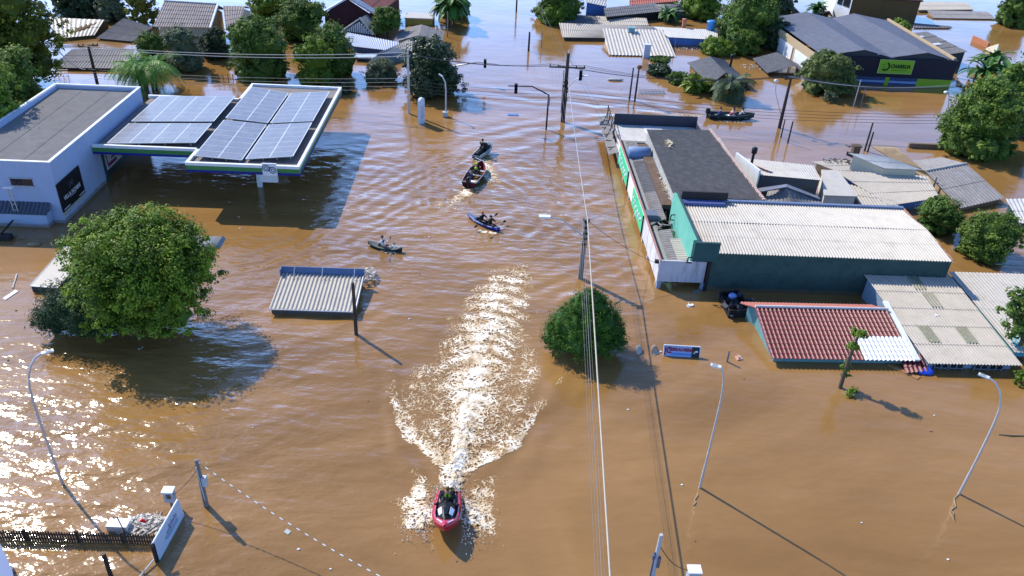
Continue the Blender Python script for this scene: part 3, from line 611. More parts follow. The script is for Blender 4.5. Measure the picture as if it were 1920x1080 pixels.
m = MB(); m.corr((14.05, 67.7, 2.9), (14.05, 54.4, 2.75), (20.9, 54.4, 2.6), (20.0, 68.6, 2.75), .22, .025, 4, .02, seg=4); part('main_roof', m, mat('dusty_dark_roof', (.12, .115, .115), .85, .25, 1.5, dirt=(.24, .23, .22), dirtamt=.55, dscale=1.8, bump=.25), t)
m = MB()
for i in range(45): a = i/44; m.box((20.95-.95*a, 54.5+14*a, 2.68+.15*a), (.22, .28, .1), random.uniform(-.3, .3))
part('ridge_tiles', m, mat('pink_tile', (.5, .36, .3), .8, .3, 6), t)
m = MB(); m.bx(14.1, 20.7, 54.3, 67.5, -.5, 2.5); part('hall_wall', m, CONC, t)
# end box facing the camera
m = MB(); m.bx(XS+.12, 14.75, 45.55, 45.68, .5, 2.1); part('end_panel', m, TANKW, t)
m = MB(); m.bx(XS+.03, XS+.3, 45.5, 45.75, -.5, .5); m.bx(14.6, 14.8, 45.5, 45.75, -.5, .5); part('end_post', m, mat('blue_grey_post', (.25, .3, .4), .7), t)
m = MB(); m.bx(XS-.25, XS+.12, 45.75, 46.0, 1.75, 1.95); part('floodlight', m, DARK, t)
m = MB(); m.bx(11.75, 12.55, 52.0, 52.9, 1.5, 2.2); part('air_unit', m, mat('grey_unit', (.13, .14, .18), .5), t)
m = MB()
for k in range(22): m.box((XS+.4+random.random()*1.7, 50.7+random.random()*1.4, 1.5+random.random()*.3), (random.uniform(.2, .9), random.uniform(.03, .2), .04), random.uniform(0, 3), random.uniform(-.3, .3))
part('broken_sheets', m, FIBER, t)
m = MB(); m.lathe((13.0, 64.3, 1.95), [(.52, -.95), (.6, -.9), (.6, .9), (.52, .95)], 14, M=Matrix.Rotation(pi/2, 3, 'Y')); single('water_tank', m, mat('dusty_blue_tank', (.16, .24, .4), .5, .1, 2, dirt=(.3, .33, .4)), 'dusty blue cylindrical tank lying on the low roof behind the green sign', 'tank')
rubble('debris_pile', 'line of broken cream sheet scraps along the brown gutter of the shop row', 'debris', Vector((14.1, 57.5, 2.05)), .25, 2.6, 50, .15, 9, mat('cream_scrap', (.6, .5, .34), .8, .2, 5))
rubble('debris_pile', 'single heap of cream scraps on the dark roof near its far corner', 'debris', Vector((15.5, 64.4, 2.95)), .35, .9, 26, .1, 19, MATS['cream_scrap'])
# grey awning beyond the fascia
t = thing('awning', 'grey broken sheet awning jutting over the water at the far end of the shop row', 'awning', (11.2, 71, 0))
m = MB(); m.corr((10.7, 75.5, 1.0), (10.7, 66.3, .9), (11.55, 66.3, 1.2), (11.55, 75.5, 1.3), .4, .03, 2, .05); part('roof', m, FIBER, t)
m = MB()
for y in (74.8, 73.3, 71.6, 69.6): m.tube([(11.5, y, -.5), (11.5, y, 2.5)], .05, 6)
m.tube([(11.5, 75, 2.5), (11.5, 67, 2.2)], .04, 6); m.tube([(11.5, 75, 1.9), (11.5, 67, 1.7)], .03, 6)
for y in (74.0, 72.4, 70.5): m.tube([(11.5, y, 2.4), (10.9, y-.5, 1.1)], .035, 6)
part('frame', m, WOODD, t)
m = MB()
for k in range(5): m.box((11.1, 67.5+k*1.6, 1.17), (.75, .1, .06), .25*(-1)**k)
part('loose_boards', m, WOODD, t)

# ------------------------------------------------------------------ the green warehouse
t = thing('warehouse', 'dark green warehouse with a white corrugated roof beside the shop row', 'building', (23.5, 50, 0))
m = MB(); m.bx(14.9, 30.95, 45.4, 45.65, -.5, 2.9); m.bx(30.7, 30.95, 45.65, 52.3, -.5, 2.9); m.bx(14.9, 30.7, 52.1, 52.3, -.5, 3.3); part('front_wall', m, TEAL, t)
m = MB(); m.bx(13.62, 13.85, 45.7, 52.9, 1.2, 3.65); part('side_wall', m, TEAL_LIT, t)
m = MB(); m.bx(13.62, 15.3, 45.22, 45.38, 2.35, 3.72); m.bx(13.85, 14.0, 45.38, 52.8, 3.4, 3.68); part('parapet', m, mat('dark_teal_paint', (.035, .09, .09), .8, .1, 1, dirt=(.02, .04, .04)), t)
for y in (45.15, 51.3):
    m = MB(); c = Vector((13.35, y+.1, 2.2)); m.tube([c+Vector((.27, 0, .42)), c+Vector((0, 0, .38)), c+Vector((-.05, 0, 0)), c+Vector((.27, 0, -.02))], .05, 6); part('bracket', m, DARK, t)
m = MB(); m.corr((14.0, 45.3, 2.95), (31.0, 45.3, 2.95), (30.85, 49.1, 3.33), (14.0, 49.1, 3.33), .2, .04, 2, .01, .03, curve=.03); part('roof', m, METALW, t)
m = MB(); m.corr((14.0, 49.05, 3.34), (30.85, 49.05, 3.34), (30.4, 52.05, 3.4), (14.0, 52.05, 3.4), .2, .035, 1, .008, .03); part('roof', m, METALW, t)
m = MB(); m.bx(14.0, 30.45, 52.07, 52.35, 3.38, 3.55); part('gutter', m, mat('blue_gutter', (.13, .17, .26), .5), t)
m = MB()
for i in range(34):
    a = i/33; q = Vector((31.0-.55*a, 45.5+6.6*a, 3.0+.45*a)); m.tube([q-Vector((.0, .12, random.uniform(0, .03))), q+Vector((random.uniform(-.03, .03), .12, .02))], .07, 7)
part('edge_tiles', m, mat('dull_terracotta', (.33, .17, .11), .85, .35, 5), t)
m = MB(); m.bx(14.05, 17.4, 52.1, 52.25, 3.55, 4.15); part('back_parapet', m, mat('brown_black_wall', (.04, .03, .03), .8), t)
m = MB(); m.bx(14.1, 17.1, 51.4, 52.0, 3.42, 3.6); part('blue_cover', m, mat('blue_cover', (.07, .1, .25), .5, .15, 8), t)
m = MB(); m.bx(14.8, 14.98, 45.3, 45.4, -.3, 2.3); part('down_pipe', m, DARK, t)

# ------------------------------------------------------------------ red tiled house
t = thing('tiled_house', 'low house with a dark red tile roof patched in white at its right end', 'house', (21, 40, 0))
R0, R1, R2, R3 = Vector((17.05, 37.3, .45)), Vector((25.65, 37.5, .45)), Vector((25.45, 41.5, 1.42)), Vector((16.95, 41.3, 1.42))
wave = .2; m = MB(); Wx = lambda u, v: (R0*(1-u)+R1*u)*(1-v)+(R3*(1-u)+R2*u)*v
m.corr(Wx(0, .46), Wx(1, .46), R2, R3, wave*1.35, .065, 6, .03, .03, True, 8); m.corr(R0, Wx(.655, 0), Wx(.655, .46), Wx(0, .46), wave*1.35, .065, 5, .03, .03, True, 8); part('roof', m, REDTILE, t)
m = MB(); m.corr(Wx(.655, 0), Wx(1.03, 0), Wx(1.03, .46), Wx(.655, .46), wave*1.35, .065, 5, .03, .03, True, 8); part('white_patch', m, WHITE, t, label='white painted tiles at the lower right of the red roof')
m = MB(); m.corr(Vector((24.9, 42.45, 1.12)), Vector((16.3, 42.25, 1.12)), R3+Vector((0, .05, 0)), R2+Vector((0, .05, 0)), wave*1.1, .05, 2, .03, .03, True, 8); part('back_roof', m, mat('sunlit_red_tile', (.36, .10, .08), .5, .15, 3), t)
m = MB(); m.tube([R3+Vector((0, .03, .06)), R2+Vector((0, .03, .06))], .09, 8); part('ridge_cap', m, mat('pale_ridge', (.55, .5, .5), .7), t)
m = MB(); m.slab([R1+Vector((.02, 0, .12)), R1+Vector((.35, 0, .12)), R2+Vector((.35, .9, .12)), R2+Vector((.02, .9, .12))], .12); part('verge', m, WHITE, t)
m = MB(); m.wallring([R0+Vector((.25, .35, -.1)), R1+Vector((-.25, .35, -.1)), R2+Vector((-.25, 0, -.12)), R2+Vector((-.6, .8, -.4)), Vector((16.8, 42.1, .95)), R3+Vector((.25, 0, -.12))], -.5); part('wall', m, mat('pale_teal_wall', (.12, .26, .27), .8, dirt=(.3, .3, .2)), t)
m = MB(); m.corr(g(1700, 700, .12), g(1742, 697, .12), g(1728, 664, .42), g(1688, 668, .42), .32, .06, 3, .04, .03, True, 8); single('fallen_tiles', m, REDTILE, 'small slipped section of red tile roof between the tiled house and the grey sheet roof', 'roof piece')
m = MB(); m.slab([g(1666, 684, .05), g(1672, 681, .05), g(1726, 706, .05), g(1720, 711, .05)], .12); single('plank', m, WOOD, 'orange-brown plank floating below the white patch of the red roof', 'plank')
m = MB(); q = g(1735, 697, .08); m.ball(q, (.55, .3, .12), 10); m.box(q+Vector((.2, .1, .08)), (.5, .35, .05), .3, .2); single('tarp', m, mat('blue_tarp', (.02, .07, .5), .4), 'crumpled bright blue tarp in the water beside the slipped red tiles', 'tarp')
# black trailer
Q0, Q1, Q2, Q3 = g(1350, 548, .55), g(1385, 545, .55), g(1408, 581, .55), g(1368, 583, .55)
t = thing('trailer', 'black open trailer heaped with dark junk against the green warehouse wall', 'trailer', g(1380, 590))
m = MB()
for a_, b_ in ((Q0, Q1), (Q1, Q2), (Q2, Q3), (Q3, Q0)): m.tube([a_, b_], .045, 6); m.slab([a_, b_, b_-Vector((0, 0, .85)), a_-Vector((0, 0, .85))], .04)
part('frame', m, DARK, t)
m = MB(); rr = random.Random(3); cc = (Q0+Q1+Q2+Q3)/4
for k in range(45): m.box(cc+Vector((rr.gauss(0, .42), rr.gauss(0, .6), rr.uniform(-.4, .15))), (rr.uniform(.05, .5), rr.uniform(.05, .3), rr.uniform(.03, .2)), rr.uniform(0, 3), rr.uniform(-.6, .6))
part('load', m, mat('dark_junk', (.04, .045, .06), .5, .5, 9), t)
m = MB(); m.ball(cc+Vector((-.1, .3, .18)), (.28, .24, .2), 10); part('blue_bundle', m, mat('pale_blue_cloth', (.18, .3, .6), .6, .2, 6), t)
m = MB(); q = g(1374, 588, .15)
for k in range(16): a = 2*pi*k/16; b_ = 2*pi*(k+1)/16; m.tube([q+Vector((.24*cos(a), -.02, .16*sin(a))), q+Vector((.24*cos(b_), -.02, .16*sin(b_)))], .04, 5)
part('wheel', m, mat('tyre', (.05, .05, .06), .8), t)
# ------------------------------------------------------------------ grey sheet roofed shed at the right
t = thing('shed', 'long shed with stained grey corrugated roof and blue-grey front beside the red roof', 'shed', (28.8, 41, 0))
A, B, C, D = Vector((26.25, 37.05, .62)), Vector((31.95, 37.15, .62)), Vector((31.35, 45.3, 1.72)), Vector((25.35, 45.3, 1.72))
m = MB(); m.corr(A, B, C, D, .2, .045, 5, .03, .02); part('roof', m, FIBERL, t)
Q = lambda u, v: (A*(1-u)+B*u)*(1-v)+(D*(1-u)+C*u)*v
n_ = (B-A).cross(D-A).normalized()
for u0, v0 in ((.17, .22), (.58, .22), (.50, .62), (.46, .83)):
    m = MB(); m.corr(*[Q(u, v)+n_*.06 for u, v in ((u0, v0), (u0+.13, v0), (u0+.13, v0+.17), (u0, v0+.17))], .2, .045, 1, 0, .015); part('roof_light', m, mat('mossy_sheet', (.2, .2, .14), .7, .5, 9, dirt=(.5, .48, .4), dscale=12), t)
m = MB(); m.wallring([A+Vector((.3, .45, -.1)), B+Vector((-.3, .45, -.1)), C+Vector((-.25, -.1, -.1)), D+Vector((.25, -.1, -.1))], -.5); part('wall', m, mat('blue_grey_wall', (.2, .27, .36), .8, .08, 1.5), t)
for u in (.15, .33, .62, .8):
    x = A.x+.3+5.1*u; m = MB(); m.bx(x-.42, x+.42, 37.4, 37.5, -.2, .42); w = part('window', m, GLASS, t)
    m = MB()
    for dx in (-.4, 0, .4): m.bx(x+dx-.025, x+dx+.025, 37.36, 37.4, -.2, .42)
    m.bx(x-.42, x+.42, 37.36, 37.4, .08, .13); part('frame', m, mat('grey_frame', (.16, .19, .24), .6), w)
m = MB(); m.ball(g(1757, 591, 1.2), (.16, .14, .05), 8); single('scrap', m, WHITE, 'white scrap lying on the stained grey corrugated roof', 'scrap')
# white roof at the right edge
t = thing('white_roofed_shed', 'bright white flat roofed shed behind the small tree at the right edge', 'shed', (36, 44, 0))
m = MB(); m.corr((32.1, 38.3, .75), (42, 38.5, .75), (42, 47.4, 1.05), (32.3, 47.3, 1.05), .25, .02, 2, .01); part('roof', m, METALW, t)
m = MB(); m.bx(32.4, 42, 38.8, 47, -.5, .8); part('wall', m, mat('turquoise_wall', (.1, .33, .42), .7), t)
m = MB()
rr = random.Random(8)
for k in range(24): m.box(g(1870+rr.uniform(-12, 30), 632+rr.uniform(-14, 30), .06), (rr.uniform(.2, .6), rr.uniform(.15, .4), .1), rr.uniform(0, 3), rr.uniform(-.3, .3))
single('debris_pile', m, LBLUE, 'light blue plastic debris floating under the small tree at the right edge', 'debris')
m = MB(); m.slab([g(1893, 646, .1), g(1898, 643, .1), g(1925, 672, .1), g(1920, 676, .1)], .1); single('plank', m, TERRA, 'rust-red plank in the water under the small tree at the right edge', 'plank')

# ------------------------------------------------------------------ cluster behind the warehouse
t = thing('flat_roofed_house', 'white flat roofed house with a maroon stripe and a black flue behind the dark roof', 'house', (26, 63, 0))
P0, P1 = gy(1425, 330, 60.6), gy(1541, 339, 60.8); zR = 2.2
w0 = g(1425, 328, zR); w1 = g(1540, 338, zR); w2 = g(1602, 362, zR); w3 = g(1525, 310, zR); w4 = g(1381, 295, zR)
m = MB(); m.corr(w0, w1, w3, w4, .22, .02, 2, .01); part('roof', m, METALW, t)
m = MB(); m.wallring([w0+Vector((.15, .15, -.07)), w1+Vector((-.1, .15, -.07)), w3+Vector((-.1, -.1, -.07)), w4+Vector((.1, -.1, -.07))], -.5); part('wall', m, mat('grey_back_wall', (.1, .11, .11), .85, .15, 1.2), t)
v0 = g(1383, 303, zR+.4); m = MB(); m.slab([w4+Vector((0, 0, .45)), w0+Vector((-.02, -.05, .45)), w0+Vector((-.02, -.05, -1.2)), w4+Vector((0, 0, -1.2))], .15); part('side_wall', m, WHITE, t)
m = MB(); m.slab([w4.lerp(w0, .1)+Vector((-.08, 0, .22)), w0.lerp(w4, .02)+Vector((-.09, -.05, .22)), w0.lerp(w4, .02)+Vector((-.09, -.05, -.25)), w4.lerp(w0, .1)+Vector((-.08, 0, -.25))], .03); part('stripe', m, mat('maroon_stripe', (.1, .02, .06), .6), t)
f = g(1408, 311, zR); m = MB(); hf = 1.35; m.tube([f-Vector((0, 0, .2)), f+Vector((.02, 0, hf))], .12, 8); m.lathe(f+Vector((.02, 0, hf-.25)), [(.13, 0), (.24, .05), (.24, .5), (.16, .56)], 10); part('flue', m, BLACK, t)
m = MB(); m.slab([w0.lerp(w4, .65)+Vector((.1, 0, .06)), w0.lerp(w4, .1)+Vector((.9, .2, .06)), w0.lerp(w4, .1)+Vector((1.2, .2, .06)), w0.lerp(w4, .65)+Vector((.5, 0, .06))], .05); part('tile_strip', m, TERRA, t)
e0, e1, e2, e3 = g(1542, 340, 1.7), g(1600, 365, 1.7), g(1600, 352, 1.7), g(1560, 318, 1.7)
t = thing('annex', 'small white roofed annex with a blue tank right of the flat roofed house', 'annex', g(1575, 380))
m = MB(); q0 = g(1545, 366, 1.6); q1 = g(1608, 368, 1.6); q2 = g(1540, 318, 1.6)+Vector((1.5, 0, 0)); q3 = g(1540, 318, 1.6)
m.slab([q0, q1, q2, q3], .12); part('roof', m, METALW, t)
m = MB(); m.wallring([q0+Vector((.1, .1, -.13)), q1+Vector((-.1, .1, -.13)), q2+Vector((-.1, -.1, -.13)), q3+Vector((.1, -.1, -.13))], -.5); part('wall', m, CONCL, t)
q = g(1585, 374, .9); m = MB(); m.lathe((q.x, q.y, q.z-.3), [(.5, -.2), (.58, .7), (.64, .74), (.62, .82), (.2, .9)], 16); single('water_tank', m, LBLUE, 'light blue round water tank beside the annex behind the warehouse roof', 'tank')
rm = MB(); a, b_, c, d = g(1437, 376, 1.5), g(1478, 379, 1.3), g(1484, 352, 2.0), g(1440, 362, 1.5)
t = thing('small_house', 'small hip roofed house of grey sheets squeezed behind the warehouse gutter', 'house', g(1485, 385))
m = MB(); ap = g(1474, 354, 2.2); e_ = g(1540, 380, 1.3); f_ = g(1440, 358, 1.4); i_ = g(1432, 381, 1.3)
m.corr(i_, g(1492, 383, 1.3), ap, f_, .3, .025, 2, .02); m.corr(g(1492, 383, 1.3), e_, e_+Vector((0, .6, 0)), ap, .3, .025, 2, .02); part('roof', m, FIBER, t)
m = MB(); m.slab([ap+Vector((-2, .05, -.35)), ap+Vector((0, .05, .15)), ap+Vector((.2, .6, .15)), ap+Vector((-2, .6, -.3))], .1); m.slab([ap+Vector((0, .05, .15)), e_+Vector((0, .3, .15)), e_+Vector((0, .9, .15)), ap+Vector((.2, .6, .15))], .1); part('verge', m, METALB, t)
m = MB(); m.wallring([i_+Vector((.2, .2, -.15)), g(1492, 383, 1.1)+Vector((0, .2, 0)), e_+Vector((-.3, .3, -.15)), ap+Vector((0, 0, -.3)), f_+Vector((.2, 0, -.2))], -.5); part('wall', m, CONC, t)

def sheet_house(name, label, A, B, C, D, rm_, wm, wave=.22, courses=3, inset=.25, back=0, ridge=False, amp=.03, cat='house', extra=None, zb=-.5):
    """sloping roof A-B (low) to D-C (ridge), with its back slope mirrored when back > 0; walls below"""
    A, B, C, D = map(Vector, (A, B, C, D)); t = thing(name, label, cat, ((A+B+C+D)/4)*Vector((1, 1, 0)))
    m = MB(); m.corr(A, B, C, D, wave, amp, courses, .03)
    if back:
        E, F = D+(D-A)*back, C+(C-B)*back; E.z = D.z-(D.z-A.z)*back; F.z = C.z-(C.z-B.z)*back
        m.corr(F, E, D, C, wave, amp, courses, .03)
    part('roof', m, rm_, t)
    u = (B-A).normalized()*inset; v = (D-A).normalized()*inset; dz = Vector((0, 0, -.1)); v = Vector((v.x, v.y, 0))
    if back: ring = [A+u+v+dz, B-u+v+dz, C-u+dz, F-u-v+dz, E+u-v+dz, D+u+dz]
    else: ring = [A+u+v+dz, B-u+v+dz, C-u-v+dz, D+u-v+dz]
    m = MB(); n = len(ring); vs = [tuple(p) for p in ring]+[(p.x, p.y, zb) for p in ring]
    m.add(vs, [(i, i+n, (i+1) % n+n, (i+1) % n) for i in range(n)]+([(0, 1, 2, 3)] if not back else [(0, 1, 2, 5), (5, 2, 3, 4)])); part('wall', m, wm, t)
    if ridge: m = MB(); m.tube([D+Vector((0, 0, .04)), C+Vector((0, 0, .04))], .09, 7); part('ridge_cap', m, CONC, t)
    return t
sheet_house('shed', 'beige corrugated shed with a step in its lower edge beside the round bushes', g(1668, 386, .75), g(1762, 371, .9), g(1738, 330, 1.3), g(1562, 319, 1.3), FIBERL, BLUEW, .26, 3)
sheet_house('lean_to', 'beige corrugated lean-to roof reaching down to the warehouse gutter', g(1615, 388, .7), g(1688, 390, .7), g(1664, 363, 1.0), g(1590, 345, 1.0), FIBERL, TAN, .26, 2, cat='roof')
sheet_house('shed', 'low grey rubbish strewn roof along the water edge left of the cream walled house', g(1565, 320, .9), g(1655, 321, .9), g(1606, 299, 1.0), g(1522, 303, 1.0), FIBERL, TAN, .3, 2)
rubble('debris_pile', 'dark scraps lying along the top of the low grey roof by the water', 'debris', g(1570, 302, 1.1), 1.6, .35, 34, .3, 21, mat('dark_scrap', (.08, .075, .07), .8, .6, 10))
t = sheet_house('house', 'cream walled house with pale grey sheet roof and dark blue shadowed front', g(1657, 316, 1.9), g(1730, 319, 1.9), g(1663, 294, 2.4), g(1590, 287, 2.4), CONCL, CREAM, .24, 2)
m = MB(); a_, b_ = g(1657, 314, 1.9), g(1590, 285, 2.4); m.slab([a_+Vector((-.1, 0, .05)), b_+Vector((-.1, 0, .05)), b_+Vector((-.1, 0, -.3)), a_+Vector((-.1, 0, -.3))], .06); part('barge_board', m, WOODD, t)
m = MB(); m.slab([g(1672, 298, 1.7), g(1728, 316, 1.7), g(1680, 276, 1.9), g(1634, 273, 1.9)], .1); tn = single('roof_slab', m, TAN, 'tan plastered roof slab behind the cream walled house', 'roof')
q = g(1602, 290, 1.5); m = MB(); m.box(q+Vector((0, 0, .3)), (.6, .5, 1.0)); m.box(q+Vector((0, 0, .85)), (.75, .65, .12)); single('chimney', m, mat('sooty_brick', (.1, .07, .05), .85, .3, 6), 'short sooty chimney at the far corner of the cream walled house', 'chimney')
sheet_house('house', 'grey sheet roofed house in the water right of the beige sheds', g(1800, 391, .35), g(1884, 372, .55), g(1812, 307, 1.6), g(1736, 321, 1.3), FIBER, TAN, .35, 2, back=.6, ridge=True)
sheet_house('house', 'pale grey roof corner at the right edge behind the two round bushes', g(1912, 418, .5), g(1960, 425, .5), g(1950, 372, 1.2), g(1886, 373, 1.2), CONCL, TEAL, .3, 2)
simple_pole('post', 'thin grey post standing on the beige corrugated shed by the bushes', 1746, 362, 1755, 332, .09, POLEC, 'post')
m = MB(); a_, b_ = g(1704, 277, .02), g(1778, 279, .02); m.bx(a_.x, b_.x, a_.y, a_.y+.3, -.5, .45); 
tw = single('wall', m, mat('mossy_brick', (.17, .12, .08), .9, .4, 5), 'brown tile topped wall just above the water by the large right hand trees', 'wall')
# dish/basin
q = g(1865, 493, .05); m = MB(); m.lathe(q, [(.3, 0), (.5, .12), (.56, .2), (.5, .18), (.28, .06)], 14); single('basin', m, WHITE, 'white basin floating under the round bush at the right edge', 'basin')

# ------------------------------------------------------------------ the store with the green sign
ZS = 3.2; YS = 93.9; X0, X1 = 39.6, 55.2
t = thing('store_building', 'large navy fronted store with blue-grey twin gable roof and a lime green sign', 'building', (47, 103, 0))
m = MB(); m.bx(X0, X1+.2, YS, YS+.3, .95, ZS+.05); m.bx(X0, 43.7, YS, YS+.3, -.5, .95); part('front_wall', m, NAVY, t)
m = MB(); m.bx(43.7, 51.2, YS+.06, YS+.25, -.5, .95); part('shutter', m, mat('blue_shutter', (.04, .07, .17), .5, .1, 2), t)
m = MB(); m.bx(43.7, 51.2, YS+.02, YS+.06, .3, .55); part('blue_band', m, mat('pale_blue_band', (.22, .32, .55), .5), t)
m = MB(); m.bx(51.2, X1+.2, YS+.02, YS+.3, -.5, .95); part('lime_panel', m, LIME, t); m = MB(); m.bx(47.3, 47.8, YS-.01, YS+.05, -.3, .95); part('lime_panel', m, LIME, t); m = MB(); m.bx(43.2, 43.7, YS-.02, YS+.0, -.3, .9); part('lime_panel', m, LIME, t)
m = MB(); m.bx(X1, X1+.2, YS+.3, 113.5, -.5, ZS); part('right_wall', m, CONC, t)
k0, k1 = (39.2, 94.6), (36.4, 112.3)
m = MB(); m.slab([(38.9, 94.2, 2.9), (37.6, 112.3, 2.9), (37.6, 112.3, -.5), (38.9, 94.2, -.5)], .2); part('left_wall', m, TAN, t)
m = MB()
for a in (.12, .42): m.slab([Vector((38.8, 94.2, 0)).lerp(Vector((37.55, 112.3, 0)), a)+Vector((-.03, 0, 2.0)), Vector((38.8, 94.2, 0)).lerp(Vector((37.55, 112.3, 0)), a+.25)+Vector((-.03, 0, 2.0)), Vector((38.8, 94.2, 0)).lerp(Vector((37.55, 112.3, 0)), a+.25)+Vector((-.03, 0, -.3)), Vector((38.8, 94.2, 0)).lerp(Vector((37.55, 112.3, 0)), a)+Vector((-.03, 0, -.3))], .05)
part('white_panels', m, WHITE, t)
L0, L1 = Vector((39.2, 94.3, 3.1)), Vector((38.2, 112.3, 3.1)); G0, G1 = Vector((44.0, 94.2, 4.0)), Vector((43.1, 113.0, 4.0)); V0, V1 = Vector((47.4, 94.2, 3.25)), Vector((47.0, 113.2, 3.25)); H0, H1 = Vector((51.6, 94.2, 4.0)), Vector((50.0, 113.4, 4.0)); E0_, E1_ = Vector((54.9, 94.2, 3.25)), Vector((54.9, 113.6, 3.25))
m = MB(); m.corr(L1, L0, G0, G1, .5, .04, 1, 0, .03); m.corr(V0, V1, G1, G0, .5, .04, 1, 0, .03); part('roof', m, METALB, t)
m = MB(); m.corr(V1, V0, H0, H1, .5, .04, 1, 0, .03); m.corr(E0_, E1_, H1, H0, .5, .04, 1, 0, .03); part('roof', m, METALB, t)
m = MB(); m.add([(39.0, YS+.32, 2.9), (44.0, YS+.32, 3.9), (47.4, YS+.32, 3.1), (51.6, YS+.32, 3.9), (55, YS+.32, 3.1), (55, YS+.32, 2.5), (39, YS+.32, 2.5)], [(0, 1, 2, 3, 4, 5, 6)]); part('gable_wall', m, mat('dark_gable', (.05, .055, .06), .7), t); m = MB(); m.bx(38, 55, 113.3, 113.6, -.5, 3.3); part('back_wall', m, mat('dark_gable', (.05, .055, .06), .7), t)
m = MB(); m.bx(54.95, 55.25, YS+.3, 113.6, ZS+.02, ZS+.3); part('roof_edge', m, TAN, t)
q0, q1, q2, q3 = gy(1651, 112, YS-.1), gy(1714, 115, YS-.1), gy(1708, 139, YS-.1), gy(1646, 136, YS-.1)
sx0, sx1, sz0, sz1 = (q0.x+q3.x)/2, (q1.x+q2.x)/2, (q2.z+q3.z)/2, (q0.z+q1.z)/2
m = MB(); m.bx(sx0, sx1, YS-.1, YS-.005, sz0, sz1); sgn = part('sign_board', m, mat('lime_sign', (.22, .44, .03), .5, .06, 1), t)
m = MB(); w_ = .05
for a_ in ((sx0-.05, sx1+.05, sz1, sz1+.06), (sx0-.05, sx1+.05, sz0-.06, sz0), (sx0-.06, sx0, sz0, sz1), (sx1, sx1+.06, sz0, sz1)): m.bx(a_[0], a_[1], YS-.13, YS-.1, a_[2], a_[3])
part('sign_frame', m, mat('pale_green_frame', (.4, .55, .25), .5), sgn)
sh = sz1-sz0; sw = sx1-sx0
text('lettering', 'CHARRUA', sh*.4, (sx0+sw*.63, YS-.115, (sz0+sz1)/2+.05), (1, 0, 0), (0, 0, 1), mat('dark_green_letters', (.01, .045, .02), .5), sgn, shear=.15, ext=.01, bold=.03, sx=.84)
m = MB(); ring(m, (sx0+sw*.2, (sz0+sz1)/2), sh*.2, sh*.34, -pi*.75, pi*.42, 18, YS-.112); part('emblem', m, MATS['dark_green_letters'], sgn)
m = MB()
for k in range(3): zz = (sz0+sz1)/2+.22-k*.28; m.bx(sx0+sw*.09, sx0+sw*.19, YS-.108, YS-.1, zz-.05, zz+.05)
part('emblem', m, mat('mid_green_mark', (.1, .26, .03), .5), sgn)
m = MB(); m.bx(sx0+sw*.38, sx0+sw*.86, YS-.108, YS-.1, sz0+sh*.2, sz0+sh*.27); part('lettering', m, MATS['mid_green_mark'], sgn)
t = thing('shed', 'dark patched sheet roofed shed leaning against the right side of the store', 'shed', (59, 100, 0))
A, B, C, D = g(1770, 104, 1.9), g(1814, 97, 1.9), g(1738, 59, 2.4), g(1682, 65, 2.4)
m = MB(); m.corr(A, B, C, D, .4, .035, 4, .05); part('roof', m, FIBERD, t)
Q = lambda u, v: (A*(1-u)+B*u)*(1-v)+(D*(1-u)+C*u)*v
m = MB()
for u, v, du, dv in ((.25, .75, .55, .07), (.28, .38, .6, .09), (.1, .28, .3, .07)): m.slab([Q(u, v)+Vector((0, 0, .1)), Q(u+du*.6, v)+Vector((0, 0, .1)), Q(u+du*.6, v+dv)+Vector((0, 0, .1)), Q(u, v+dv)+Vector((0, 0, .1))], .02)
part('white_patches', m, mat('pale_sheet', (.5, .52, .56), .5), t)
m = MB(); m.wallring([A+Vector((.1, .2, -.1)), B+Vector((-.2, .2, -.1)), C+Vector((-.2, -.1, -.1)), D+Vector((.1, -.1, -.1))], -.5); part('wall', m, mat('dark_plank_wall', (.05, .06, .06), .8, .3, 3), t)

# ================================================================== FAR HOUSES
sheet_house('house', 'pale white metal roofed house beside the dark trees at the top left', g(102, 73, .35), g(177, 66, .35), g(195, 37, 1.5), g(92, 33, 1.5), METALW, BROWNW, .5, 2, back=.4, amp=.02)
sheet_house('house', 'dark grey sheet roof sunk to its eaves at the top left', g(180, 72, .2), g(248, 78, .2), g(288, 50, .9), g(232, 34, 1.5), FIBERD, WOODD, .3, 3, amp=.03)
sheet_house('house', 'long grey fibre roof just above the water behind the leaning pole', g(94, 127, .3), g(246, 129, .3), g(252, 93, 1.2), g(134, 93, 1.2), FIBER, WOODD, .3, 3, back=.25)
A, B, C, D = g(287, 50, 2.7), g(392, 52, 2.7), g(406, 8, 4.4), g(308, 2, 4.4)
t = sheet_house('house', 'large cream house with a weathered grey gable roof standing high above the water', A, B, C, D, mat('weathered_tile', (.33, .28, .26), .85, .2, 2, dirt=(.16, .14, .13), dirtamt=.6), CREAM, .28, 6, back=1.0, ridge=True, inset=.55)
m = MB(); q = A.lerp(B, .22); m.bx(q.x, q.x+1.6, q.y+.33, q.y+.62, .6, 2.1); w = part('window', m, GLASS, t); m = MB(); m.bx(q.x-.1, q.x+1.7, q.y+.28, q.y+.34, .48, .6); m.bx(q.x-.1, q.x+1.7, q.y+.28, q.y+.34, 2.1, 2.2); part('frame', m, CREAM, w)
m = MB(); m.slab([B+Vector((.02, -.05, .08)), B+Vector((.22, -.05, .08)), C+Vector((.22, 0, .08)), C+Vector((.02, 0, .08))], .2); part('barge_board', m, WHITE, t)
A2, B2, C2, D2 = g(424, 58, 2.4), g(447, 46, 2.8), g(460, 12, 4.0), g(418, 11, 4.0)
sheet_house('house', 'smaller grey gable wing right of the large cream house', A2, B2, C2, D2, MATS['weathered_tile'], CREAM, .28, 5, back=.8, inset=.4)
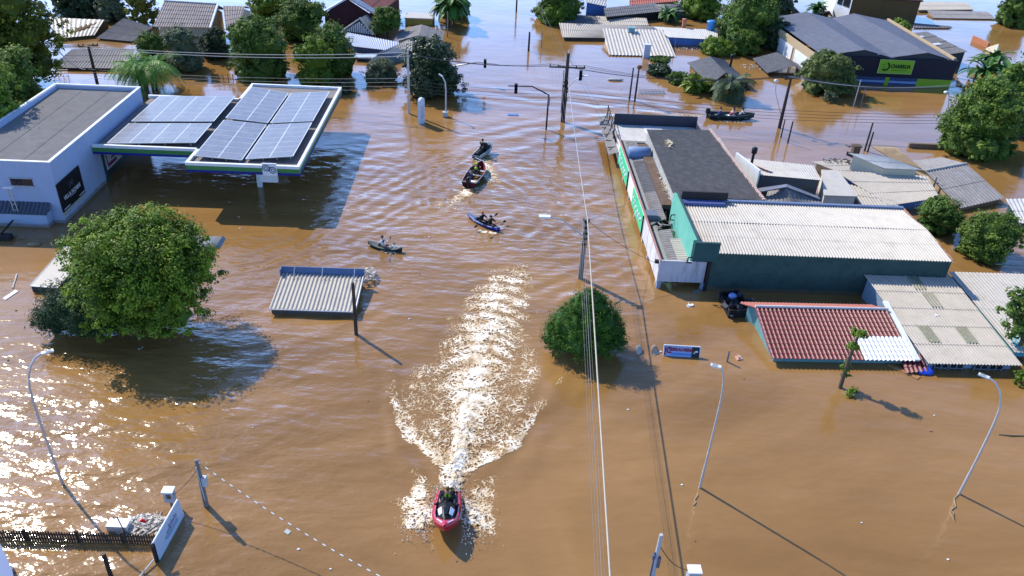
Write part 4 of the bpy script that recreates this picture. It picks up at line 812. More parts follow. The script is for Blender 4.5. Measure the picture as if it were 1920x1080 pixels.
# house with the solar panels
t = thing('house', 'dark maroon gabled house with white verge and a strip of solar panels on its roof', 'house', (-18, 106, 0))
a, p_, c = g(604, 26, 2.6), g(651, -3, 4.4), g(706, 31, 2.6); bk = Vector((1.5, 11, 0))
m = MB(); m.add([a+Vector((.3, 0, 0)), p_+Vector((0, .3, -.15)), c+Vector((-.3, 0, 0)), Vector((c.x-.3, c.y, -.5)), Vector((a.x+.3, a.y, -.5))], [(4, 3, 2, 1, 0)]); m.slab([a+Vector((.3, .1, 0)), a+bk, a*Vector((1, 1, 0))+bk+Vector((0, 0, -.5)), a*Vector((1, 1, 0))+Vector((.3, .1, -.5))], .2); m.slab([c+Vector((-.3, .1, 0)), c+bk, c*Vector((1, 1, 0))+bk+Vector((0, 0, -.5)), c*Vector((1, 1, 0))+Vector((-.3, .1, -.5))], .2); part('wall', m, MAROON, t)
m = MB(); m.corr(a+bk, a, p_, p_+bk, .4, .03, 3, .03); m.corr(c, c+bk, p_+bk, p_, .4, .03, 3, .03); part('roof', m, mat('brown_red_tile', (.26, .10, .08), .7, .2, 2), t)
m = MB(); m.slab([a+Vector((-.2, -.1, .1)), p_+Vector((0, -.1, .15)), p_+Vector((0, .5, .15)), a+Vector((-.2, .5, .1))], .2); part('verge', m, WHITE, t)
m = MB(); s0_, s1_ = p_.lerp(c, .1), p_.lerp(c, .9); up_ = Vector((0, .2, .15)); m.slab([s0_+up_, s1_+up_, s1_+up_+Vector((.2, 1.5, 0)), s0_+up_+Vector((.2, 1.5, 0))], .06); sp_ = part('solar_array', m, PFR, t)
for k in range(6):
    u0, u1 = (k+.06)/6, (k+.94)/6; m = MB(); A_, B_ = s0_.lerp(s1_, u0)+up_+Vector((.01, .08, .03)), s0_.lerp(s1_, u1)+up_+Vector((.01, .08, .03)); m.slab([A_, B_, B_+Vector((.18, 1.35, 0)), A_+Vector((.18, 1.35, 0))], .02); part('solar_panel', m, PAN, sp_)
# slatted gable
t = thing('house', 'pale grey gabled house end with a slatted white vent beside the blue metal roof', 'house', g(672, 68))
a, p_, c = g(641, 58, 1.3), g(675, 34, 2.7), g(700, 66, 1.0); bk = Vector((1.3, 4.5, 0))
m = MB(); m.corr(a+bk, a, p_, p_+bk, .3, .02, 2, .02); m.corr(c, c+bk, p_+bk, p_, .3, .02, 2, .02); part('roof', m, CONC, t)
for k in range(15):
    m = MB(); u = (k+.5)/15; e = a.lerp(c, u); top = (a.lerp(p_, u/.58) if u < .58 else p_.lerp(c, (u-.58)/.42)); m.box(((e.x), e.y+.2, (e.z+top.z)/2-.1), (.16, .05, max(.05, top.z-e.z-.25))); part('vent_slat', m, WHITE, t)
m = MB(); m.add([a+Vector((.2, .3, 0)), p_+Vector((0, .3, -.1)), c+Vector((-.2, .3, 0)), Vector((c.x, c.y+.3, -.5)), Vector((a.x, a.y+.3, -.5))], [(4, 3, 2, 1, 0)]); part('wall', m, mat('dark_gap', (.1, .1, .11), .8), t)
m = MB(); m.slab([a+Vector((0, -.1, .08)), p_+Vector((0, -.1, .08)), p_+Vector((.05, .25, .08)), a+Vector((0, .25, .08))], .14); m.slab([p_+Vector((0, -.1, .08)), c+Vector((0, -.1, .08)), c+Vector((0, .25, .08)), p_+Vector((.05, .25, .08))], .14); part('verge', m, CONCL, t)
sheet_house('long_shed', 'long shed with a blue-white ribbed metal roof sloping toward the water', g(662, 87, .7), g(745, 97, .7), g(748, 79, 1.3), g(637, 58, 1.5), mat('blue_white_sheet', (.42, .47, .6), .4, .05, 1), mat('slate_blue_wall', (.07, .1, .17), .7), .3, 1, cat='shed', amp=.03)
m = MB(); a_, b_ = g(664, 107, .5), g(705, 109, .5); m.slab([a_, b_, b_+Vector((0, 1.2, .1)), a_+Vector((0, 1.2, .1))], .15); q = thing('canopy', 'small pale flat canopy at the water below the long blue-white shed', 'canopy', g(684, 112)); part('roof', m, mat('pale_blue_slab', (.4, .5, .58), .6), q)
m = MB(); m.bx(a_.x+.2, b_.x-.2, a_.y+.3, a_.y+1.1, -.4, .36); part('wall', m, mat('slate_blue_wall', (.07, .1, .17), .7), q)
sheet_house('house', 'beige sheet verandah roof behind the low shrub and the large dark tree', g(690, 118, .7), g(775, 98, .7), g(775, 70, 1.4), g(712, 98, 1.4), FIBERL, mat('verandah_wall', (.13, .16, .2), .8), .4, 3, amp=.025)
sheet_house('house', 'grey gabled house with its ridge pointing at the camera behind the large dark tree', g(829, 79, 1.1), g(834, 60, 1.1), g(791, 46, 1.9), g(786, 66, 1.9), FIBER, CREAM, .35, 3, back=1.0, amp=.025)
t = thing('shed', 'yellow walled box shed with a bright white flat roof in the far water', 'shed', g(785, 42))
a_, b_ = g(758, 33, .95), g(812, 35, .95); dd = Vector((.1, 3.2, 0)); m = MB(); m.slab([a_, b_, b_+dd, a_+dd], .15); part('roof', m, METALW, t)
m = MB(); m.wallring([a_+Vector((.1, .1, -.16)), b_+Vector((-.1, .1, -.16)), b_+dd+Vector((-.1, -.1, -.16)), a_+dd+Vector((.1, -.1, -.16))], -.5); part('wall', m, mat('mustard_wall', (.35, .27, .06), .8), t)
# right far
a_, b_ = g(1097, 20, .0), g(1132, 21, .0)
sheet_house('house', 'bright blue walled house with pale roof at the top centre right', g(1097, 4, 2.2), g(1135, 12, 1.6), g(1142, -8, 2.2), g(1105, -12, 2.6), CONCL, BLUEW, .4, 2)
sheet_house('house', 'dark flat sheet roofed house below the red roof at the top', g(1136, 32, 1.2), g(1236, 22, 1.2), g(1228, 5, 1.7), g(1132, 15, 1.7), FIBERD, DARK, .4, 3)
sheet_house('house', 'grey gable house with white verge at the right end of the red roof', g(1236, 22, 1.2), g(1296, 22, .9), g(1276, 8, 1.8), g(1226, 8, 1.6), FIBER, mat('dark_gap', (.1, .1, .11), .8), .4, 3)
sheet_house('house', 'long faded red roofed house at the very top right of centre', g(1180, 10, 1.6), g(1275, 2, 1.6), g(1270, -14, 2.2), g(1180, -10, 2.2), mat('faded_red_tile', (.4, .13, .1), .8, .15, 2), TAN, .4, 3)
sheet_house('shed', 'beige strip roof with debris behind the long grey fibre roofed shed', g(1125, 47, .5), g(1216, 48, .5), g(1212, 34, .8), g(1118, 30, .8), FIBERL, TAN, .3, 2)
sheet_house('shed', 'low rough grey roof sheet on the water behind the white corrugated roof', g(1050, 44, .3), g(1132, 46, .3), g(1125, 31, .5), g(1085, 28, .5), FIBERD, WOODD, .3, 1)
sheet_house('shed', 'long grey fibre roofed shed left of the white corrugated roof', g(1055, 70, .45), g(1165, 72, .45), g(1250, 50, .9), g(1048, 43, .9), FIBERL, WOODD, .3, 2)
sheet_house('house', 'white corrugated roof sloping straight into the water', g(1142, 103, .12), g(1267, 106, .12), g(1246, 56, 1.35), g(1130, 53, 1.35), METALW, WHITE, .45, 1, amp=.05)
m = MB(); q = g(1184, 56, 1.45); m.box(q, (.8, .8, .5)); m.box(q+Vector((0, 0, .3)), (1.1, 1.0, .1)); single('roof_hatch', m, mat('teal_cap', (.18, .3, .33), .6), 'dark square hatch at the ridge of the white corrugated roof', 'hatch')
q = g(1211, 108, 0); m = MB(); m.box(q+Vector((0, 0, .65)), (.8, .7, 1.9)); m.box(q+Vector((0, 0, 1.65)), (.95, .85, .12)); single('chimney', m, mat('pale_grey_render', (.5, .53, .6), .8), 'pale square chimney rising from the water at the white corrugated roof', 'chimney')
t = sheet_house('long_house', 'long blue house with a flat pale roof beside the green trees', g(1253, 70, 1.15), g(1346, 75, 1.15), g(1345, 56, 1.3), g(1225, 50, 1.3), CONCL, BLUEW, .3, 1, amp=.015, inset=.1)
q = g(1332, 56, 1.3); m = MB(); m.lathe(q, [(.55, 0), (.62, 1.0), (.68, 1.05), (.66, 1.15), (.2, 1.3)], 14); single('water_tank', m, BLUEP, 'bright blue round water tank on the flat roof of the long blue house', 'tank')
q = g(1282, 51, 1.3); m = MB(); m.box(q+Vector((0, 0, .4)), (.5, .5, .9)); m.lathe(q+Vector((0, 0, .8)), [(.2, 0), (.4, .3)], 8); single('chimney', m, TERRA, 'orange clay chimney pot at the back of the long blue house', 'chimney')
rubble('debris_pile', 'pale rubbish drifting against the front of the long blue house', 'debris', g(1300, 93, 0), 3.4, .5, 70, .25, 31)
# hipped dark houses
def hip(name, label, P, rm_, wm, wave=.3):
    """P: list of roof quads; walls drop from the outer low points"""
    t = thing(name, label, 'house', (sum((Vector(q[0]) for q in P), Vector())/len(P))*Vector((1, 1, 0)))
    m = MB()
    for q in P: m.corr(*q, wave, .03, 3, .03)
    part('roof', m, rm_, t); m = MB(); c = sum((Vector(p) for q in P for p in q), Vector())/(4*len(P))
    for q in P:
        a_, b_ = [Vector(x).lerp(Vector((c.x, c.y, Vector(x).z)), .12)-Vector((0, 0, .08)) for x in q[:2]]; m.add([a_, b_, (b_.x, b_.y, -.5), (a_.x, a_.y, -.5)], [(0, 3, 2, 1)])
    part('wall', m, wm, t); return t
ap, rd = g(1332, 106, 1.6), g(1361, 136, 1.6)
hip('house', 'dark grey gabled roof with a black flue in the bushes below the long blue house', [(g(1288, 118, .5), g(1332, 159, .5), rd, ap), (g(1416, 166, .35), g(1358, 112, .6), ap, rd)], FIBERD, TAN)
q = g(1369, 125, 1.1); m = MB(); m.tube([q, q+Vector((.05, 0, 1.3))], .14, 8); m.lathe(q+Vector((.05, 0, 1.1)), [(.15, 0), (.22, .1), (.22, .35)], 8); single('flue', m, BLACK, 'short black flue pipe on the dark gabled roof in the bushes', 'flue')
ap, rd = g(1456, 98, 1.3), g(1490, 124, 1.3)
hip('house', 'small dark sheet roof with a sagging front left of the round tree by the store', [(g(1411, 110, .45), g(1438, 137, .45), rd, ap), (g(1507, 140, .4), g(1500, 122, .5), ap, rd)], FIBERD, DARK)
rubble('debris_pile', 'pale debris washed against the small dark sheet roof', 'debris', g(1418, 126, 0), 2.0, 1.2, 50, .2, 44)
# top right
t = thing('house', 'tall white house with a glazed porch and mud brown side wall, top right', 'house', (52, 118, 0))
a, b_, c, d = g(1560, 30, 0), g(1588, 40, 0), g(1714, 44, 0), g(1725, 22, 0); H_ = 3.6
m = MB(); m.prism([a, b_, (b_.x+1, b_.y+7), (a.x+1, a.y+7)], -.5, H_); part('wall', m, WHITE, t)
m = MB(); m.prism([(b_.x+.05, b_.y+.2), (c.x, c.y), (c.x+.8, c.y+7), (b_.x+1.1, b_.y+7)], -.5, H_-.2); part('side_wall', m, BROWNW, t)
m = MB(); m.slab([a+Vector((-.3, -.3, H_+.25)), b_+Vector((.2, -.3, H_+.05)), b_+Vector((1.2, 7, H_+.8)), a+Vector((.8, 7, H_+.9))], .15); m.slab([b_+Vector((.2, 0, H_)), c+Vector((.3, -.2, H_-.15)), c+Vector((1, 7, H_+.3)), b_+Vector((1.2, 7, H_+.8))], .15); part('roof', m, MAROON, t)
for u0, u1 in ((.12, .42), (.5, .9)):
    p0, p1 = a.lerp(b_, u0), a.lerp(b_, u1); m = MB(); m.slab([p0+Vector((0, -.04, 3.2)), p1+Vector((0, -.04, 3.2)), p1+Vector((0, -.04, 2.0)), p0+Vector((0, -.04, 2.0))], .06); part('window', m, GLASS, t)
sheet_house('shed', 'long floating grey roof at the top right edge', g(1722, 19, .4), g(1828, 18, .4), g(1810, 4, .8), g(1704, 3, .8), FIBERL, TAN, .5, 2)
sheet_house('shed', 'rust stained low grey roof floating below the long grey roof at the top right', g(1750, 34, .15), g(1868, 36, .15), g(1852, 22, .4), g(1738, 19, .5), FIBER, TAN, .5, 2)
sheet_house('shed', 'thin dark roof edge surfacing right of the mud brown wall', g(1712, 53, .12), g(1786, 53, .12), g(1783, 49, .3), g(1714, 43, .5), FIBERD, DARK, .5, 1)
m = MB(); a_, b_ = g(1825, 76, 0), g(1854, 90, 0); dd = Vector((.3, .8, 0)); m.slab([a_+Vector((0, 0, .7)), b_+Vector((0, 0, .7)), b_+Vector((0, 0, -.4)), a_+Vector((0, 0, -.4))], .3); single('brick_wall', m, TERRA, 'short red brick wall standing in the water at the far right', 'wall')
m = MB(); a_, b_, c = g(1853, 88, .6), g(1873, 82, 1.2), g(1866, 104, 0); m.add([a_, b_, c, c+Vector((1.6, 1.5, -.2)), a_+Vector((.4, 1.2, -.6)), a_*Vector((1, 1, 0))], [(0, 5, 2, 1), (1, 2, 3), (1, 3, 4, 0), (0, 4, 5)]); single('roof_corner', m, CREAM, 'cream triangular roof corner beside the short red brick wall', 'roof')
rubble('debris_pile', 'pale sheet scraps on the water in front of the grey house at the right', 'debris', g(1590, 274, 0), .9, .3, 8, .05, 51, FIBERD)
m = MB(); a_, b_ = g(1340, 3, 0), g(1300, 2, 0)
m = MB(); m.slab([g(1475, -2, 2.2), g(1505, 30, 2.2), g(1506, 30, 0), g(1476, -2, 0)], .3); m.slab([g(1505, 30, 2.2), g(1555, 20, 1.6), g(1555, 20, 0), g(1505, 30, 0)], .25); single('wall', m, mat('dark_yard_wall', (.06, .065, .07), .8, dirt=(.3, .25, .18)), 'dark yard wall behind the store roof at the top right', 'wall')

# ================================================================== TREES
LEAF_MID = leafmat('leaf_mid', (.03, .068, .012), (.19, .28, .04))
LEAF_BRIGHT = leafmat('leaf_bright', (.045, .10, .012), (.26, .36, .035))
LEAF_DARK = leafmat('leaf_dark', (.014, .03, .012), (.075, .11, .045), .12, .32)
LEAF_GREY = leafmat('leaf_grey', (.05, .07, .035), (.22, .26, .14), .15)
LEAF_YEL = leafmat('leaf_yellow', (.06, .085, .012), (.24, .25, .03))
LEAF_BUSH = leafmat('leaf_bush', (.015, .05, .008), (.08, .19, .016), .2)
BARK = mat('bark', (.10, .075, .055), .9, .3, 5, bump=.4, stretch=(1, 1, .3))
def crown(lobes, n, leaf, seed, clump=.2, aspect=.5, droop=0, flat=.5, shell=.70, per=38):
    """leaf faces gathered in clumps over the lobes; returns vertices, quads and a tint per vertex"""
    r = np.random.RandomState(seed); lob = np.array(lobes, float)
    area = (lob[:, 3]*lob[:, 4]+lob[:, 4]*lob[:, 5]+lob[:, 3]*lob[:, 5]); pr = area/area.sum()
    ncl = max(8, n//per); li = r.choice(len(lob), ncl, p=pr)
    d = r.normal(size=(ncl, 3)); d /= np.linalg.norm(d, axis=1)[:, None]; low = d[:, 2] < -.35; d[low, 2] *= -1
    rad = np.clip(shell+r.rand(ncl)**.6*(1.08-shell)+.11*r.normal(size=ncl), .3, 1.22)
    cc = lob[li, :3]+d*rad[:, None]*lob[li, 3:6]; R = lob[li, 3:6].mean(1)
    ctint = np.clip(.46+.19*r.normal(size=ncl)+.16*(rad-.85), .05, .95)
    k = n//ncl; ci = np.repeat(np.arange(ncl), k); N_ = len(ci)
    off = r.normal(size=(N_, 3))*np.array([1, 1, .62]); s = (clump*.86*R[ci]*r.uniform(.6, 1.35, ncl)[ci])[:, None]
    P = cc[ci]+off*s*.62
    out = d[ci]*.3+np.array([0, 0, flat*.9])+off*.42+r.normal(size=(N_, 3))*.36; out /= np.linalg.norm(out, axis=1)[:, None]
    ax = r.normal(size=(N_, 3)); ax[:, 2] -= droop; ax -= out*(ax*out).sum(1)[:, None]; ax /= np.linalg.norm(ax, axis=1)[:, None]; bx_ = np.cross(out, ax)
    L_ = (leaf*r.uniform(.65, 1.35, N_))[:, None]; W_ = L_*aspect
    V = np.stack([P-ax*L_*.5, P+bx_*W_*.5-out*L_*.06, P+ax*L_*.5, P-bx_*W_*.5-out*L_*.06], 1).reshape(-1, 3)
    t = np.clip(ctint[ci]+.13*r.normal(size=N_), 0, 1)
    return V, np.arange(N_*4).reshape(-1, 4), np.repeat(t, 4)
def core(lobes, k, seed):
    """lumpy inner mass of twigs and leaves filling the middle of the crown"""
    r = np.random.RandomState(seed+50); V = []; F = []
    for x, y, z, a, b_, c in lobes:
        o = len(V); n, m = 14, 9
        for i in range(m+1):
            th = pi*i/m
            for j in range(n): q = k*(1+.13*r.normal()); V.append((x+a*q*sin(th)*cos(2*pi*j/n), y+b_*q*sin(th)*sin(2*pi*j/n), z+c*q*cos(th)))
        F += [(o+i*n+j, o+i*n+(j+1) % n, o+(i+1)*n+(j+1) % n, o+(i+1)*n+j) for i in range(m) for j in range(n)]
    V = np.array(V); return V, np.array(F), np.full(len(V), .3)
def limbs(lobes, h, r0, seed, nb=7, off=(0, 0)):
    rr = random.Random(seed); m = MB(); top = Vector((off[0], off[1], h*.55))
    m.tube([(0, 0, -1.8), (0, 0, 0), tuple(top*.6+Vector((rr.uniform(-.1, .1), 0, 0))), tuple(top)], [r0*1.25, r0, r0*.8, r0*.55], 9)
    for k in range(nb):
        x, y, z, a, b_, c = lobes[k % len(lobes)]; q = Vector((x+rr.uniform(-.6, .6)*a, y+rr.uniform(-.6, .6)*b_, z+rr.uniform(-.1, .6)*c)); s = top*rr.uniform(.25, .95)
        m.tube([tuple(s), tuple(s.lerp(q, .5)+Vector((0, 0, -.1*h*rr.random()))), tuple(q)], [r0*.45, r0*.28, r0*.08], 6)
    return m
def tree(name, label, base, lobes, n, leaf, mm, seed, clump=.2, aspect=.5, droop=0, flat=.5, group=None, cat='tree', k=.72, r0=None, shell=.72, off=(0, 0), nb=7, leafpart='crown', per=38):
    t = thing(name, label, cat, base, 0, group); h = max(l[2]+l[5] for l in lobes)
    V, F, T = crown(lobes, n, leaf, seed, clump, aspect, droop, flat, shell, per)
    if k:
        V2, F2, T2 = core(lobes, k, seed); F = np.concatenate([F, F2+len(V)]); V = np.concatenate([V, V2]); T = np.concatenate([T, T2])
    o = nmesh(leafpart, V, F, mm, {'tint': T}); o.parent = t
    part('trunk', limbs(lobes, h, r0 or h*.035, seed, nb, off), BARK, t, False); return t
def lobes_for(w, h, seed, nl=7, squash=.5, low=.18):
    """irregular heap of lobes filling a crown w wide and h high"""
    rr = random.Random(seed); R = w/2; zc = h*(low+(1-low)*.5); L_ = [(0, 0, zc, R*.72, R*.72, h*(1-low)*.5)]
    for k in range(nl):
        a = 2*pi*k/nl+rr.uniform(-.4, .4); d = R*rr.uniform(.42, .62); s = R*rr.uniform(.36, .52); z = h*rr.uniform(low+.14, .74)
        L_.append((d*cos(a), d*sin(a), z, s, s, min(s*.9, h*.3)))
    if low <= .1:
        for k in range(8):
            a = 2*pi*k/8+rr.uniform(-.3, .3); d = R*rr.uniform(.5, .62); q = R*rr.uniform(.3, .4); L_.append((d*cos(a), d*sin(a), h*rr.uniform(.1, .2), q, q, h*rr.uniform(.16, .24)))
    for k in range(3): L_.append((R*rr.uniform(-.35, .35), R*rr.uniform(-.35, .35), h*.8, R*.38, R*.38, h*.19))
    return L_
def ptree(label, bx, by, ty, wpx, mm, seed, n=5000, leaf=.34, name='tree', cat='tree', group=None, low=.1, clump=.22, aspect=.5, droop=0, nl=7, k=.7, flat=.5, back=.35):
    b = g(bx, by); h = up(b, bx, ty); w = wpx/ppm((b.x, b.y, h*.5)); b.y += w*back; h = up(b, bx, ty)
    return tree(name, label, b, lobes_for(w, h, seed, nl, low=low), int(n*1.7), leaf*.76, mm, seed, clump, aspect, droop, flat, group, cat, k)
# the big tree by the shop
b = g(246, 640); b.y += 1.9
big = [tuple(q*(.77, .84, .86, .77, .84, .86)[i]+(.45 if i == 0 else 0) for i, q in enumerate(l)) for l in [(0, 0, 4.6, 4.3, 4.0, 2.6), (-2.6, .8, 5.2, 2.6, 2.6, 2.0), (2.7, .2, 4.9, 2.6, 2.6, 2.2), (.2, 1.6, 6.3, 2.8, 2.4, 1.6), (-.9, -.6, 6.2, 2.4, 2.2, 1.5), (1.6, .6, 6.1, 2.0, 2.0, 1.4), (4.0, .6, 4.0, 1.7, 1.9, 1.6), (3.6, -1.4, 3.6, 1.7, 1.7, 1.5), (-4.0, .2, 4.4, 1.6, 1.8, 1.5), (.6, -2.4, 3.9, 2.6, 2.0, 1.9), (-1.8, -2.2, 3.8, 2.1, 1.9, 1.8), (2.4, -2.4, 3.2, 1.8, 1.6, 1.5), (.5, -1.4, 1.9, 2.7, 2.0, 1.6), (-1.6, -1.2, 2.0, 2.2, 1.8, 1.5), (.9, -1.9, 1.5, 2.5, 1.9, 1.3), (-1.2, -2.0, 1.6, 2.2, 1.6, 1.3), (2.8, -1.4, 1.6, 1.8, 1.7, 1.4), (0, 1, 1.4, 3.2, 2.4, 1.5)]]
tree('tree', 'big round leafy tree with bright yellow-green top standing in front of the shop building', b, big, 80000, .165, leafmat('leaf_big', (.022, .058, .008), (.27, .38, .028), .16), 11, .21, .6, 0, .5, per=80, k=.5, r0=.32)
b = g(140, 650); b.y += 1.6
tree('shrub', 'dark drooping shrub in the water at the left foot of the big round tree', b, [(0, 0, 1.5, 2.2, 1.9, 1.5), (1.5, .4, 1.7, 1.8, 1.7, 1.3), (-1.2, -.3, 1.1, 1.5, 1.4, 1.0), (.7, -.6, .9, 1.8, 1.2, .9), (2.4, -.2, 1.0, 1.4, 1.2, 1.0)], 11000, .2, leafmat('leaf_shrub', (.012, .033, .014), (.06, .11, .04), .15), 12, .24, .3, .8, .3, cat='shrub', k=.74, r0=.12)
# round bush mid right
b = g(1096, 676); b.y += 1.15
bush = [(x, y, z*.9, a_, b__, c_*.9) for x, y, z, a_, b__, c_ in [(0, 0, 1.25, 2.15, 2.0, 1.3), (.1, 0, 2.35, 1.75, 1.65, 1.3), (.15, 0, 3.3, 1.15, 1.1, 1.0), (.15, 0, 4.0, .6, .6, .6), (1.0, -.3, 1.9, 1.1, 1.1, 1.2), (-.9, -.2, 1.9, 1.1, 1.1, 1.2), (.1, -.8, 1.5, 1.5, 1.2, 1.2), (-1.5, -.2, 1.0, .95, 1.0, .85), (1.55, -.2, 1.1, .85, .9, .95), (-2.05, -.1, .8, .42, .45, .4)]]
tree('bush', 'dense dark green cone shaped bush growing out of the water under the cables', b, bush, 42000, .11, LEAF_BUSH, 13, .17, .42, .5, .4, cat='bush', k=.86, r0=.16)
# top left mass
def wtree(label, b, w, h, mm, seed, n, leaf, nl=8): return tree('tree', label, Vector(b), lobes_for(w, h, seed, nl, low=.0), n, leaf, mm, seed, .22, .55, 0, .5, k=.48, per=42)
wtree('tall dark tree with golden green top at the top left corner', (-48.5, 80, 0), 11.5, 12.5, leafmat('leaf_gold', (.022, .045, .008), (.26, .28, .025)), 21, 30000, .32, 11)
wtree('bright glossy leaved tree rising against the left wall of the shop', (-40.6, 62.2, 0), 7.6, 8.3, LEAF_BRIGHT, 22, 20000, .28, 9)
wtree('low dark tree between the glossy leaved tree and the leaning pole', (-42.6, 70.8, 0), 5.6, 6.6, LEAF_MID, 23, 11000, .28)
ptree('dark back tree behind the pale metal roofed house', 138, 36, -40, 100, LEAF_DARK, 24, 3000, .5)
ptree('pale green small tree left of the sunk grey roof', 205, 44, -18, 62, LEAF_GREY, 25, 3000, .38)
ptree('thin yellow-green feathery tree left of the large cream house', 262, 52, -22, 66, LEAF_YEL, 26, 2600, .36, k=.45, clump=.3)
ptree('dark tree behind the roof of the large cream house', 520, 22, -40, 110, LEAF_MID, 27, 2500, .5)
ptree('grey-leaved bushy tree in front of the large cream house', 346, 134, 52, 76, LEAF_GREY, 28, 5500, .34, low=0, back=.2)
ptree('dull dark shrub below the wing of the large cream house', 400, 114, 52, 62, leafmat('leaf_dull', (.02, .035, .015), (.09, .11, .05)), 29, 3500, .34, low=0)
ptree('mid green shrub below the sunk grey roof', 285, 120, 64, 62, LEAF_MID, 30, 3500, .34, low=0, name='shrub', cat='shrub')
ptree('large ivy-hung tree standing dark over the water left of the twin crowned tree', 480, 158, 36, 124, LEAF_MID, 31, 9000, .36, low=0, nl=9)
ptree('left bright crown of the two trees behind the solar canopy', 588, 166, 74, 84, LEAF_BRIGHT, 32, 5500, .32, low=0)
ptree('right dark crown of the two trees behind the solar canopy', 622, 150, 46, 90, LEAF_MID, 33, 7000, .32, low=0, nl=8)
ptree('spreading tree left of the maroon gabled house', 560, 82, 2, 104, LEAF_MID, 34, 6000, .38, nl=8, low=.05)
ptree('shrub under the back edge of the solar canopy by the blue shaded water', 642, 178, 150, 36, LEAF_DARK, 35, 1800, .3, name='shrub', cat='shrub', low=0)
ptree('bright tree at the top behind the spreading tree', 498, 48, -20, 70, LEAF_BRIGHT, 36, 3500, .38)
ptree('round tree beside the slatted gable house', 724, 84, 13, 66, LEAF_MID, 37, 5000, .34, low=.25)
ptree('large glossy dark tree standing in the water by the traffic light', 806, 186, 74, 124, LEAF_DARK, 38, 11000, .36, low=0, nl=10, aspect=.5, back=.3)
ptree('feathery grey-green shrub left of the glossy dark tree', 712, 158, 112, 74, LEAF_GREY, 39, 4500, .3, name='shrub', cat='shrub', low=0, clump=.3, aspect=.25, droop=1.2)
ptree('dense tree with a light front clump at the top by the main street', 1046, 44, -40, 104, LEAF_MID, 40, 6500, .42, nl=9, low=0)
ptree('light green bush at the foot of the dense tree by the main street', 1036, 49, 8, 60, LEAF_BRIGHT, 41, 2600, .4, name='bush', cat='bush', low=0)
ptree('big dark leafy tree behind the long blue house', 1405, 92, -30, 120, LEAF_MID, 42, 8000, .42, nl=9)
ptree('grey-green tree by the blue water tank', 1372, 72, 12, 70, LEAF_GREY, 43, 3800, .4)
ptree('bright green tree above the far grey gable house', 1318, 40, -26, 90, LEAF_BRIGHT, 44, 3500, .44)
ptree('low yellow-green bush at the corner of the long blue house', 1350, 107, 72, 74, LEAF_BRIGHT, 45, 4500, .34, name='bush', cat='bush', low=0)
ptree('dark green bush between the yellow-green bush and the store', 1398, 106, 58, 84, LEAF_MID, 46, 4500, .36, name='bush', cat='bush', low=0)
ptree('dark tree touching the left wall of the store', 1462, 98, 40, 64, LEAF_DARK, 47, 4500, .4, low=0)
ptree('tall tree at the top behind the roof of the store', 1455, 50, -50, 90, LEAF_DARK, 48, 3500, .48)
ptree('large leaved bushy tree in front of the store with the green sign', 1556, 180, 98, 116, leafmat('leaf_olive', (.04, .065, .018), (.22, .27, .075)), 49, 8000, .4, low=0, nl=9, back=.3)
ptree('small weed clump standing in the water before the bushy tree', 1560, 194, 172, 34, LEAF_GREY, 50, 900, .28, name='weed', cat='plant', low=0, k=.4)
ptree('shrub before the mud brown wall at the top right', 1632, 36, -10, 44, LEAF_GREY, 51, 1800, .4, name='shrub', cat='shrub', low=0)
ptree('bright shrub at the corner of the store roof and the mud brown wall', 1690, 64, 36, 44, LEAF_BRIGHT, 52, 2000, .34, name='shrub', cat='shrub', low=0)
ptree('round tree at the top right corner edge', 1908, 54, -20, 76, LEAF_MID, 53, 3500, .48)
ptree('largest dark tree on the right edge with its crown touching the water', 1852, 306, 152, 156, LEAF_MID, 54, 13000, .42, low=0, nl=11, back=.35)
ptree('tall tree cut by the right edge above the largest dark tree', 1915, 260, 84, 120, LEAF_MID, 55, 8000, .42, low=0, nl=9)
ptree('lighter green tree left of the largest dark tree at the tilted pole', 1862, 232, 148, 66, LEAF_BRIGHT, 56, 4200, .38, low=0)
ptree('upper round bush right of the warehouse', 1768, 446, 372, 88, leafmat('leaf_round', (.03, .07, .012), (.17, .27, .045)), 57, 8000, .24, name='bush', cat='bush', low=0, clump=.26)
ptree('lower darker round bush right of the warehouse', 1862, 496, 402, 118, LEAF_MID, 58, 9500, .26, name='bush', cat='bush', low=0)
b = g(1905, 668)
tree('tree', 'sparse small tree at the right edge before the white roof', b, [(-.6, .6, 2.2, 1.2, 1.0, .9), (.7, .8, 3.0, 1.3, 1.0, .8), (-1.0, .3, 3.1, .9, .8, .6), (.2, .2, 1.4, 1.3, 1.0, .9), (1.3, 1.6, 3.8, 1.0, .9, .7), (-.2, 1.3, 3.3, .8, .8, .5)], 5200, .24, leafmat('leaf_sparse', (.02, .055, .01), (.16, .24, .04)), 59, .32, .55, 0, .5, k=0, shell=.3)
ptree('leafy sprig at the lower right edge beside the shed front', 1918, 728, 694, 34, LEAF_BRIGHT, 60, 700, .17, name='sprig', cat='plant', low=0, k=.5)
# low plants in the water right of centre
for lab, bx, by, ty, w, mm, sd, lf in (('broad leaved dark bush left of the low hedge plants in the water', 1238, 145, 122, 56, LEAF_DARK, 70, .4), ('mid green bush in the row of plants below the pale chimney', 1272, 160, 136, 46, LEAF_MID, 71, .3), ('bright tufted bush in the row of plants below the pale chimney', 1302, 176, 140, 44, LEAF_BRIGHT, 72, .36), ('yellow-green bush at the foot of the dark gabled roof', 1330, 174, 148, 40, LEAF_YEL, 73, .34), ('flat floating weed patch by the pale chimney', 1240, 118, 108, 46, LEAF_MID, 74, .25)):
    ptree(lab, bx, by, ty, w, mm, sd, 2600, lf, name='bush', cat='bush', low=0)
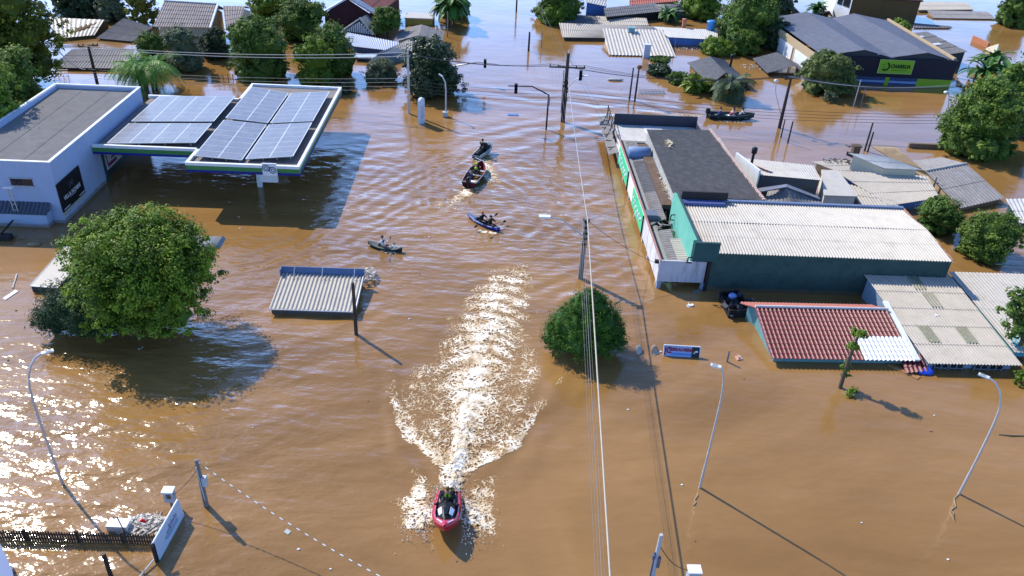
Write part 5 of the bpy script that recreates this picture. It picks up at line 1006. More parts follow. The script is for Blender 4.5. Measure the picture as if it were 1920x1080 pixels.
# palms and bananas
def frond_mesh(m, p, az, el, L_, w, droop, n=8, strips=True, leafw=.05):
    pts = []; q = Vector(p); d = Vector((cos(az)*cos(el), sin(az)*cos(el), sin(el)))
    for i in range(n+1): pts.append(q.copy()); d = (d+Vector((0, 0, -droop/n))).normalized(); q = q+d*L_/n
    side = Vector((-sin(az), cos(az), 0))
    if strips:
        for i in range(1, n):
            for s in (-1, 1):
                for h_ in (0, .5):
                    c = pts[i].lerp(pts[i+1], h_); ln = w*(sin(pi*(i+.5)/(n+.6))**.6); e = c+side*s*ln*.8+(pts[i+1]-pts[i]).normalized()*ln*.55+Vector((0, 0, -ln*.35)); t_ = (pts[i+1]-pts[i]).normalized()*leafw
                    m.add([c-t_, c+t_, e+t_*.3, e-t_*.3], [(0, 1, 2, 3)])
        m.tube(pts, [.035]*n+[.01], 4, cap=False)
    else:
        vs = []
        for i, c in enumerate(pts): ww = w*(max(.02, sin(pi*min(1, (i+.4)/(n+.5)))**.7)); vs += [c-side*ww+Vector((0, 0, ww*.35)), c, c+side*ww+Vector((0, 0, ww*.35))]
        m.add(vs, [(3*i, 3*i+1, 3*i+4, 3*i+3) for i in range(n)]+[(3*i+1, 3*i+2, 3*i+5, 3*i+4) for i in range(n)])
def plantmat(name, a, b_): return mat(name, a, .5, b_, 6)
def palm(name, label, b, h, nf, L_, w, mm, seed, strips=True, group=None, cat='palm', droop=1.6, lw=.05, stems=1):
    t = thing(name, label, cat, b, 0, group); rr = random.Random(seed); m = MB(); tr = MB()
    for s in range(stems):
        c = Vector((rr.uniform(-.5, .5)*(stems > 1)*stems*.35, rr.uniform(-.5, .5)*(stems > 1)*stems*.35, h*rr.uniform(.75, 1.05)))
        tr.tube([(c.x*.6, c.y*.6, -1.5), (c.x*.8, c.y*.8, c.z*.5), tuple(c)], [.16, .13, .1], 7)
        for k in range(nf): frond_mesh(m, c, 2*pi*k/nf+rr.uniform(-.3, .3), rr.uniform(.15, 1.25), L_*rr.uniform(.7, 1.1), w, droop*rr.uniform(.7, 1.3), strips=strips, leafw=lw)
    part('fronds', m, mm, t, False); part('trunk', tr, BARK, t, False); return t
PALM = plantmat('palm_leaf', (.14, .30, .04), .35); BAN = plantmat('banana_leaf', (.06, .14, .025), .4); PALMD = plantmat('dark_palm_leaf', (.05, .08, .03), .4)
b = g(278, 172); palm('palm', 'bright green bamboo-like palm drooping over the back of the shop roof', b, up(b, 278, 112)*.8, 20, 3.4, .8, PALM, 81, stems=6, droop=2.1, lw=.035)
b = g(1368, 184); palm('palm', 'drooping palm in the water below the dark gabled roof', b, 1.6, 20, 3.0, .8, PALMD, 82, stems=2, droop=2.2, lw=.08)
b = g(842, 48); palm('banana_plant', 'clump of banana plants and palms at the far left side of the main street', b, 3.0, 11, 3.2, .5, BAN, 83, strips=False, stems=6, droop=1.8, cat='banana plant')
ptree('dark tree mass behind the banana clump on the main street', 850, 36, -30, 70, LEAF_BRIGHT, 84, 3000, .45)
for lab, bx, by, sd in (('banana plant with upright leaves behind the tilted pole, nearest the brick wall', 1856, 128, 85), ('banana plant leaning over the water behind the tilted pole', 1838, 154, 86), ('banana plant beside the tall tree at the right edge', 1882, 158, 87)):
    palm('banana_plant', lab, g(bx, by), 1.5, 9, 2.8, .38, BAN, sd, strips=False, stems=3, droop=1.5, cat='banana plant', group='banana plants at the right edge')
palm('banana_plant', 'small banana plant with yellow-green leaves among the bushes in the water', g(1296, 172), .9, 8, 1.8, .25, plantmat('young_banana', (.14, .2, .02), .3), 88, strips=False, stems=2, droop=1.4, cat='banana plant')
for lab, bx, by, sd in (('garden plant with broad leaves before the far grey gable house, left', 1256, 42, 89), ('garden plant with broad leaves behind the store wall at the top', 1534, 28, 90)):
    palm('garden_plant', lab, g(bx, by), 1.0, 10, 2.2, .3, BAN, sd, strips=False, stems=4, droop=1.5, cat='plant')
# vine-wrapped trunk lower right
b = g(1575, 727); h = up(b, 1603, 632)
t = thing('tree_stump', 'leaning bare trunk wrapped in green vine in front of the red tile roof', 'tree', b)
m = MB(); m.tube([(0, 0, -1), (0, 0, 0), (.1, .25, h*.5), (.32, .5, h*.95)], [.13, .12, .11, .07], 8); part('trunk', m, BARK, t, False)
V, F, T = crown([(.33, .5, h*.93, .38, .38, .42), (.22, .4, h*.72, .3, .3, .38), (.62, .5, h*.97, .2, .2, .2), (.12, .22, h*.3, .26, .26, .5), (.2, .1, h*.2, .26, .22, .25)], 1700, .15, 91, .4, .6, 0, .4, .3)
o = nmesh('vine', V, F, LEAF_BRIGHT, {'tint': T}); o.parent = t
b = g(1597, 741); tree('sprig', 'small leafy sprig in the water at the foot of the vine-wrapped trunk', b, [(0, 0, .2, .32, .3, .25)], 260, .14, LEAF_BRIGHT, 92, .5, .6, cat='plant', k=0, r0=.02, shell=.2, nb=3)

# ================================================================== POLES, LAMPS, WIRES
def pole_at(name, label, bx, by, tx, ty, r, mm=WOODD, arms=(), cat='utility pole', lean=False, group=None):
    """upright or leaning pole with crossarms: (height fraction, half length, azimuth)"""
    p = g(bx, by); h = up(p, tx, ty); top = g(tx, ty, h)-p if lean else Vector((0, 0, h)); t = thing(name, label, cat, p, 0, group)
    m = MB(); m.tube([(0, 0, -1.5), tuple(top*.5), tuple(top)], [r*1.15, r, r*.75], 9); part('pole', m, mm, t, False)
    for f_, hl, az in arms:
        c = top*f_; d = Vector((cos(az), sin(az), 0)); m = MB(); m.box(c+Vector((0, 0, 0)), (2*hl, .11, .13), az); am = part('crossarm', m, WOODD, t, False)
        for s in (-.95, -.5, .5, .95):
            q = c+d*hl*s; m = MB(); m.lathe(q, [(.03, .06), (.06, .1), (.06, .2), (.03, .26)], 7); part('insulator', m, BLACK, am, False)
    t['_h'] = h; return t, p, p+top
tF, pF, topF = pole_at('utility_pole', 'tall dark utility pole with a wide crossarm and hanging traffic light at the junction', 1055, 228, 1066, 100, .2, WOODD, [(.8, 1.75, .02)])
rr = random.Random(2)
for k in range(22): m = MB(); z = rr.uniform(.28, .62)*6.9; a = rr.uniform(0, 6.28); m.box((.2*cos(a), .2*sin(a), z), (rr.uniform(.05, .2), rr.uniform(.05, .16), rr.uniform(.08, .35)), a); part('cable_clamp', m, BLACK, tF, False)
def traffic_head(parent, c, name='traffic_light'):
    m = MB(); m.box(c, (.3, .26, .95)); hd = part(name, m, BLACK, parent, False)
    m = MB()
    for k in (-1, 0, 1): m.lathe(Vector(c)+Vector((0, -.13, k*.29)), [(.11, 0), (.1, -.015)], 10, M=Matrix.Rotation(pi/2, 3, 'X')); m.box(Vector(c)+Vector((0, -.2, k*.29+.12)), (.24, .16, .02))
    part('lenses', m, mat('signal_lens', (.02, .03, .025), .3), hd, False); return hd
traffic_head(tF, (1.35, -.15, 6.94*.8-.75))
m = MB(); m.tube([(.1, 0, 3.4), (.8, -.1, 4.3), (1.6, -.2, 4.75)], .045, 6); am = part('lamp_arm', m, GALV, tF, False); m = MB(); m.box((1.8, -.22, 4.78), (.55, .2, .1), .1, 0, -.2); part('lamp_head', m, WHITE, am, False)
m = MB(); m.ball((.2, -.12, 5.75+.6), (.1, .1, .3), 8); m.tube([(.03, 0, 6.6), (.03, 0, 7.2)], .03, 5); part('top_insulator', m, WHITE, tF, False)
m = MB(); c = tF; m.tube([(-.25, 0, .9), (-.3, 0, 5.2)], .05, 6); part('riser_pipe', m, POLEC, tF, False)
# pole C with the street lamp over the road
tC, pC, topC = pole_at('utility_pole', 'grey concrete pole with a long lamp arm beside the white cable bundle', 1088, 522, 1098, 410, .17, POLEC)
hC = topC.z; m = MB(); e = g(1030, 407, hC*.98)-pC
m.tube([(-.1, 0, hC*.72), (-.6, 0, hC*.80), tuple(Vector((-.6, 0, hC*.80)).lerp(e, .55)+Vector((0, 0, .28))), tuple(e)], .045, 7); am = part('lamp_arm', m, GALV, tC, False)
m = MB(); m.box(e+Vector((-.3, 0, .02)), (.75, .3, .13)); m.ball(e+Vector((-.35, 0, -.05)), (.25, .13, .1), 8); part('lamp_head', m, mat('lamp_head_white', (.75, .77, .8), .35), am, False)
for k in range(5): m = MB(); m.box((0, -.17, hC*(.6+.09*k)), (.3, .12, .1)); part('pole_band', m, BLACK, tC, False)
m = MB(); m.box((0, 0, hC-.12), (.42, .42, .06)); part('pole_band', m, BLACK, tC, False)
pole_at('utility_pole', 'pale slim pole by the glossy dark tree', 767, 213, 765, 92, .13, GALV)
pole_at('utility_pole', 'dark leaning pole with a short crossarm behind the shop roof', 183, 158, 165, 84, .15, WOODD, [(.97, .9, .4)], lean=True)
tB, pB, topB = pole_at('utility_pole', 'dark pole with a pale forked top in front of the bushy tree by the store', 1461, 240, 1483, 144, .16, WOODD, [(.97, .8, .5)])
m = MB(); m.tube([(-.2, 0, 1.5), (-1.1, .3, 3.6), (-1.3, .3, 4.6)], .04, 6); am = part('lamp_arm', m, GALV, tB, False); m = MB(); m.ball((-1.3, .3, 4.75), (.24, .2, .17), 8); part('lamp_head', m, WHITE, am, False)
tA, pA, topA = pole_at('utility_pole', 'dark tilted pole with a white forked top beside the largest tree on the right', 1777, 257, 1806, 160, .17, WOODD, [(.97, .9, -.5)])
m = MB(); m.tube([(-.1, 0, 1.8), (-.9, .2, 3.0), (-1.2, .2, 4.2), (-1.5, .2, 4.55)], .045, 6); am = part('lamp_arm', m, GALV, tA, False); m = MB(); m.ball((-1.6, .2, 4.55), (.3, .2, .15), 8); part('lamp_head', m, WHITE, am, False)
for lab, bx, by, tx, ty, r in (('left of a pair of bare dark posts before the hedge plants in the water', 1180, 187, 1187, 127, .1), ('right of a pair of bare dark posts, carrying a brown nest of vine', 1190, 190, 1199, 124, .11),
        ('bare dark post left of the flat roofed house beside the pole reflection', 1464, 258, 1470, 224, .08), ('bare dark post rising from the water behind the flat roofed house', 1477, 268, 1490, 228, .09),
        ('taller of two dark posts at the corner of the cream walled house', 1621, 283, 1635, 230, .1), ('shorter of two dark posts at the corner of the cream walled house', 1627, 284, 1636, 247, .09),
        ('dark post standing in front of the palm in the water', 1356, 180, 1358, 136, .07), ('pale post at the right end of the dark gabled roof', 1389, 188, 1395, 134, .09),
        ('thin post on the far street left of the white corrugated roof', 1015, 90, 1017, 58, .06), ('thin pale post in the water right of the banana clump', 839, 70, 839, 22, .08),
        ('thin pale post in front of the blue long house', 1264, 96, 1269, 70, .05)):
    simple_pole('post', lab, bx, by, tx, ty, r, WOODD if 'dark' in lab.split(' post')[0] else POLEC, 'post')
q = g(1199, 126, 3.8); m = MB(); m.ball(q, (.3, .25, .25), 8); single('bird_nest', m, mat('dry_vine', (.2, .1, .06), .9, .4, 9), 'brown ball of dry vine on top of the right bare post', 'nest')
simple_pole('utility_pole', 'far dark pole on the main street ringed by bare vine', 991, 96, 994, 60, .14, WOODD, 'utility pole')
simple_pole('utility_pole', 'farthest thin dark pole on the main street at the top edge', 968, 22, 970, -30, .13, WOODD, 'utility pole')
p = g(1594, 240); simple_pole('post', 'white leaning post in the water left of the store sign reflection', 1600, 200, 1616, 150, .06, GALV, 'post'); simple_pole('post', 'thin grey post right of the white leaning post', 1612, 203, 1624, 164, .05, POLEC, 'post')
# lamp and traffic arms at the junction
p = g(836, 218); h = up(p, 831, 142); t = thing('street_lamp', 'slim bent street lamp with a small box at its foot near the pale totem sign', 'street lamp', p)
m = MB(); m.tube([(0, 0, -1), (0, 0, h*.6), (-.08, 0, h*.85), (-.4, 0, h)], [.09, .08, .07, .06], 7); part('pole', m, GALV, t, False); m = MB(); m.box((-.5, 0, h+.02), (.45, .2, .08), 0, 0, .6); part('lamp_head', m, WHITE, t, False)
m = MB(); m.box((-.05, -.1, .25), (.5, .4, .4)); m.box((-.05, -.1, .47), (.56, .46, .06)); part('control_box', m, mat('grey_box', (.45, .47, .5), .5), t, False)
p = g(843, 152); t = thing('traffic_signal', 'grey traffic light on a long arm reaching right from the glossy dark tree', 'traffic light', p)
h = up(p, 846, 126); a1, a2 = g(894, 116, h+.75)-p, g(935, 121, h+.7)-p
m = MB(); m.tube([(0, 0, -1), (0, 0, h*.7), (.3, 0, h+.1), (2.0, 0, h+.45), tuple(a1), tuple(a2)], [.1, .09, .08, .07, .06, .05], 7); part('arm', m, GALV, t, False); q = g(909.5, 119, h+.7)-p; traffic_head(t, q)
p = g(1024, 243); t = thing('traffic_signal', 'dark traffic light arm reaching left from a thin pole by the tall utility pole', 'traffic light', p)
h = up(p, 1027, 178); a1, a2 = g(998, 162, h+.45)-p, g(953, 161, h+.5)-p
m = MB(); m.tube([(0, 0, -1), (0, 0, h), (-.4, 0, h+.2), tuple(a1), tuple(a2)], [.09, .08, .07, .06, .05], 7); part('arm', m, DARK, t, False); q = g(967.5, 166, h+.4)-p; traffic_head(t, q); m = MB(); m.box((.05, -.05, h-.6), (.18, .16, .8)); part('control_box', m, mat('grey_box_dark', (.12, .14, .2), .5), t, False)
# totem
p = g(790, 231); h = up(p, 791, 183); t = thing('totem_sign', 'slim pale blue totem sign with a rounded top rising from the water', 'sign', p, radians(64))
prof = [(-.62, 0), (.62, 0)]; m = MB(); pts = [(-.62, -1), (-.62, h-.35)]+[(-.62+.62*(1-cos(pi*k/10)), h-.35+.35*sin(pi*k/10)) for k in range(1, 10)]+[(.62, h-.35), (.62, -1)]
n = len(pts); m.add([(x, -.17, z) for x, z in pts]+[(x, .17, z) for x, z in pts], [tuple(range(n)), tuple(range(n, 2*n))[::-1]]+[(i, i+n, (i+1) % n+n, (i+1) % n) for i in range(n)]); m.v = [(x*.72, y*.8, z) for x, y, z in m.v]; part('panel', m, mat('totem_white', (.6, .66, .74), .45), t, False)
m = MB(); m.box((0, -.145, h*.45), (.66, .02, h*.5)); part('face', m, mat('totem_face', (.45, .52, .62), .4), t, False)
# foreground lamps
def lamp(label, bx, by, hx, hy, r=.055):
    p = g(bx, by); h = up(p, hx, hy); h = max(5.5, h); e = g(hx, hy, h)-p; t = thing('street_lamp', label, 'street lamp', p, 0, 'curved foreground street lamps')
    e_ = Vector((e.x, e.y, 0)); pts = []
    for k in range(13):
        u = k/12; zz = h*(.0+.86*min(1, u/.72)) if u < .72 else h*(.86+.14*sin((u-.72)/.28*pi/2)); s = -.05*sin(pi*min(1, u/.8)) if u < .8 else 0
        f_ = 0 if u < .6 else ((u-.6)/.4)**1.8
        pts.append(tuple(e_*(f_+s)+Vector((0, 0, zz))))
    pts = [(0, 0, -1.5)]+pts; m = MB(); m.tube(pts, [r*1.2]*4+[r]*5+[r*.8]*5, 8); part('pole', m, GALV, t, False)
    d = e_.normalized() if e_.length > .1 else Vector((-1, 0, 0)); az = math.atan2(d.y, d.x); m = MB(); m.box(e+d*.18, (.46, .2, .06), az); hd = part('lamp_head', m, mat('led_grey', (.55, .57, .6), .4), t, False)
    m = MB(); m.box(e+d*.22+Vector((0, 0, .035)), (.22, .14, .02), az); part('heat_sink', m, mat('sink_grey', (.25, .26, .28), .5), hd, False); return t
lamp('curved street lamp rising over the sun glitter at the left', 118, 908, 80, 662)
lamp('curved street lamp right of the cables, its shadow running to the lower right', 1312, 914, 1350, 688)
lamp('curved street lamp at the right edge below the grey sheet shed', 1798, 926, 1853, 708)
# foreground posts
tE, pE, topE = pole_at('pole', 'short concrete pole with a small meter box by the blue billboard', 387, 948, 368, 862, .11, POLEC, cat='pole')
m = MB(); m.box((.16, .0, 1.55), (.2, .22, .5)); m.tube([(.05, -.14, .5), (-.02, -.14, 2.5)], .025, 5); part('meter_box', m, mat('pale_meter', (.45, .47, .5), .5), tE, False)
p = g(323, 950); t = thing('meter_post', 'white topped meter box on a post beside the blue billboard', 'meter box', p)
m = MB(); m.tube([(0, 0, -1), (0, 0, .4)], .07, 7); part('post', m, POLEC, t, False); m = MB(); m.box((0, 0, .72), (.42, .3, .62)); part('box', m, mat('meter_grey', (.35, .38, .42), .6), t, False); m = MB(); m.box((0, 0, 1.06), (.5, .4, .06)); part('lid', m, WHITE, t, False); m = MB(); m.box((.02, -.16, .78), (.2, .02, .24)); part('door', m, GLASS, t, False)
p = g(1222, 1086); tI, pI, topI = pole_at('pole', 'pale concrete pole at the bottom edge with grey conduits strapped to it', 1222, 1086, 1242, 1003, .1, mat('pale_pole', (.42, .43, .46), .8), cat='pole')
m = MB(); m.tube([(-.12, -.05, -.3), (-.11, -.03, 1.7)], .04, 6); m.box((.1, -.08, 1.2), (.12, .14, .6)); m.box((-.14, -.06, 1.5), (.12, .12, .25)); part('conduit', m, mat('dark_conduit', (.12, .13, .17), .6), tI, False)
p = g(1293, 1105); t = thing('meter_post', 'white lidded grey meter box at the bottom edge right of the pale pole', 'meter box', p)
hh = up(p, 1293, 1063); m = MB(); m.tube([(0, 0, -1), (0, 0, hh*.4)], .07, 7); part('post', m, POLEC, t, False); m = MB(); m.box((0, 0, hh*.65), (.48, .34, hh*.6)); part('box', m, mat('meter_grey', (.35, .38, .42), .6), t, False); m = MB(); m.box((0, 0, hh*.97), (.56, .44, .06)); part('lid', m, WHITE, t, False); m = MB(); m.box((.05, -.18, hh*.62), (.12, .02, .2)); part('door', m, GLASS, t, False)
m = MB(); q0 = topI+Vector((0, 0, -.6)); q1 = p+Vector((-.2, 0, hh*.9)); m.tube([q0.lerp(q1, u)+Vector((0, 0, -.35*sin(pi*u))) for u in np.linspace(0, 1, 9)], .018, 5); single('cable', m, WOODD, 'short brown cable sagging from the pale pole to the meter box at the bottom', 'cable')
simple_pole('post', 'thick dark post at the bottom left below the picket fence', 212, 1092, 199, 1036, .1, DARK, 'post')
simple_pole('post', 'short dark post with a crooked top above the floating orange-white scrap', 1363, 678, 1365, 657, .07, POLEC, 'post')
# picket fence
f0, f1 = g(-12, 1012), g(293, 1020); t = thing('picket_fence', 'dark picket fence half under water at the lower left', 'fence', f0.lerp(f1, .5))
d = (f1-f0); n = 62; m = MB(); rr = random.Random(6)
for k in range(n+1):
    q = f0+d*k/n; zt = .62+rr.uniform(-.05, .05); az = math.atan2(d.y, d.x); wv = d.normalized()*.038
    vs = [q-wv+Vector((0, 0, -.5)), q+wv+Vector((0, 0, -.5)), q+wv+Vector((0, 0, zt-.08)), q+Vector((0, 0, zt)), q-wv+Vector((0, 0, zt-.08))]; nn = Vector((-d.y, d.x, 0)).normalized()*.012
    m.add([v-nn for v in vs]+[v+nn for v in vs], [(0, 1, 2, 3, 4), (9, 8, 7, 6, 5)]+[(i, i+5, (i+1) % 5+5, (i+1) % 5) for i in range(5)])
part('pickets', m, WOODD, t)
for z in (.12, .4):
    m = MB(); m.box(f0.lerp(f1, .5)+Vector((0, .03, z)), (d.length, .03, .06), math.atan2(d.y, d.x)); part('rail', m, WOODD, t)
for u in (.2, .52, .8): m = MB(); q = f0.lerp(f1, u); m.box(q+Vector((0, .07, .0)), (.1, .1, 1.2)); part('post', m, WOODD, t)
# billboard
q0, q1 = g(299, 1050), g(345, 966); z1 = .95; t = thing('billboard', 'tilted blue-white billboard standing in the water at the end of the picket fence', 'billboard', q0.lerp(q1, .5))
dd = (q1-q0).normalized(); nn = Vector((dd.y, -dd.x, 0)); tl = -nn*.12
lo0, lo1, hi0, hi1 = q0+Vector((0, 0, -.3)), q1+Vector((0, 0, -.3)), q0+tl+Vector((0, 0, z1)), q1+tl+Vector((0, 0, z1))
m = MB(); m.add([p+nn*.05 for p in (lo0, lo1, hi1, hi0)]+[p-nn*.05 for p in (lo0, lo1, hi1, hi0)], [(0, 1, 2, 3), (7, 6, 5, 4), (0, 4, 5, 1), (1, 5, 6, 2), (2, 6, 7, 3), (3, 7, 4, 0)]); bb = part('panel', m, mat('billboard_face', (.5, .56, .66), .5, .04, 1), t)
m = MB(); m.tube([hi0+tl*.1, hi1+tl*.1], .05, 6); part('top_rail', m, WHITE, t)
m = MB(); m.box((lo0+hi0)/2-dd*.08, (.16, .1, 1.4), math.atan2(dd.y, dd.x)); part('end_frame', m, DARK, t)
INKG = mat('faded_lettering', (.13, .2, .34), .6); m = MB(); L_ = (q1-q0).length
def bb_rect(u0, u1, v0, v1):
    P = lambda u, v: lo0.lerp(lo1, u).lerp(hi0.lerp(hi1, u), v)+nn*.056
    m.add([P(u0, v0), P(u1, v0), P(u1, v1), P(u0, v1)], [(0, 1, 2, 3)])
for k in range(9): bb_rect(.5+k*.035, .522+k*.035, .66, .8+.05*(k % 3 == 0))
bb_rect(.36, .8, .46, .5)
for k in range(14): bb_rect(.3+k*.036, .322+k*.036, .54, .6)
for k in range(3): bb_rect(.4+k*.06, .44+k*.06, .62, .7)
part('lettering', m, INKG, bb)
m = MB(); a_ = q0+nn*.2; m.tube([a_+Vector((-.25, .15, .2)), a_+Vector((-.75, -1.1, .05))], .035, 6); single('batten', m, CONCL, 'thin white batten lying in the water at the foot of the blue billboard', 'batten')
m = MB(); m.tube([g(268, 1004, .25), g(318, 968, .55)], .04, 6); single('beam', m, POLEC, 'grey beam slanting across the rubbish behind the blue billboard', 'beam')
rubble('debris_pile', 'raft of pale floating rubbish trapped behind the picket fence and billboard', 'debris', g(268, 986, .0), 1.15, .6, 240, .12, 61)
m = MB(); m.ball(g(267, 977, .12), (.13, .1, .1), 9); m.ball(g(271, 978, .12), (.07, .07, .08), 7); single('bag', m, mat('red_plastic', (.55, .01, .01), .4), 'small bright red plastic bag on the rubbish raft', 'bag')
q = g(224, 990, 0); m = MB(); m.box(q+Vector((0, 0, .12)), (.85, .45, .34), -.03); m.box(q+Vector((0, .02, .3)), (.9, .5, .05), -.03); single('freezer', m, WHITE, 'white chest freezer floating behind the picket fence', 'freezer')
p = g(236, 1002); m = MB(); m.tube([p, (p.x-.15, p.y, 1.05)], .022, 6); m.tube([(p.x-.15, p.y, 1.05), (p.x-.3, p.y, .98)], .016, 5); m.tube([(p.x-.33, p.y, 1.08), (p.x-.3, p.y, .98)], .02, 5); single('antenna', m, DARK, 'thin bent metal rod standing beside the white chest freezer', 'rod')
z = 1.0; m = MB(); m.slab([g(-60, 1090, z), g(30, 1100, z), g(22, 1066, z), g(-6, 1006, z)], .08); t = thing('white_building_corner', 'corner of a white building at the very bottom left, its shade painted blue', 'roof', g(-10, 1090)); part('roof', m, mat('shade_blue', (.045, .11, .28), .5, .05), t)  # shaded side of a white building, its blue shade put into the colour
m = MB(); m.wallring([g(-58, 1092, z-.1), g(22, 1098, z-.1), g(16, 1066, z-.1), g(-8, 1012, z-.1)], -.4); part('wall', m, WALLW, t)
# JC sign and its floating discs
q0, q1 = g(1244, 668), g(1312, 672); z = .62; t = thing('sign_board', 'leaning blue JC workshop sign half sunk beside the round bush', 'sign', q0.lerp(q1, .5))
tilt = Vector((0, .3, 0)); a0, a1, a2, a3 = q0+Vector((0, 0, -.15)), q1+Vector((0, 0, -.15)), q1+tilt+Vector((0, 0, z)), q0+tilt+Vector((0, 0, z)); nn = (a1-a0).cross(a3-a0).normalized()
m = MB(); m.add([p for p in (a0, a1, a2, a3)]+[p-nn*.08 for p in (a0, a1, a2, a3)], [(0, 1, 2, 3), (7, 6, 5, 4), (0, 4, 5, 1), (1, 5, 6, 2), (2, 6, 7, 3), (3, 7, 4, 0)]); bd = part('panel', m, mat('sign_blue', (.3, .36, .6), .5, .05), t)
m = MB(); m.tube([a3, a2], .035, 6); m.tube([a0, a3], .03, 6); m.tube([a1, a2], .03, 6); part('frame', m, WHITE, t)
xd = (a1-a0).normalized(); yd = (a3-a0).normalized(); P = lambda u, v: a0.lerp(a1, u).lerp(a3.lerp(a2, u), v)+nn*.006
m = MB(); m.add([P(.76, .02), P(.985, .02), P(.985, .95), P(.78, .95)], [(0, 1, 2, 3)]); part('dark_picture', m, NAVY, bd)
m = MB(); m.add([P(.2, .3), P(.76, .3), P(.76, .46), P(.2, .46)], [(0, 1, 2, 3)]); part('blue_strip', m, mat('strip_blue', (.08, .25, .6), .5), bd)
m = MB(); m.ball(P(.9, .6), (.12, .02, .09), 8); m.ball(P(.84, .5), (.06, .02, .05), 8); part('picture', m, WHITE, bd)
RD = mat('sign_red', (.25, .01, .03), .5); text('lettering', 'JC', .52, P(.115, .62)+nn*.006, xd, yd, RD, bd, sx=.8, bold=.02); text('lettering', 'SERRALHERIA', .26, P(.48, .7)+nn*.006, xd, yd, RD, bd, sx=.92, bold=.012)
for lab, x, y, rz in (('tilted grey disc half sunk at the right of the round bush', 1199, 657, .4), ('tilted brown and white disc beside the left end of the JC sign', 1228, 657, .2)):
    q = g(x, y, .12); M_ = Matrix.Rotation(rz, 3, 'Z') @ Matrix.Rotation(radians(55), 3, 'X') @ Matrix.Rotation(.5, 3, 'Y'); m = MB(); m.lathe(q, [(.02, .1), (.22, .06), (.33, 0), (.34, -.02), (.22, .03), (.02, .06)], 16, M=M_); single('dish', m, mat('dish_grey', (.42, .38, .36), .5) if rz > .3 else mat('dish_brown', (.4, .3, .22), .5, .3, 6), lab, 'dish')
m = MB(); m.slab([g(1224, 663, .04), g(1226, 666, .04), g(1241, 659, .04), g(1239, 657, .04)], .04); single('plank', m, CONCL, 'short pale plank by the tilted brown and white disc', 'plank')
q = g(1385, 671, .05); m = MB(); m.box(q, (.34, .3, .1), .3, .2); m.box(q+Vector((-.03, .02, .08)), (.2, .2, .08), .6, .3); single('scrap', m, mat('orange_white', (.7, .42, .3), .7, .3, 9), 'floating orange and white scrap right of the short crooked post', 'scrap')
# long branch right edge, small floats
m = MB(); m.tube([g(1872, 814, .02), g(1895, 816, .05), g(1930, 817, .02)], .045, 6); single('branch', m, TAN, 'pale straight branch floating at the right edge below the lamp', 'branch')
m = MB(); m.slab([g(5, 559, .04), g(10, 562, .04), g(34, 546, .04), g(29, 543, .04)], .06); single('plank', m, WHITE, 'white plank floating left of the flooded box truck', 'plank')
m = MB(); m.tube([g(24, 540, .03), g(32, 514, .03)], .05, 6); single('plank', m, CONCL, 'thin pale pole floating above the white plank at the left edge', 'plank')
m = MB()
for x, y in ((2, 438), (6, 433), (10, 428)): q = g(x, y, .4); m.tube([q, q+Vector((.1, .9, .15))], .06, 6)
m.box(g(4, 446, .1), (1.3, .5, .5)); single('trolley', m, DARK, 'dark frame with white bars at the left edge below the pale shop wall', 'frame')
m = MB(); q = g(64, 458, .05); m.ball(q, (.5, .25, .12), 8); single('sack', m, TAN, 'tan sack floating below the front of the pale shop building', 'sack')
m = MB(); m.slab([g(1298, 546, .05), g(1302, 550, .05), g(1316, 545, .05), g(1311, 541, .05)], .05); single('plank', m, POLEC, 'grey plank in the shadow under the weathered end panel of the shop row', 'plank')
rubble('debris_pile', 'small white rubbish clump on the sunlit water below the weathered end panel', 'debris', g(1296, 574, 0), .35, .12, 12, .08, 71, WHITE)
m = MB(); m.slab([g(532, 997, .03), g(540, 1002, .03), g(546, 996, .03), g(538, 991, .03)], .05); single('scrap', m, mat('grey_green_card', (.4, .43, .4), .7), 'grey-green card floating beside the white wrapped cable', 'scrap')
for k, (x, y) in enumerate(((690, 752), (578, 488), (768, 598), (787, 513), (1178, 768), (1171, 606), (1395, 710), (805, 444), (797, 445), (450, 720), (474, 802), (1752, 779), (1745, 808), (1616, 980), (1778, 1049), (1303, 1014), (620, 1067), (560, 1030), (856, 1052), (1279, 909), (1108, 258), (1165, 168), (1010, 218), (735, 505), (15, 675), (20, 588), (20, 527), (30, 582), (117, 440), (450, 428))):
    m = MB(); q = g(x, y, .02); s = .03+.03*((k*7) % 5)/5; m.ball(q, (s*1.5, s, s*.7), 7); single('litter', m, WHITE if k % 3 else TAN, 'small pale scrap of litter floating alone on the open brown water', 'litter', 'small scraps floating on the open water')
for lab, P_ in (('loose twisted rope ends floating under the right edge lamp', [(1797, 927), (1789, 935), (1792, 950), (1782, 957), (1788, 962), (1790, 976), (1780, 960)]), ('small squiggle of rope floating under the middle lamp', [(1309, 928), (1302, 938), (1305, 942), (1300, 948)])):
    m = MB(); m.tube([g(x, y, .02) for x, y in P_], .03, 5); single('rope', m, CREAM, lab, 'rope')
# floating planks / shapes far
m = MB(); m.box(g(962, 215, .03), (1.1, .5, .06), .1); single('panel', m, mat('blue_panel', (.1, .2, .45), .5), 'flat blue panel floating near the traffic light pole', 'panel')
m = MB(); q = g(1154, 149, .1); m.ball(q, (1.0, .35, .15), 8); single('animal_shaped_debris', m, CONC, 'pale lump floating in the open water right of the crossarm pole', 'debris')
m = MB()
for k in range(20): m.box(g(1198+k*2.55, 171, .22), (.07, .05, .55))
m.box((g(1198, 171, .2)+g(1246, 171, .2))/2, ((g(1246, 171)-g(1198, 171)).length, .04, .06)); single('railing', m, CONCL, 'short pale railing showing above the water right of the pair of bare posts', 'railing')
m = MB()
for k in range(3): m.tube([g(100, 130+k*3, .6-.2*k), g(127, 131+k*3, .6-.2*k)], .03, 5)
for k in range(4): m.tube([g(100+9*k, 140, -.2), g(100+9*k, 140, .7)], .035, 5)
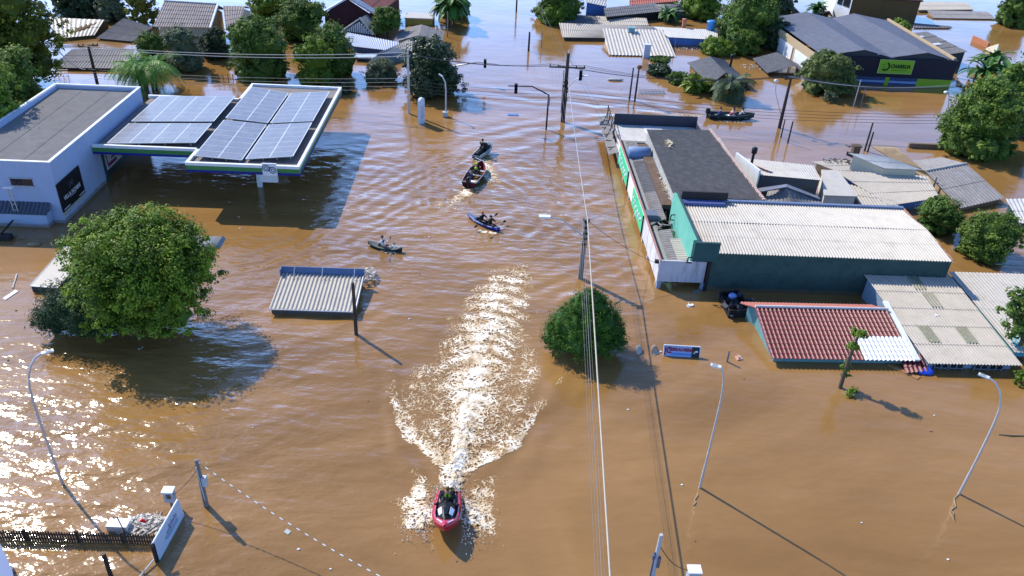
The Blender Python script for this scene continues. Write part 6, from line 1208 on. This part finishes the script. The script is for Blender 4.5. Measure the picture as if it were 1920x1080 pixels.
single('railing', m, GALV, 'thin wire railing in front of the shaded end of the long grey fibre roof', 'railing')
m = MB()
for k in range(5): m.box(g(410+9*k, 148, .35), (.06, .05, 1.0))
for z in (.3, .6): m.box(g(428, 148, z), (2.8, .04, .05))
single('railing', m, DARK, 'dark railing at the foot of the ivy-hung tree', 'railing')

# ------------------------------------------------------------------ wires
WIRE = mat('wire', (.05, .05, .06), .6); WIREW = mat('pale_wire', (.36, .35, .35), .6); WIREG = mat('grey_wire', (.2, .19, .19), .6)
def wire(a, b_, sag, r, mm, label, group, name='power_line', n=22):
    a, b_ = Vector(a), Vector(b_); m = MB(); m.tube([a.lerp(b_, u)+Vector((0, 0, -sag*4*u*(1-u))) for u in np.linspace(0, 1, n)], r, 5); return single(name, m, mm, label, 'cable', group)
arm = lambda top, h, f_, off, az=0: Vector((top.x+off*cos(az), top.y+off*sin(az), h*f_+.25))
# heavy white bundle along the right of the street and the thin wires beside it
e = g(1144, 1092, 4.4); d_ = e-topC
far = topC+d_*1.5
wire(pF+Vector((.15, 0, 4.6)), topC+Vector((.05, 0, .0)), .35, .035, WIREW, 'thick pale cable bundle from the crossarm pole to the lamp arm pole', 'thick pale cable bundle over the street')
wire(topC+Vector((.05, 0, 0)), far, .0, .042, mat('tan_bundle', (.42, .36, .29), .6), 'thick tan cable bundle running from the lamp arm pole out under the camera', 'thick pale cable bundle over the street')
for k, dx in enumerate((-.55, -.42, -.3, -.18)):
    wire(pF+Vector((dx*3, 0, 5.6)), topC+Vector((dx, 0, -.05)), .3, .008, WIREG, 'thin grey wire strung along the street beside the thick pale cable bundle, far span', 'thin wires beside the bundle, far span')
    wire(topC+Vector((dx, 0, -.05)), far+Vector((dx*.9, 0, 0)), .0, .007 if k != 2 else .014, WIREG, 'thin pale wire beside the thick tan bundle passing over the round bush', 'thin wires beside the bundle, near span')
m = MB(); c0 = g(1096, 540, 3.6)
wire(topC+Vector((.1, 0, -.1)), (11.6, 55.2, 2.0), .05, .012, WIRE, 'thin wire from the lamp arm pole straight across to the shop row fascia', 'service wires from the lamp arm pole')
wire(topC+Vector((.1, 0, -.15)), (11.6, 46.0, 1.6), .25, .014, WIRE, 'thin sagging wire from the lamp arm pole down to the weathered end panel', 'service wires from the lamp arm pole')
tA_, tB_ = topA, topB
hF = 6.94
pH = g(767, 213); topH = Vector((pH.x, pH.y, 6.2)); pG = g(183, 158); topG = g(166, 86, up(pG, 165, 84))
for k, (dz, dx) in enumerate(((0, -1.6), (-.05, -.8), (-.05, .8), (0, 1.6))):
    a_ = pF+Vector((dx, 0, hF*.8+.2+dz))
    wire(a_, topH+Vector((0, dx*.3, -.1-.1*k)), .5, .018, WIRE, 'thin dark wire strung from the crossarm pole left to the pale slim pole', 'wires from the crossarm pole to the slim pole')
    wire(a_, tB_+Vector((dx*.3, dx*.3, .1)), .9, .018, WIRE, 'thin dark wire strung from the crossarm pole right to the forked pole by the store', 'wires from the crossarm pole to the store pole')
for k in range(4):
    wire(tB_+Vector((.3*k-.4, .2*k-.3, .1)), tA_+Vector((.3*k-.4, -.2*k+.3, .1)), .7, .02, WIREW if k < 2 else WIRE, 'thin wire strung between the two fork topped poles in front of the store', 'wires between the two forked poles')
    wire(pF+Vector((.1, 0, 3.2-.35*k)), tA_+Vector((0, 0, -3.0-.3*k)), .6, .02, WIRE, 'low dark telephone line from the crossarm pole across the right hand water', 'low lines across the right')
    wire(pF+Vector((-.1, 0, 3.2-.35*k)), topH+Vector((0, 0, -2.8-.35*k)), .3, .016, WIRE, 'low dark telephone line from the crossarm pole left to the slim pole', 'low lines to the slim pole')
    wire(topH+Vector((0, 0, -2.6-.4*k)), topG+Vector((-.6, 0, -2.4-.3*k)), .4, .016, WIREW, 'low pale line running behind the solar canopy to the leaning pole', 'low lines behind the solar canopy')
    wire(tA_+Vector((0, 0, -.2*k)), tA_+Vector((40, -3, -.3*k+.5)), .8, .02, WIRE, 'dark wire leaving the tilted pole to the right edge', 'wires leaving the picture right')
for k in range(2):
    wire(topH+Vector((0, 0, -.1-.35*k)), topG+Vector((-.4, .2*k, -.05-.25*k)), .5, .035, WIREW, 'thick pale wire crossing the tree tops between the leaning pole and the slim pole', 'pale wires across the left trees')
    wire(topG+Vector((-.4, .2*k, -.05-.25*k)), topG+Vector((-42, 4, -.1-.3*k)), .5, .03, WIREW, 'pale wire from the leaning pole across the dark trees at the left edge', 'pale wires at the left edge')
wire(pF+Vector((0, 0, 5.7)), Vector((4.6, 128, 5.5)), 1.0, .02, WIRE, 'dark wire running from the crossarm pole up the main street, left strand', 'wires up the main street')
wire(pF+Vector((.6, 0, 5.7)), Vector((4.9, 128, 5.4)), 1.0, .02, WIRE, 'dark wire running from the crossarm pole up the main street, right strand', 'wires up the main street')
wire(g(107, 92, 3.2), g(160, 130, .8), .5, .05, WHITE, 'thick white cable drooping over the shaded end of the long grey fibre roof', 'cables', 'cable')
wire(topG, g(1, 80, 3.6), .2, .02, WIREW, 'single slack wire from the leaning pole down to the left trees', 'slack wire')
# wrapped rope from the meter pole to the bottom edge
e = g(740, 1095, 1.2); a_ = topE+Vector((.02, 0, -.1)); m1, m2 = MB(), MB(); K = 46; P_ = [a_.lerp(e, u)+Vector((0, 0, -.35*4*u*(1-u))) for u in np.linspace(0, 1, K+1)]
t = thing('wrapped_cable', 'thin cable wrapped in white tape running from the meter pole to the bottom edge', 'cable', a_)
m1.tube(P_, .014, 5)
part('cable', m1, mat('brown_cable', (.25, .18, .13), .7), t)
for k in range(0, K, 2): m2 = MB(); m2.tube([P_[k], P_[k].lerp(P_[k+1], .75)], .024, 5); part('tape', m2, WHITE, t)
wire(topE+Vector((-.05, 0, -.6)), g(325, 928, .9), .1, .014, WIRE, 'short wire from the meter pole to the white topped meter box', 'meter wire', 'cable')

# ================================================================== PEOPLE
SKIN = mat('skin', (.42, .24, .16), .6, .05, 3); HAIR = mat('hair', (.03, .022, .018), .6, .2, 20)
def skinmesh(name, J, E, m_, parent, sub=1):
    """J: name -> (position, radius); E: bones; grown with the Skin modifier into one surface"""
    ks = list(J); ix = {k: i for i, k in enumerate(ks)}
    me = bpy.data.meshes.new(name); me.from_pydata([J[k][0] for k in ks], [(ix[a], ix[b]) for a, b in E], []); o = link(bpy.data.objects.new(name, me))
    md = o.modifiers.new('skin', 'SKIN'); md.use_smooth_shade = True
    sv_ = me.skin_vertices[0].data
    for i, k in enumerate(ks): r = J[k][1]; sv_[i].radius = r if hasattr(r, '__len__') else (r, r); sv_[i].use_root = (i == 0)
    if sub: o.modifiers.new('sub', 'SUBSURF').levels = sub; o.modifiers[-1].render_levels = sub
    dg = bpy.context.evaluated_depsgraph_get(); n = bpy.data.meshes.new_from_object(o.evaluated_get(dg)); o.modifiers.clear(); o.data = n; bpy.data.meshes.remove(me); n.name = name
    n.materials.clear(); n.materials.append(m_); n.polygons.foreach_set('use_smooth', [True]*len(n.polygons)); o.parent = parent; return o
def person(label, loc, rz, shirt, trousers, hair=HAIR, lean=.1, wr=((-.24, .48, .42), (.24, .48, .42)), knees=((-.17, .42, .2), (.17, .42, .2)), ankles=((-.16, .72, -.1), (.16, .72, -.1)), vest=None, sleeves=True, bare_legs=False, hat=None, s=1.0, group=None, stand=0, turn=0):
    t = thing('person', label, 'person', loc, rz, group); t.scale = (s, s, s)
    L_ = lean; J = {}; E = []
    def j(k, p, r, a=None):
        J[k] = (p, r)
        if a: E.append((a, k))
    j('pelvis', (0, 0, .1), (.15, .12)); j('waist', (0, L_*.25, .27), (.135, .105), 'pelvis'); j('chest', (0, L_*.75, .46), (.165, .12), 'waist'); j('neck', (0, L_*1.05, .60), .056, 'chest')
    j('jaw', (turn*.02, L_*1.1+.035, .69), (.066, .07), 'neck'); j('brow', (turn*.02, L_*1.12+.025, .79), (.078, .092), 'jaw'); j('crown', (turn*.02, L_*1.12+.01, .855), (.058, .065), 'brow')
    j('nose', (turn*.06, L_*1.12+.125, .745), .014, 'jaw')
    for s_, k in ((-1, 'L'), (1, 'R')): j('ear'+k, (s_*.085, L_*1.12+.02, .75), .014, 'brow')
    for i, (s_, k) in enumerate(((-1, 'L'), (1, 'R'))):
        w = Vector(wr[i]); sh = Vector((s_*.19, L_*.95, .53)); dirn = w-sh; mid = sh+dirn*.52+Vector((s_*.09, -.05, -.1))
        j('sh'+k, tuple(sh), .062, 'chest'); j('el'+k, tuple(mid), .045, 'sh'+k); j('wr'+k, tuple(w), .03, 'el'+k)
        f = (w-mid).normalized(); side = Vector((0, 0, 1)).cross(f); side = side.normalized() if side.length > .05 else Vector((1, 0, 0)); dn = f.cross(side).normalized()
        p = w+f*.085; j('palm'+k, tuple(p), (.036, .02), 'wr'+k)
        for q, (o_, ln) in enumerate(((-.03, .062), (-.01, .075), (.011, .07), (.031, .055))):
            b1_ = p+side*o_+f*.03; b2_ = b1_+f*ln*.5-Vector((0, 0, 1))*.012; b3_ = b2_+f*ln*.18-Vector((0, 0, 1))*ln*.5
            j(f'f{q}a{k}', tuple(b1_), .0095, 'palm'+k); j(f'f{q}b{k}', tuple(b2_), .009, f'f{q}a{k}'); j(f'f{q}c{k}', tuple(b3_), .0075, f'f{q}b{k}')
        tb = w+f*.045-side*s_*.042; tt = tb+f*.05-Vector((0, 0, .02)); j('tha'+k, tuple(tb), .0115, 'palm'+k); j('thb'+k, tuple(tt), .009, 'tha'+k)
        hp = Vector((s_*.1, .0, .06)); kn = Vector(knees[i]); an = Vector(ankles[i])
        j('hip'+k, tuple(hp), .092, 'pelvis'); j('kn'+k, tuple(kn), .058, 'hip'+k); j('cf'+k, tuple(kn.lerp(an, .35)), .055, 'kn'+k); j('an'+k, tuple(an), .038, 'cf'+k); j('toe'+k, tuple(an+Vector((0, .16, -.03))), (.042, .03), 'an'+k)
    skinmesh('body', J, E, SKIN, t)
    gr = lambda ks, d: {k: (J[k][0], tuple(x+d for x in J[k][1]) if hasattr(J[k][1], '__len__') else J[k][1]+d) for k in ks}
    ks = ['pelvis', 'waist', 'chest', 'shL', 'shR']+(['elL', 'elR', 'cuL', 'cuR'] if sleeves else []); 
    J2 = gr([k for k in ks if k in J], .017)
    if sleeves:
        for k in 'LR': a, b_ = Vector(J['el'+k][0]), Vector(J['wr'+k][0]); J2['cu'+k] = (tuple(a.lerp(b_, .8)), .046)
    E2 = [('pelvis', 'waist'), ('waist', 'chest'), ('chest', 'shL'), ('chest', 'shR')]+([('shL', 'elL'), ('shR', 'elR'), ('elL', 'cuL'), ('elR', 'cuR')] if sleeves else [])
    skinmesh('shirt', J2, E2, shirt, t)
    kk = ['pelvis', 'hipL', 'hipR', 'knL', 'knR']+([] if bare_legs else ['cfL', 'cfR', 'anL', 'anR']); J3 = gr(kk, .014)
    skinmesh('trousers', J3, [('pelvis', 'hipL'), ('pelvis', 'hipR'), ('hipL', 'knL'), ('hipR', 'knR')]+([] if bare_legs else [('knL', 'cfL'), ('knR', 'cfR'), ('cfL', 'anL'), ('cfR', 'anR')]), trousers, t)
    hb = Vector((turn*.02, L_*1.12, .83)); m = MB(); m.ball(hb, (.098, .112, .075), 12)
    if hat: part('hat', m, hat, t, False)
    else: m.ball(hb+Vector((0, -.06, -.05)), (.09, .06, .08), 10); part('hair', m, hair, t, False)
    if vest:
        J4 = gr(['waist', 'chest'], .036); J4['up'] = ((0, L_*.95, .545), (.135, .10)); vo = skinmesh('life_vest', J4, [('waist', 'chest'), ('chest', 'up')], vest[0], t)
        if vest[1]:
            m = MB()
            for s_ in (-1, 1): m.ball((s_*.085, L_*.72+.155, .42), (.048, .022, .15), 10); m.ball((s_*.085, L_*.72-.155, .42), (.05, .022, .15), 10)
            part('panels', m, vest[1], vo, False)
    return t
NEON = mat('neon_lime', (.34, .75, .02), .5, .05); BLK = mat('black_cloth', (.018, .018, .022), .7, .2, 8); NVY = mat('navy_cloth', (.02, .035, .1), .7, .15, 8); BLC = mat('blue_cloth', (.04, .09, .26), .7, .15, 8)
WHC = mat('white_cloth', (.7, .68, .66), .7, .06, 8); RDC = mat('red_cloth', (.4, .03, .06), .7, .15, 8); ORC = mat('orange_cap', (.6, .13, .04), .6, .05, 8); LIFE = mat('orange_vest', (.7, .2, .06), .6, .05, 8); GRC = mat('grey_cloth', (.12, .12, .14), .7, .2, 8)
def loft(m, S, closed=False, caps=True, smooth=True):
    n = len(S[0]); fs = []
    for i in range(len(S)-1):
        for k in range(n if closed else n-1): fs.append((i*n+k, i*n+(k+1) % n, (i+1)*n+(k+1) % n, (i+1)*n+k))
    m.add([p for s in S for p in s], fs, smooth)
    if caps: m.add(S[0], [tuple(range(n))[::-1]]); m.add(S[-1], [tuple(range(n))])
def heading(a, b_): return math.atan2(b_[1]-a[1], b_[0]-a[0])-pi/2

# ------------------------------------------------------------------ jet skis
def jetski(label, loc, rz, pitch, hullm, deckm, hoodm, accent, group='jet skis'):
    t = thing('jet_ski', label, 'jet ski', loc, rz, group); t.rotation_euler = (pitch, 0, rz)
    ST = [(-1.45, .50, -.18, .22), (-1.0, .55, -.2, .24), (-.3, .6, -.22, .27), (.4, .6, -.2, .33), (.9, .52, -.12, .40), (1.25, .36, .02, .46), (1.5, .2, .2, .5), (1.63, .06, .36, .5)]
    m = MB(); S = []
    for y, b_, zk, zg in ST: S.append([(-b_*.76, y, zg+.07), (-b_*.97, y, zg+.05), (-b_, y, zg-.03), (-b_*.86, y, zk+.17), (-b_*.4, y, zk+.03), (0, y, zk), (b_*.4, y, zk+.03), (b_*.86, y, zk+.17), (b_, y, zg-.03), (b_*.97, y, zg+.05), (b_*.76, y, zg+.07)])
    loft(m, S); part('hull', m, hullm, t, False)
    m = MB(); S = [[(-b_*.76, y, zg+.05), (-b_*.62, y, zg-.08 if y < .5 else zg+.06), (b_*.62, y, zg-.08 if y < .5 else zg+.06), (b_*.76, y, zg+.05)] for y, b_, zk, zg in ST[:5]]; loft(m, S, caps=False, smooth=False); part('footwell', m, deckm, t, False)
    m = MB(); S = [[(-b_*.77, y, zg+.06), (-b_*.4, y, zg+.11), (0, y, zg+.14), (b_*.4, y, zg+.11), (b_*.77, y, zg+.06)] for y, b_, zk, zg in ST[4:]]; loft(m, S, caps=False); part('fore_deck', m, hullm, t, False)
    m = MB(); S = []
    for y, w, z0, z1 in ((-.05, .3, .3, .66), (.15, .36, .32, .78), (.5, .38, .36, .76), (.8, .34, .42, .70), (1.05, .22, .5, .63), (1.2, .08, .54, .58)): S.append([(-w, y, z0), (-w*.92, y, z0+(z1-z0)*.55), (-w*.45, y, z1), (0, y, z1+.03), (w*.45, y, z1), (w*.92, y, z0+(z1-z0)*.55), (w, y, z0)])
    loft(m, S); part('hood', m, hoodm, t, False)
    for s_ in (-1, 1):
        m = MB(); m.slab([(s_*.2, .52, .80), (s_*.345, .55, .66), (s_*.27, .92, .60), (s_*.15, .92, .72)], .02); part('mirror_panel', m, accent, t, False)
        m = MB(); m.ball((s_*.43, .28, .74), (.1, .07, .06), 8); part('mirror', m, BLACK, t, False)
    m = MB(); m.slab([(-.11, .62, .83), (.11, .62, .83), (.06, .98, .72), (-.06, .98, .72)], .03); part('windshield', m, GLASS, t, False)
    m = MB(); S = []
    for y, w, z in ((-1.3, .16, .42), (-1.1, .19, .52), (-.5, .19, .54), (-.1, .16, .6)): S.append([(-w*1.25, y, .2), (-w, y, z-.06), (-w*.6, y, z), (w*.6, y, z), (w, y, z-.06), (w*1.25, y, .2)])
    loft(m, S); part('seat', m, BLK, t, False)
    m = MB(); m.tube([(0, .18, .72), (0, .06, .94)], .05, 7); m.tube([(-.4, -.06, .95), (-.15, .06, .97), (.15, .06, .97), (.4, -.06, .95)], .022, 7); hb = part('handlebar', m, BLACK, t, False)
    m = MB(); m.bx(-.42, .42, -1.6, -1.43, .0, .1); part('boarding_platform', m, deckm, t, False)
    m = MB()
    for s_ in (-1, 1): m.slab([(s_*.6, .1, .24), (s_*.61, .1, .33), (s_*.56, .8, .37), (s_*.555, .8, .3)], .015); m.slab([(s_*.30, 1.12, .56), (s_*.36, 1.1, .54), (s_*.14, 1.44, .60), (s_*.10, 1.42, .63)], .012)
    part('trim', m, accent, t, False); return t
RED = mat('red_gelcoat', (.40, .012, .03), .22, .05, 2, spec=.6)
a, b_ = g(841, 938, .1), g(834, 990, .75); rzj = heading(a, b_); L0 = a.lerp(b_, .48); L0.z = .32
jt = jetski('red and black jet ski speeding toward the camera ahead of a broad foam wake', L0, rzj, radians(11), RED, mat('dark_blue_mat', (.02, .025, .06), .6), BLACK, mat('white_blue_panel', (.6, .68, .8), .25))
jt.scale = (1.08, .95, 1); R_ = Matrix.Rotation(rzj, 3, 'Z') @ Matrix.Rotation(radians(11), 3, 'X')
p = L0+R_ @ Vector((0, -.5, .5))
person('rider in a black life vest with two lime green panels steering the red jet ski', p, rzj, BLK, BLK, lean=.16, wr=((-.33, .44, .36), (.33, .44, .36)), knees=((-.33, .36, -.02), (.33, .36, -.02)), ankles=((-.36, .12, -.36), (.36, .12, -.36)), vest=(BLK, NEON), hair=mat('brown_hair', (.1, .045, .025), .6), s=1.0)
a, b_ = g(900, 293, .1), g(913, 277, .5); rz2 = heading(a, b_); L0 = a.lerp(b_, .48); L0.z = .24
jt2 = jetski('dark jet ski heading away from the camera in front of the towed boat', L0, rz2, radians(4), mat('pale_green_hull', (.3, .36, .36), .3), mat('dark_blue_mat', (.02, .025, .06), .6), BLACK, WHITE)
jt2.scale = (.9, .88, .95); R_ = Matrix.Rotation(rz2, 3, 'Z') @ Matrix.Rotation(radians(4), 3, 'X'); p = L0+R_ @ Vector((0, -.25, .52))
person('rider in black clothes seen from behind, upright on the dark jet ski', p, rz2, BLK, BLK, lean=.08, wr=((-.32, .4, .4), (.32, .4, .4)), knees=((-.33, .36, -.02), (.33, .36, -.02)), ankles=((-.36, .12, -.36), (.36, .12, -.36)), vest=(BLK, None))

# ------------------------------------------------------------------ boats
def open_boat(name, label, cat, stern, bow, beam, depth, outm, inm, rimm, benches, bow_rise=.25, draft=.12, group=None):
    Ln = (bow-stern).length; c = stern.lerp(bow, .5); rz = heading(stern, bow); t = thing(name, label, cat, (c.x, c.y, 0), rz, group); m, mi, rm_ = MB(), MB(), MB(); S, Si, rim = [], [], []
    for k in range(15):
        u = k/14; y = (u-.5)*Ln; w = beam/2*(min(1, .86+.35*u) if u < .5 else (1-((u-.5)/.5)**2.4*.96)); zg = depth+bow_rise*max(0, (u-.45)/.55)**2; zk = -draft+max(0, (u-.78)/.22)**2*(draft+.5*depth)
        S.append([(-w, y, zg), (-w*.9, y, (zg+zk)/2), (-w*.68, y, zk+.06), (0, y, zk), (w*.68, y, zk+.06), (w*.9, y, (zg+zk)/2), (w, y, zg)])
        i_ = max(.0, w-.05); zf = max(zk+.1, zk+.07); Si.append([(-i_, y, zg-.005), (-i_*.88, y, (zg+zf)/2), (-i_*.64, y, zf), (0, y, zf-.02), (i_*.64, y, zf), (i_*.88, y, (zg+zf)/2), (i_, y, zg-.005)]); rim.append((w, y, zg))
    loft(m, S); part('hull', m, outm, t, False); loft(mi, Si, caps=False); mi.add(Si[0], [tuple(range(7))]); part('inside', mi, inm, t, False)
    pts = [(-x, y, z+.01) for x, y, z in rim[::-1]]; rm_.tube([(-x, y, z+.01) for x, y, z in rim], .03, 6); rm_.tube([(x, y, z+.01) for x, y, z in rim], .03, 6); rm_.tube([(-rim[0][0], rim[0][1], rim[0][2]+.01), (rim[0][0], rim[0][1], rim[0][2]+.01)], .04, 6); part('gunwale', rm_, rimm, t, False)
    for u in benches: m = MB(); y = (u-.5)*Ln; w = beam*.46; m.bx(-w, w, y-.14, y+.14, depth*.5, depth*.5+.05); part('bench', m, rimm, t, False)
    return t, (lambda u, x=0, z=0: t.location+Matrix.Rotation(rz, 3, 'Z') @ Vector((x, (u-.5)*Ln, z))), rz
def outboard(parent, Ln, depth, m_=BLACK):
    y = -Ln/2-.14; m = MB(); m.box((0, y, depth+.22), (.3, .42, .42)); m.ball((0, y-.02, depth+.42), (.17, .24, .13), 10); ob = part('outboard_motor', m, m_, parent, False)
    m = MB(); m.box((0, y, depth*.1), (.1, .16, depth+.3)); m.tube([(0, y+.2, depth+.25), (0, y+.75, depth+.36)], .025, 6); part('shaft', m, m_, ob, False)
st, bo = g(879, 350, .1), g(904, 314, .1)
bt, at_, rz = open_boat('motor_boat', 'dark open boat with red insides towed behind the dark jet ski', 'boat', st, bo, 1.45, .5, mat('black_hull', (.025, .025, .03), .4), mat('red_inside', (.2, .02, .025), .6, .2, 4), mat('pale_rim', (.42, .4, .4), .5), (.2, .5, .72))
outboard(bt, (bo-st).length, .5)
person('person in a bright lime vest sitting mid-boat with back to the camera', at_(.55, -.05, .32), rz, BLK, BLK, vest=(NEON, None), lean=.14, hat=NEON)
person('person in dark blue leaning over the stern end of the boat with red insides', at_(.27, -.12, .3), rz+.5, NVY, BLK, lean=.28)
m = MB(); m.box(at_(.12, .2, .3), (.45, .3, .22), rz); single('bag', m, WHC, 'white bag in the stern of the boat with red insides', 'bag')
m = MB(); m.tube([at_(1.0, 0, .7), at_(1.18, 0, .35), Vector((*jt2.location[:2], .3))+Matrix.Rotation(rz2, 3, 'Z') @ Vector((0, -1.5, 0))], .02, 5); single('tow_rope', m, WHC, 'tow rope from the bow of the boat to the dark jet ski', 'rope')
st, bo = g(1328, 219, .1), g(1413, 222, .1)
lb_, at_, rz = open_boat('longboat', 'dark green open longboat carrying four people to the right', 'boat', st, bo, 1.35, .48, mat('dark_green_hull', (.015, .035, .04), .45), mat('dark_inside', (.04, .05, .055), .6), mat('green_rim', (.12, .2, .2), .5), (.18, .42, .62, .8), bow_rise=.2)
outboard(lb_, (bo-st).length, .48)
person('person in a dark blue jacket steering at the stern of the longboat', at_(.22, 0, .3), rz, BLC, NVY, lean=.1, wr=((-.3, .1, .2), (.28, .42, .25)))
person('person in a red shirt bending forward near the middle of the longboat', at_(.44, .25, .3), rz, RDC, WHC, lean=.34)
person('person in white and blue beside the red shirted one in the longboat', at_(.5, -.25, .3), rz, WHC, BLC, lean=.22)
person('person in white with dark trousers sitting nearest the bow of the longboat', at_(.68, 0, .3), rz, WHC, BLK, lean=.2, vest=(BLK, None))
# ------------------------------------------------------------------ kayaks
def kayak(label, a, b_, beam, hm, dm, wells, group='kayaks'):
    Ln = (b_-a).length; c = a.lerp(b_, .5); rz = heading(a, b_); t = thing('kayak', label, 'kayak', (c.x, c.y, 0), rz, group); m, d = MB(), MB(); S, D = [], []
    for k in range(17):
        u = k/16; y = (u-.5)*Ln; w = max(.015, beam/2*sin(pi*u)**.62); e = abs(u-.5)*2; zg = .2+.16*e**3; zk = -.1+.16*e**4
        S.append([(-w, y, zg), (-w*.95, y, zg-.08), (-w*.6, y, zk+.03), (0, y, zk), (w*.6, y, zk+.03), (w*.95, y, zg-.08), (w, y, zg)]); dip = -.1 if any(abs(u-q) < .13 for q in wells) else .05
        D.append([(-w*.99, y, zg), (-w*.7, y, zg+.035), (-w*.55, y, zg+dip), (w*.55, y, zg+dip), (w*.7, y, zg+.035), (w*.99, y, zg)])
    loft(m, S); part('hull', m, hm, t, False); loft(d, D, caps=False, smooth=False); part('deck', d, dm, t, False)
    for q in wells: m = MB(); y = (q-.5)*Ln; m.box((0, y-.24, .3), (.36, .06, .28), 0, -.25); part('seat_back', m, BLACK, t, False)
    return t, (lambda u, x=0, z=0: t.location+Matrix.Rotation(rz, 3, 'Z') @ Vector((x, (u-.5)*Ln, z))), rz
def paddle(label, c, rz, tilt, bl=BLACK):
    t = thing('paddle', label, 'paddle', c, rz); d = Vector((cos(tilt), 0, sin(tilt))); m = MB(); m.tube([-d*1.0, d*1.0], .016, 6); part('shaft', m, BLACK, t, False)
    for s_ in (-1, 1): m = MB(); m.ball(d*s_*1.12, (.2, .03, .1), 8, M=Matrix.Rotation(-tilt, 3, 'Y')); part('blade', m, bl, t, False)
st, bo = g(690, 458, .1), g(754, 471, .1)
k1, at_, rz = kayak('dark grey single kayak with a light striped deck drifting left of the street middle', st, bo, .72, mat('dark_kayak', (.03, .035, .04), .4), mat('kayak_deck', (.09, .11, .10), .45), (.45,))
person('paddler with a white shirt and black vest sitting in the dark single kayak', at_(.42, 0, .16), rz, WHC, mat('bare_legs', (.4, .24, .16), .6), lean=.02, vest=(BLK, None), knees=((-.13, .42, .14), (.13, .42, .14)), ankles=((-.12, .8, .06), (.12, .8, .06)), wr=((-.22, .4, .3), (.22, .4, .3)), bare_legs=True, hair=mat('brown_hair', (.1, .045, .025), .6))
paddle('black double paddle resting over the bow of the dark single kayak', at_(.58, 0, .42), rz+.25, .06)
m = MB()
for k, (u, x, s_) in enumerate(((.68, .08, .1), (.74, -.08, .09), (.8, .03, .07))): m.ball(at_(u, x, .3), (s_*1.3, s_, s_), 8)
single('bundle', m, mat('pale_bundle', (.6, .56, .5), .7, .2, 9), 'pale bundle lying on the bow of the dark single kayak', 'bundle')
m = MB(); m.box(at_(.95, 0, .28), (.3, .18, .12), rz); single('bag', m, BLACK, 'black bag strapped at the bow tip of the dark single kayak', 'bag')
st, bo = g(877, 405, .1), g(937, 433, .1)
k2, at_, rz = kayak('royal blue tandem kayak with two people dressed in black', st, bo, .74, mat('royal_blue_kayak', (.012, .025, .30), .35), mat('pale_blue_deck', (.12, .16, .3), .45), (.42, .68))
person('rear paddler in black with an orange cap in the blue tandem kayak', at_(.44, 0, .16), rz, BLK, BLK, lean=.03, hat=ORC, knees=((-.13, .42, .14), (.13, .42, .14)), ankles=((-.12, .72, .06), (.12, .72, .06)), wr=((-.28, .38, .36), (.26, .4, .3)), vest=(BLK, None))
person('front paddler in black with dark hair in the blue tandem kayak', at_(.7, 0, .16), rz, BLK, BLK, lean=.05, knees=((-.13, .42, .14), (.13, .42, .14)), ankles=((-.12, .72, .06), (.12, .72, .06)), wr=((-.28, .38, .36), (.26, .4, .3)), vest=(BLK, None))
paddle('black double paddle held by the rear person of the blue tandem kayak', at_(.44, 0, .16)+Matrix.Rotation(rz, 3, 'Z') @ Vector((0, .47, .3)), rz, -.1); paddle('black double paddle held by the front person of the blue tandem kayak', at_(.7, 0, .16)+Matrix.Rotation(rz, 3, 'Z') @ Vector((0, .47, .33)), rz, .16)
m = MB(); m.ball(at_(.93, 0, .3), (.11, .11, .09), 8); single('bag', m, WHC, 'small white dry bag on the bow of the blue tandem kayak', 'bag')
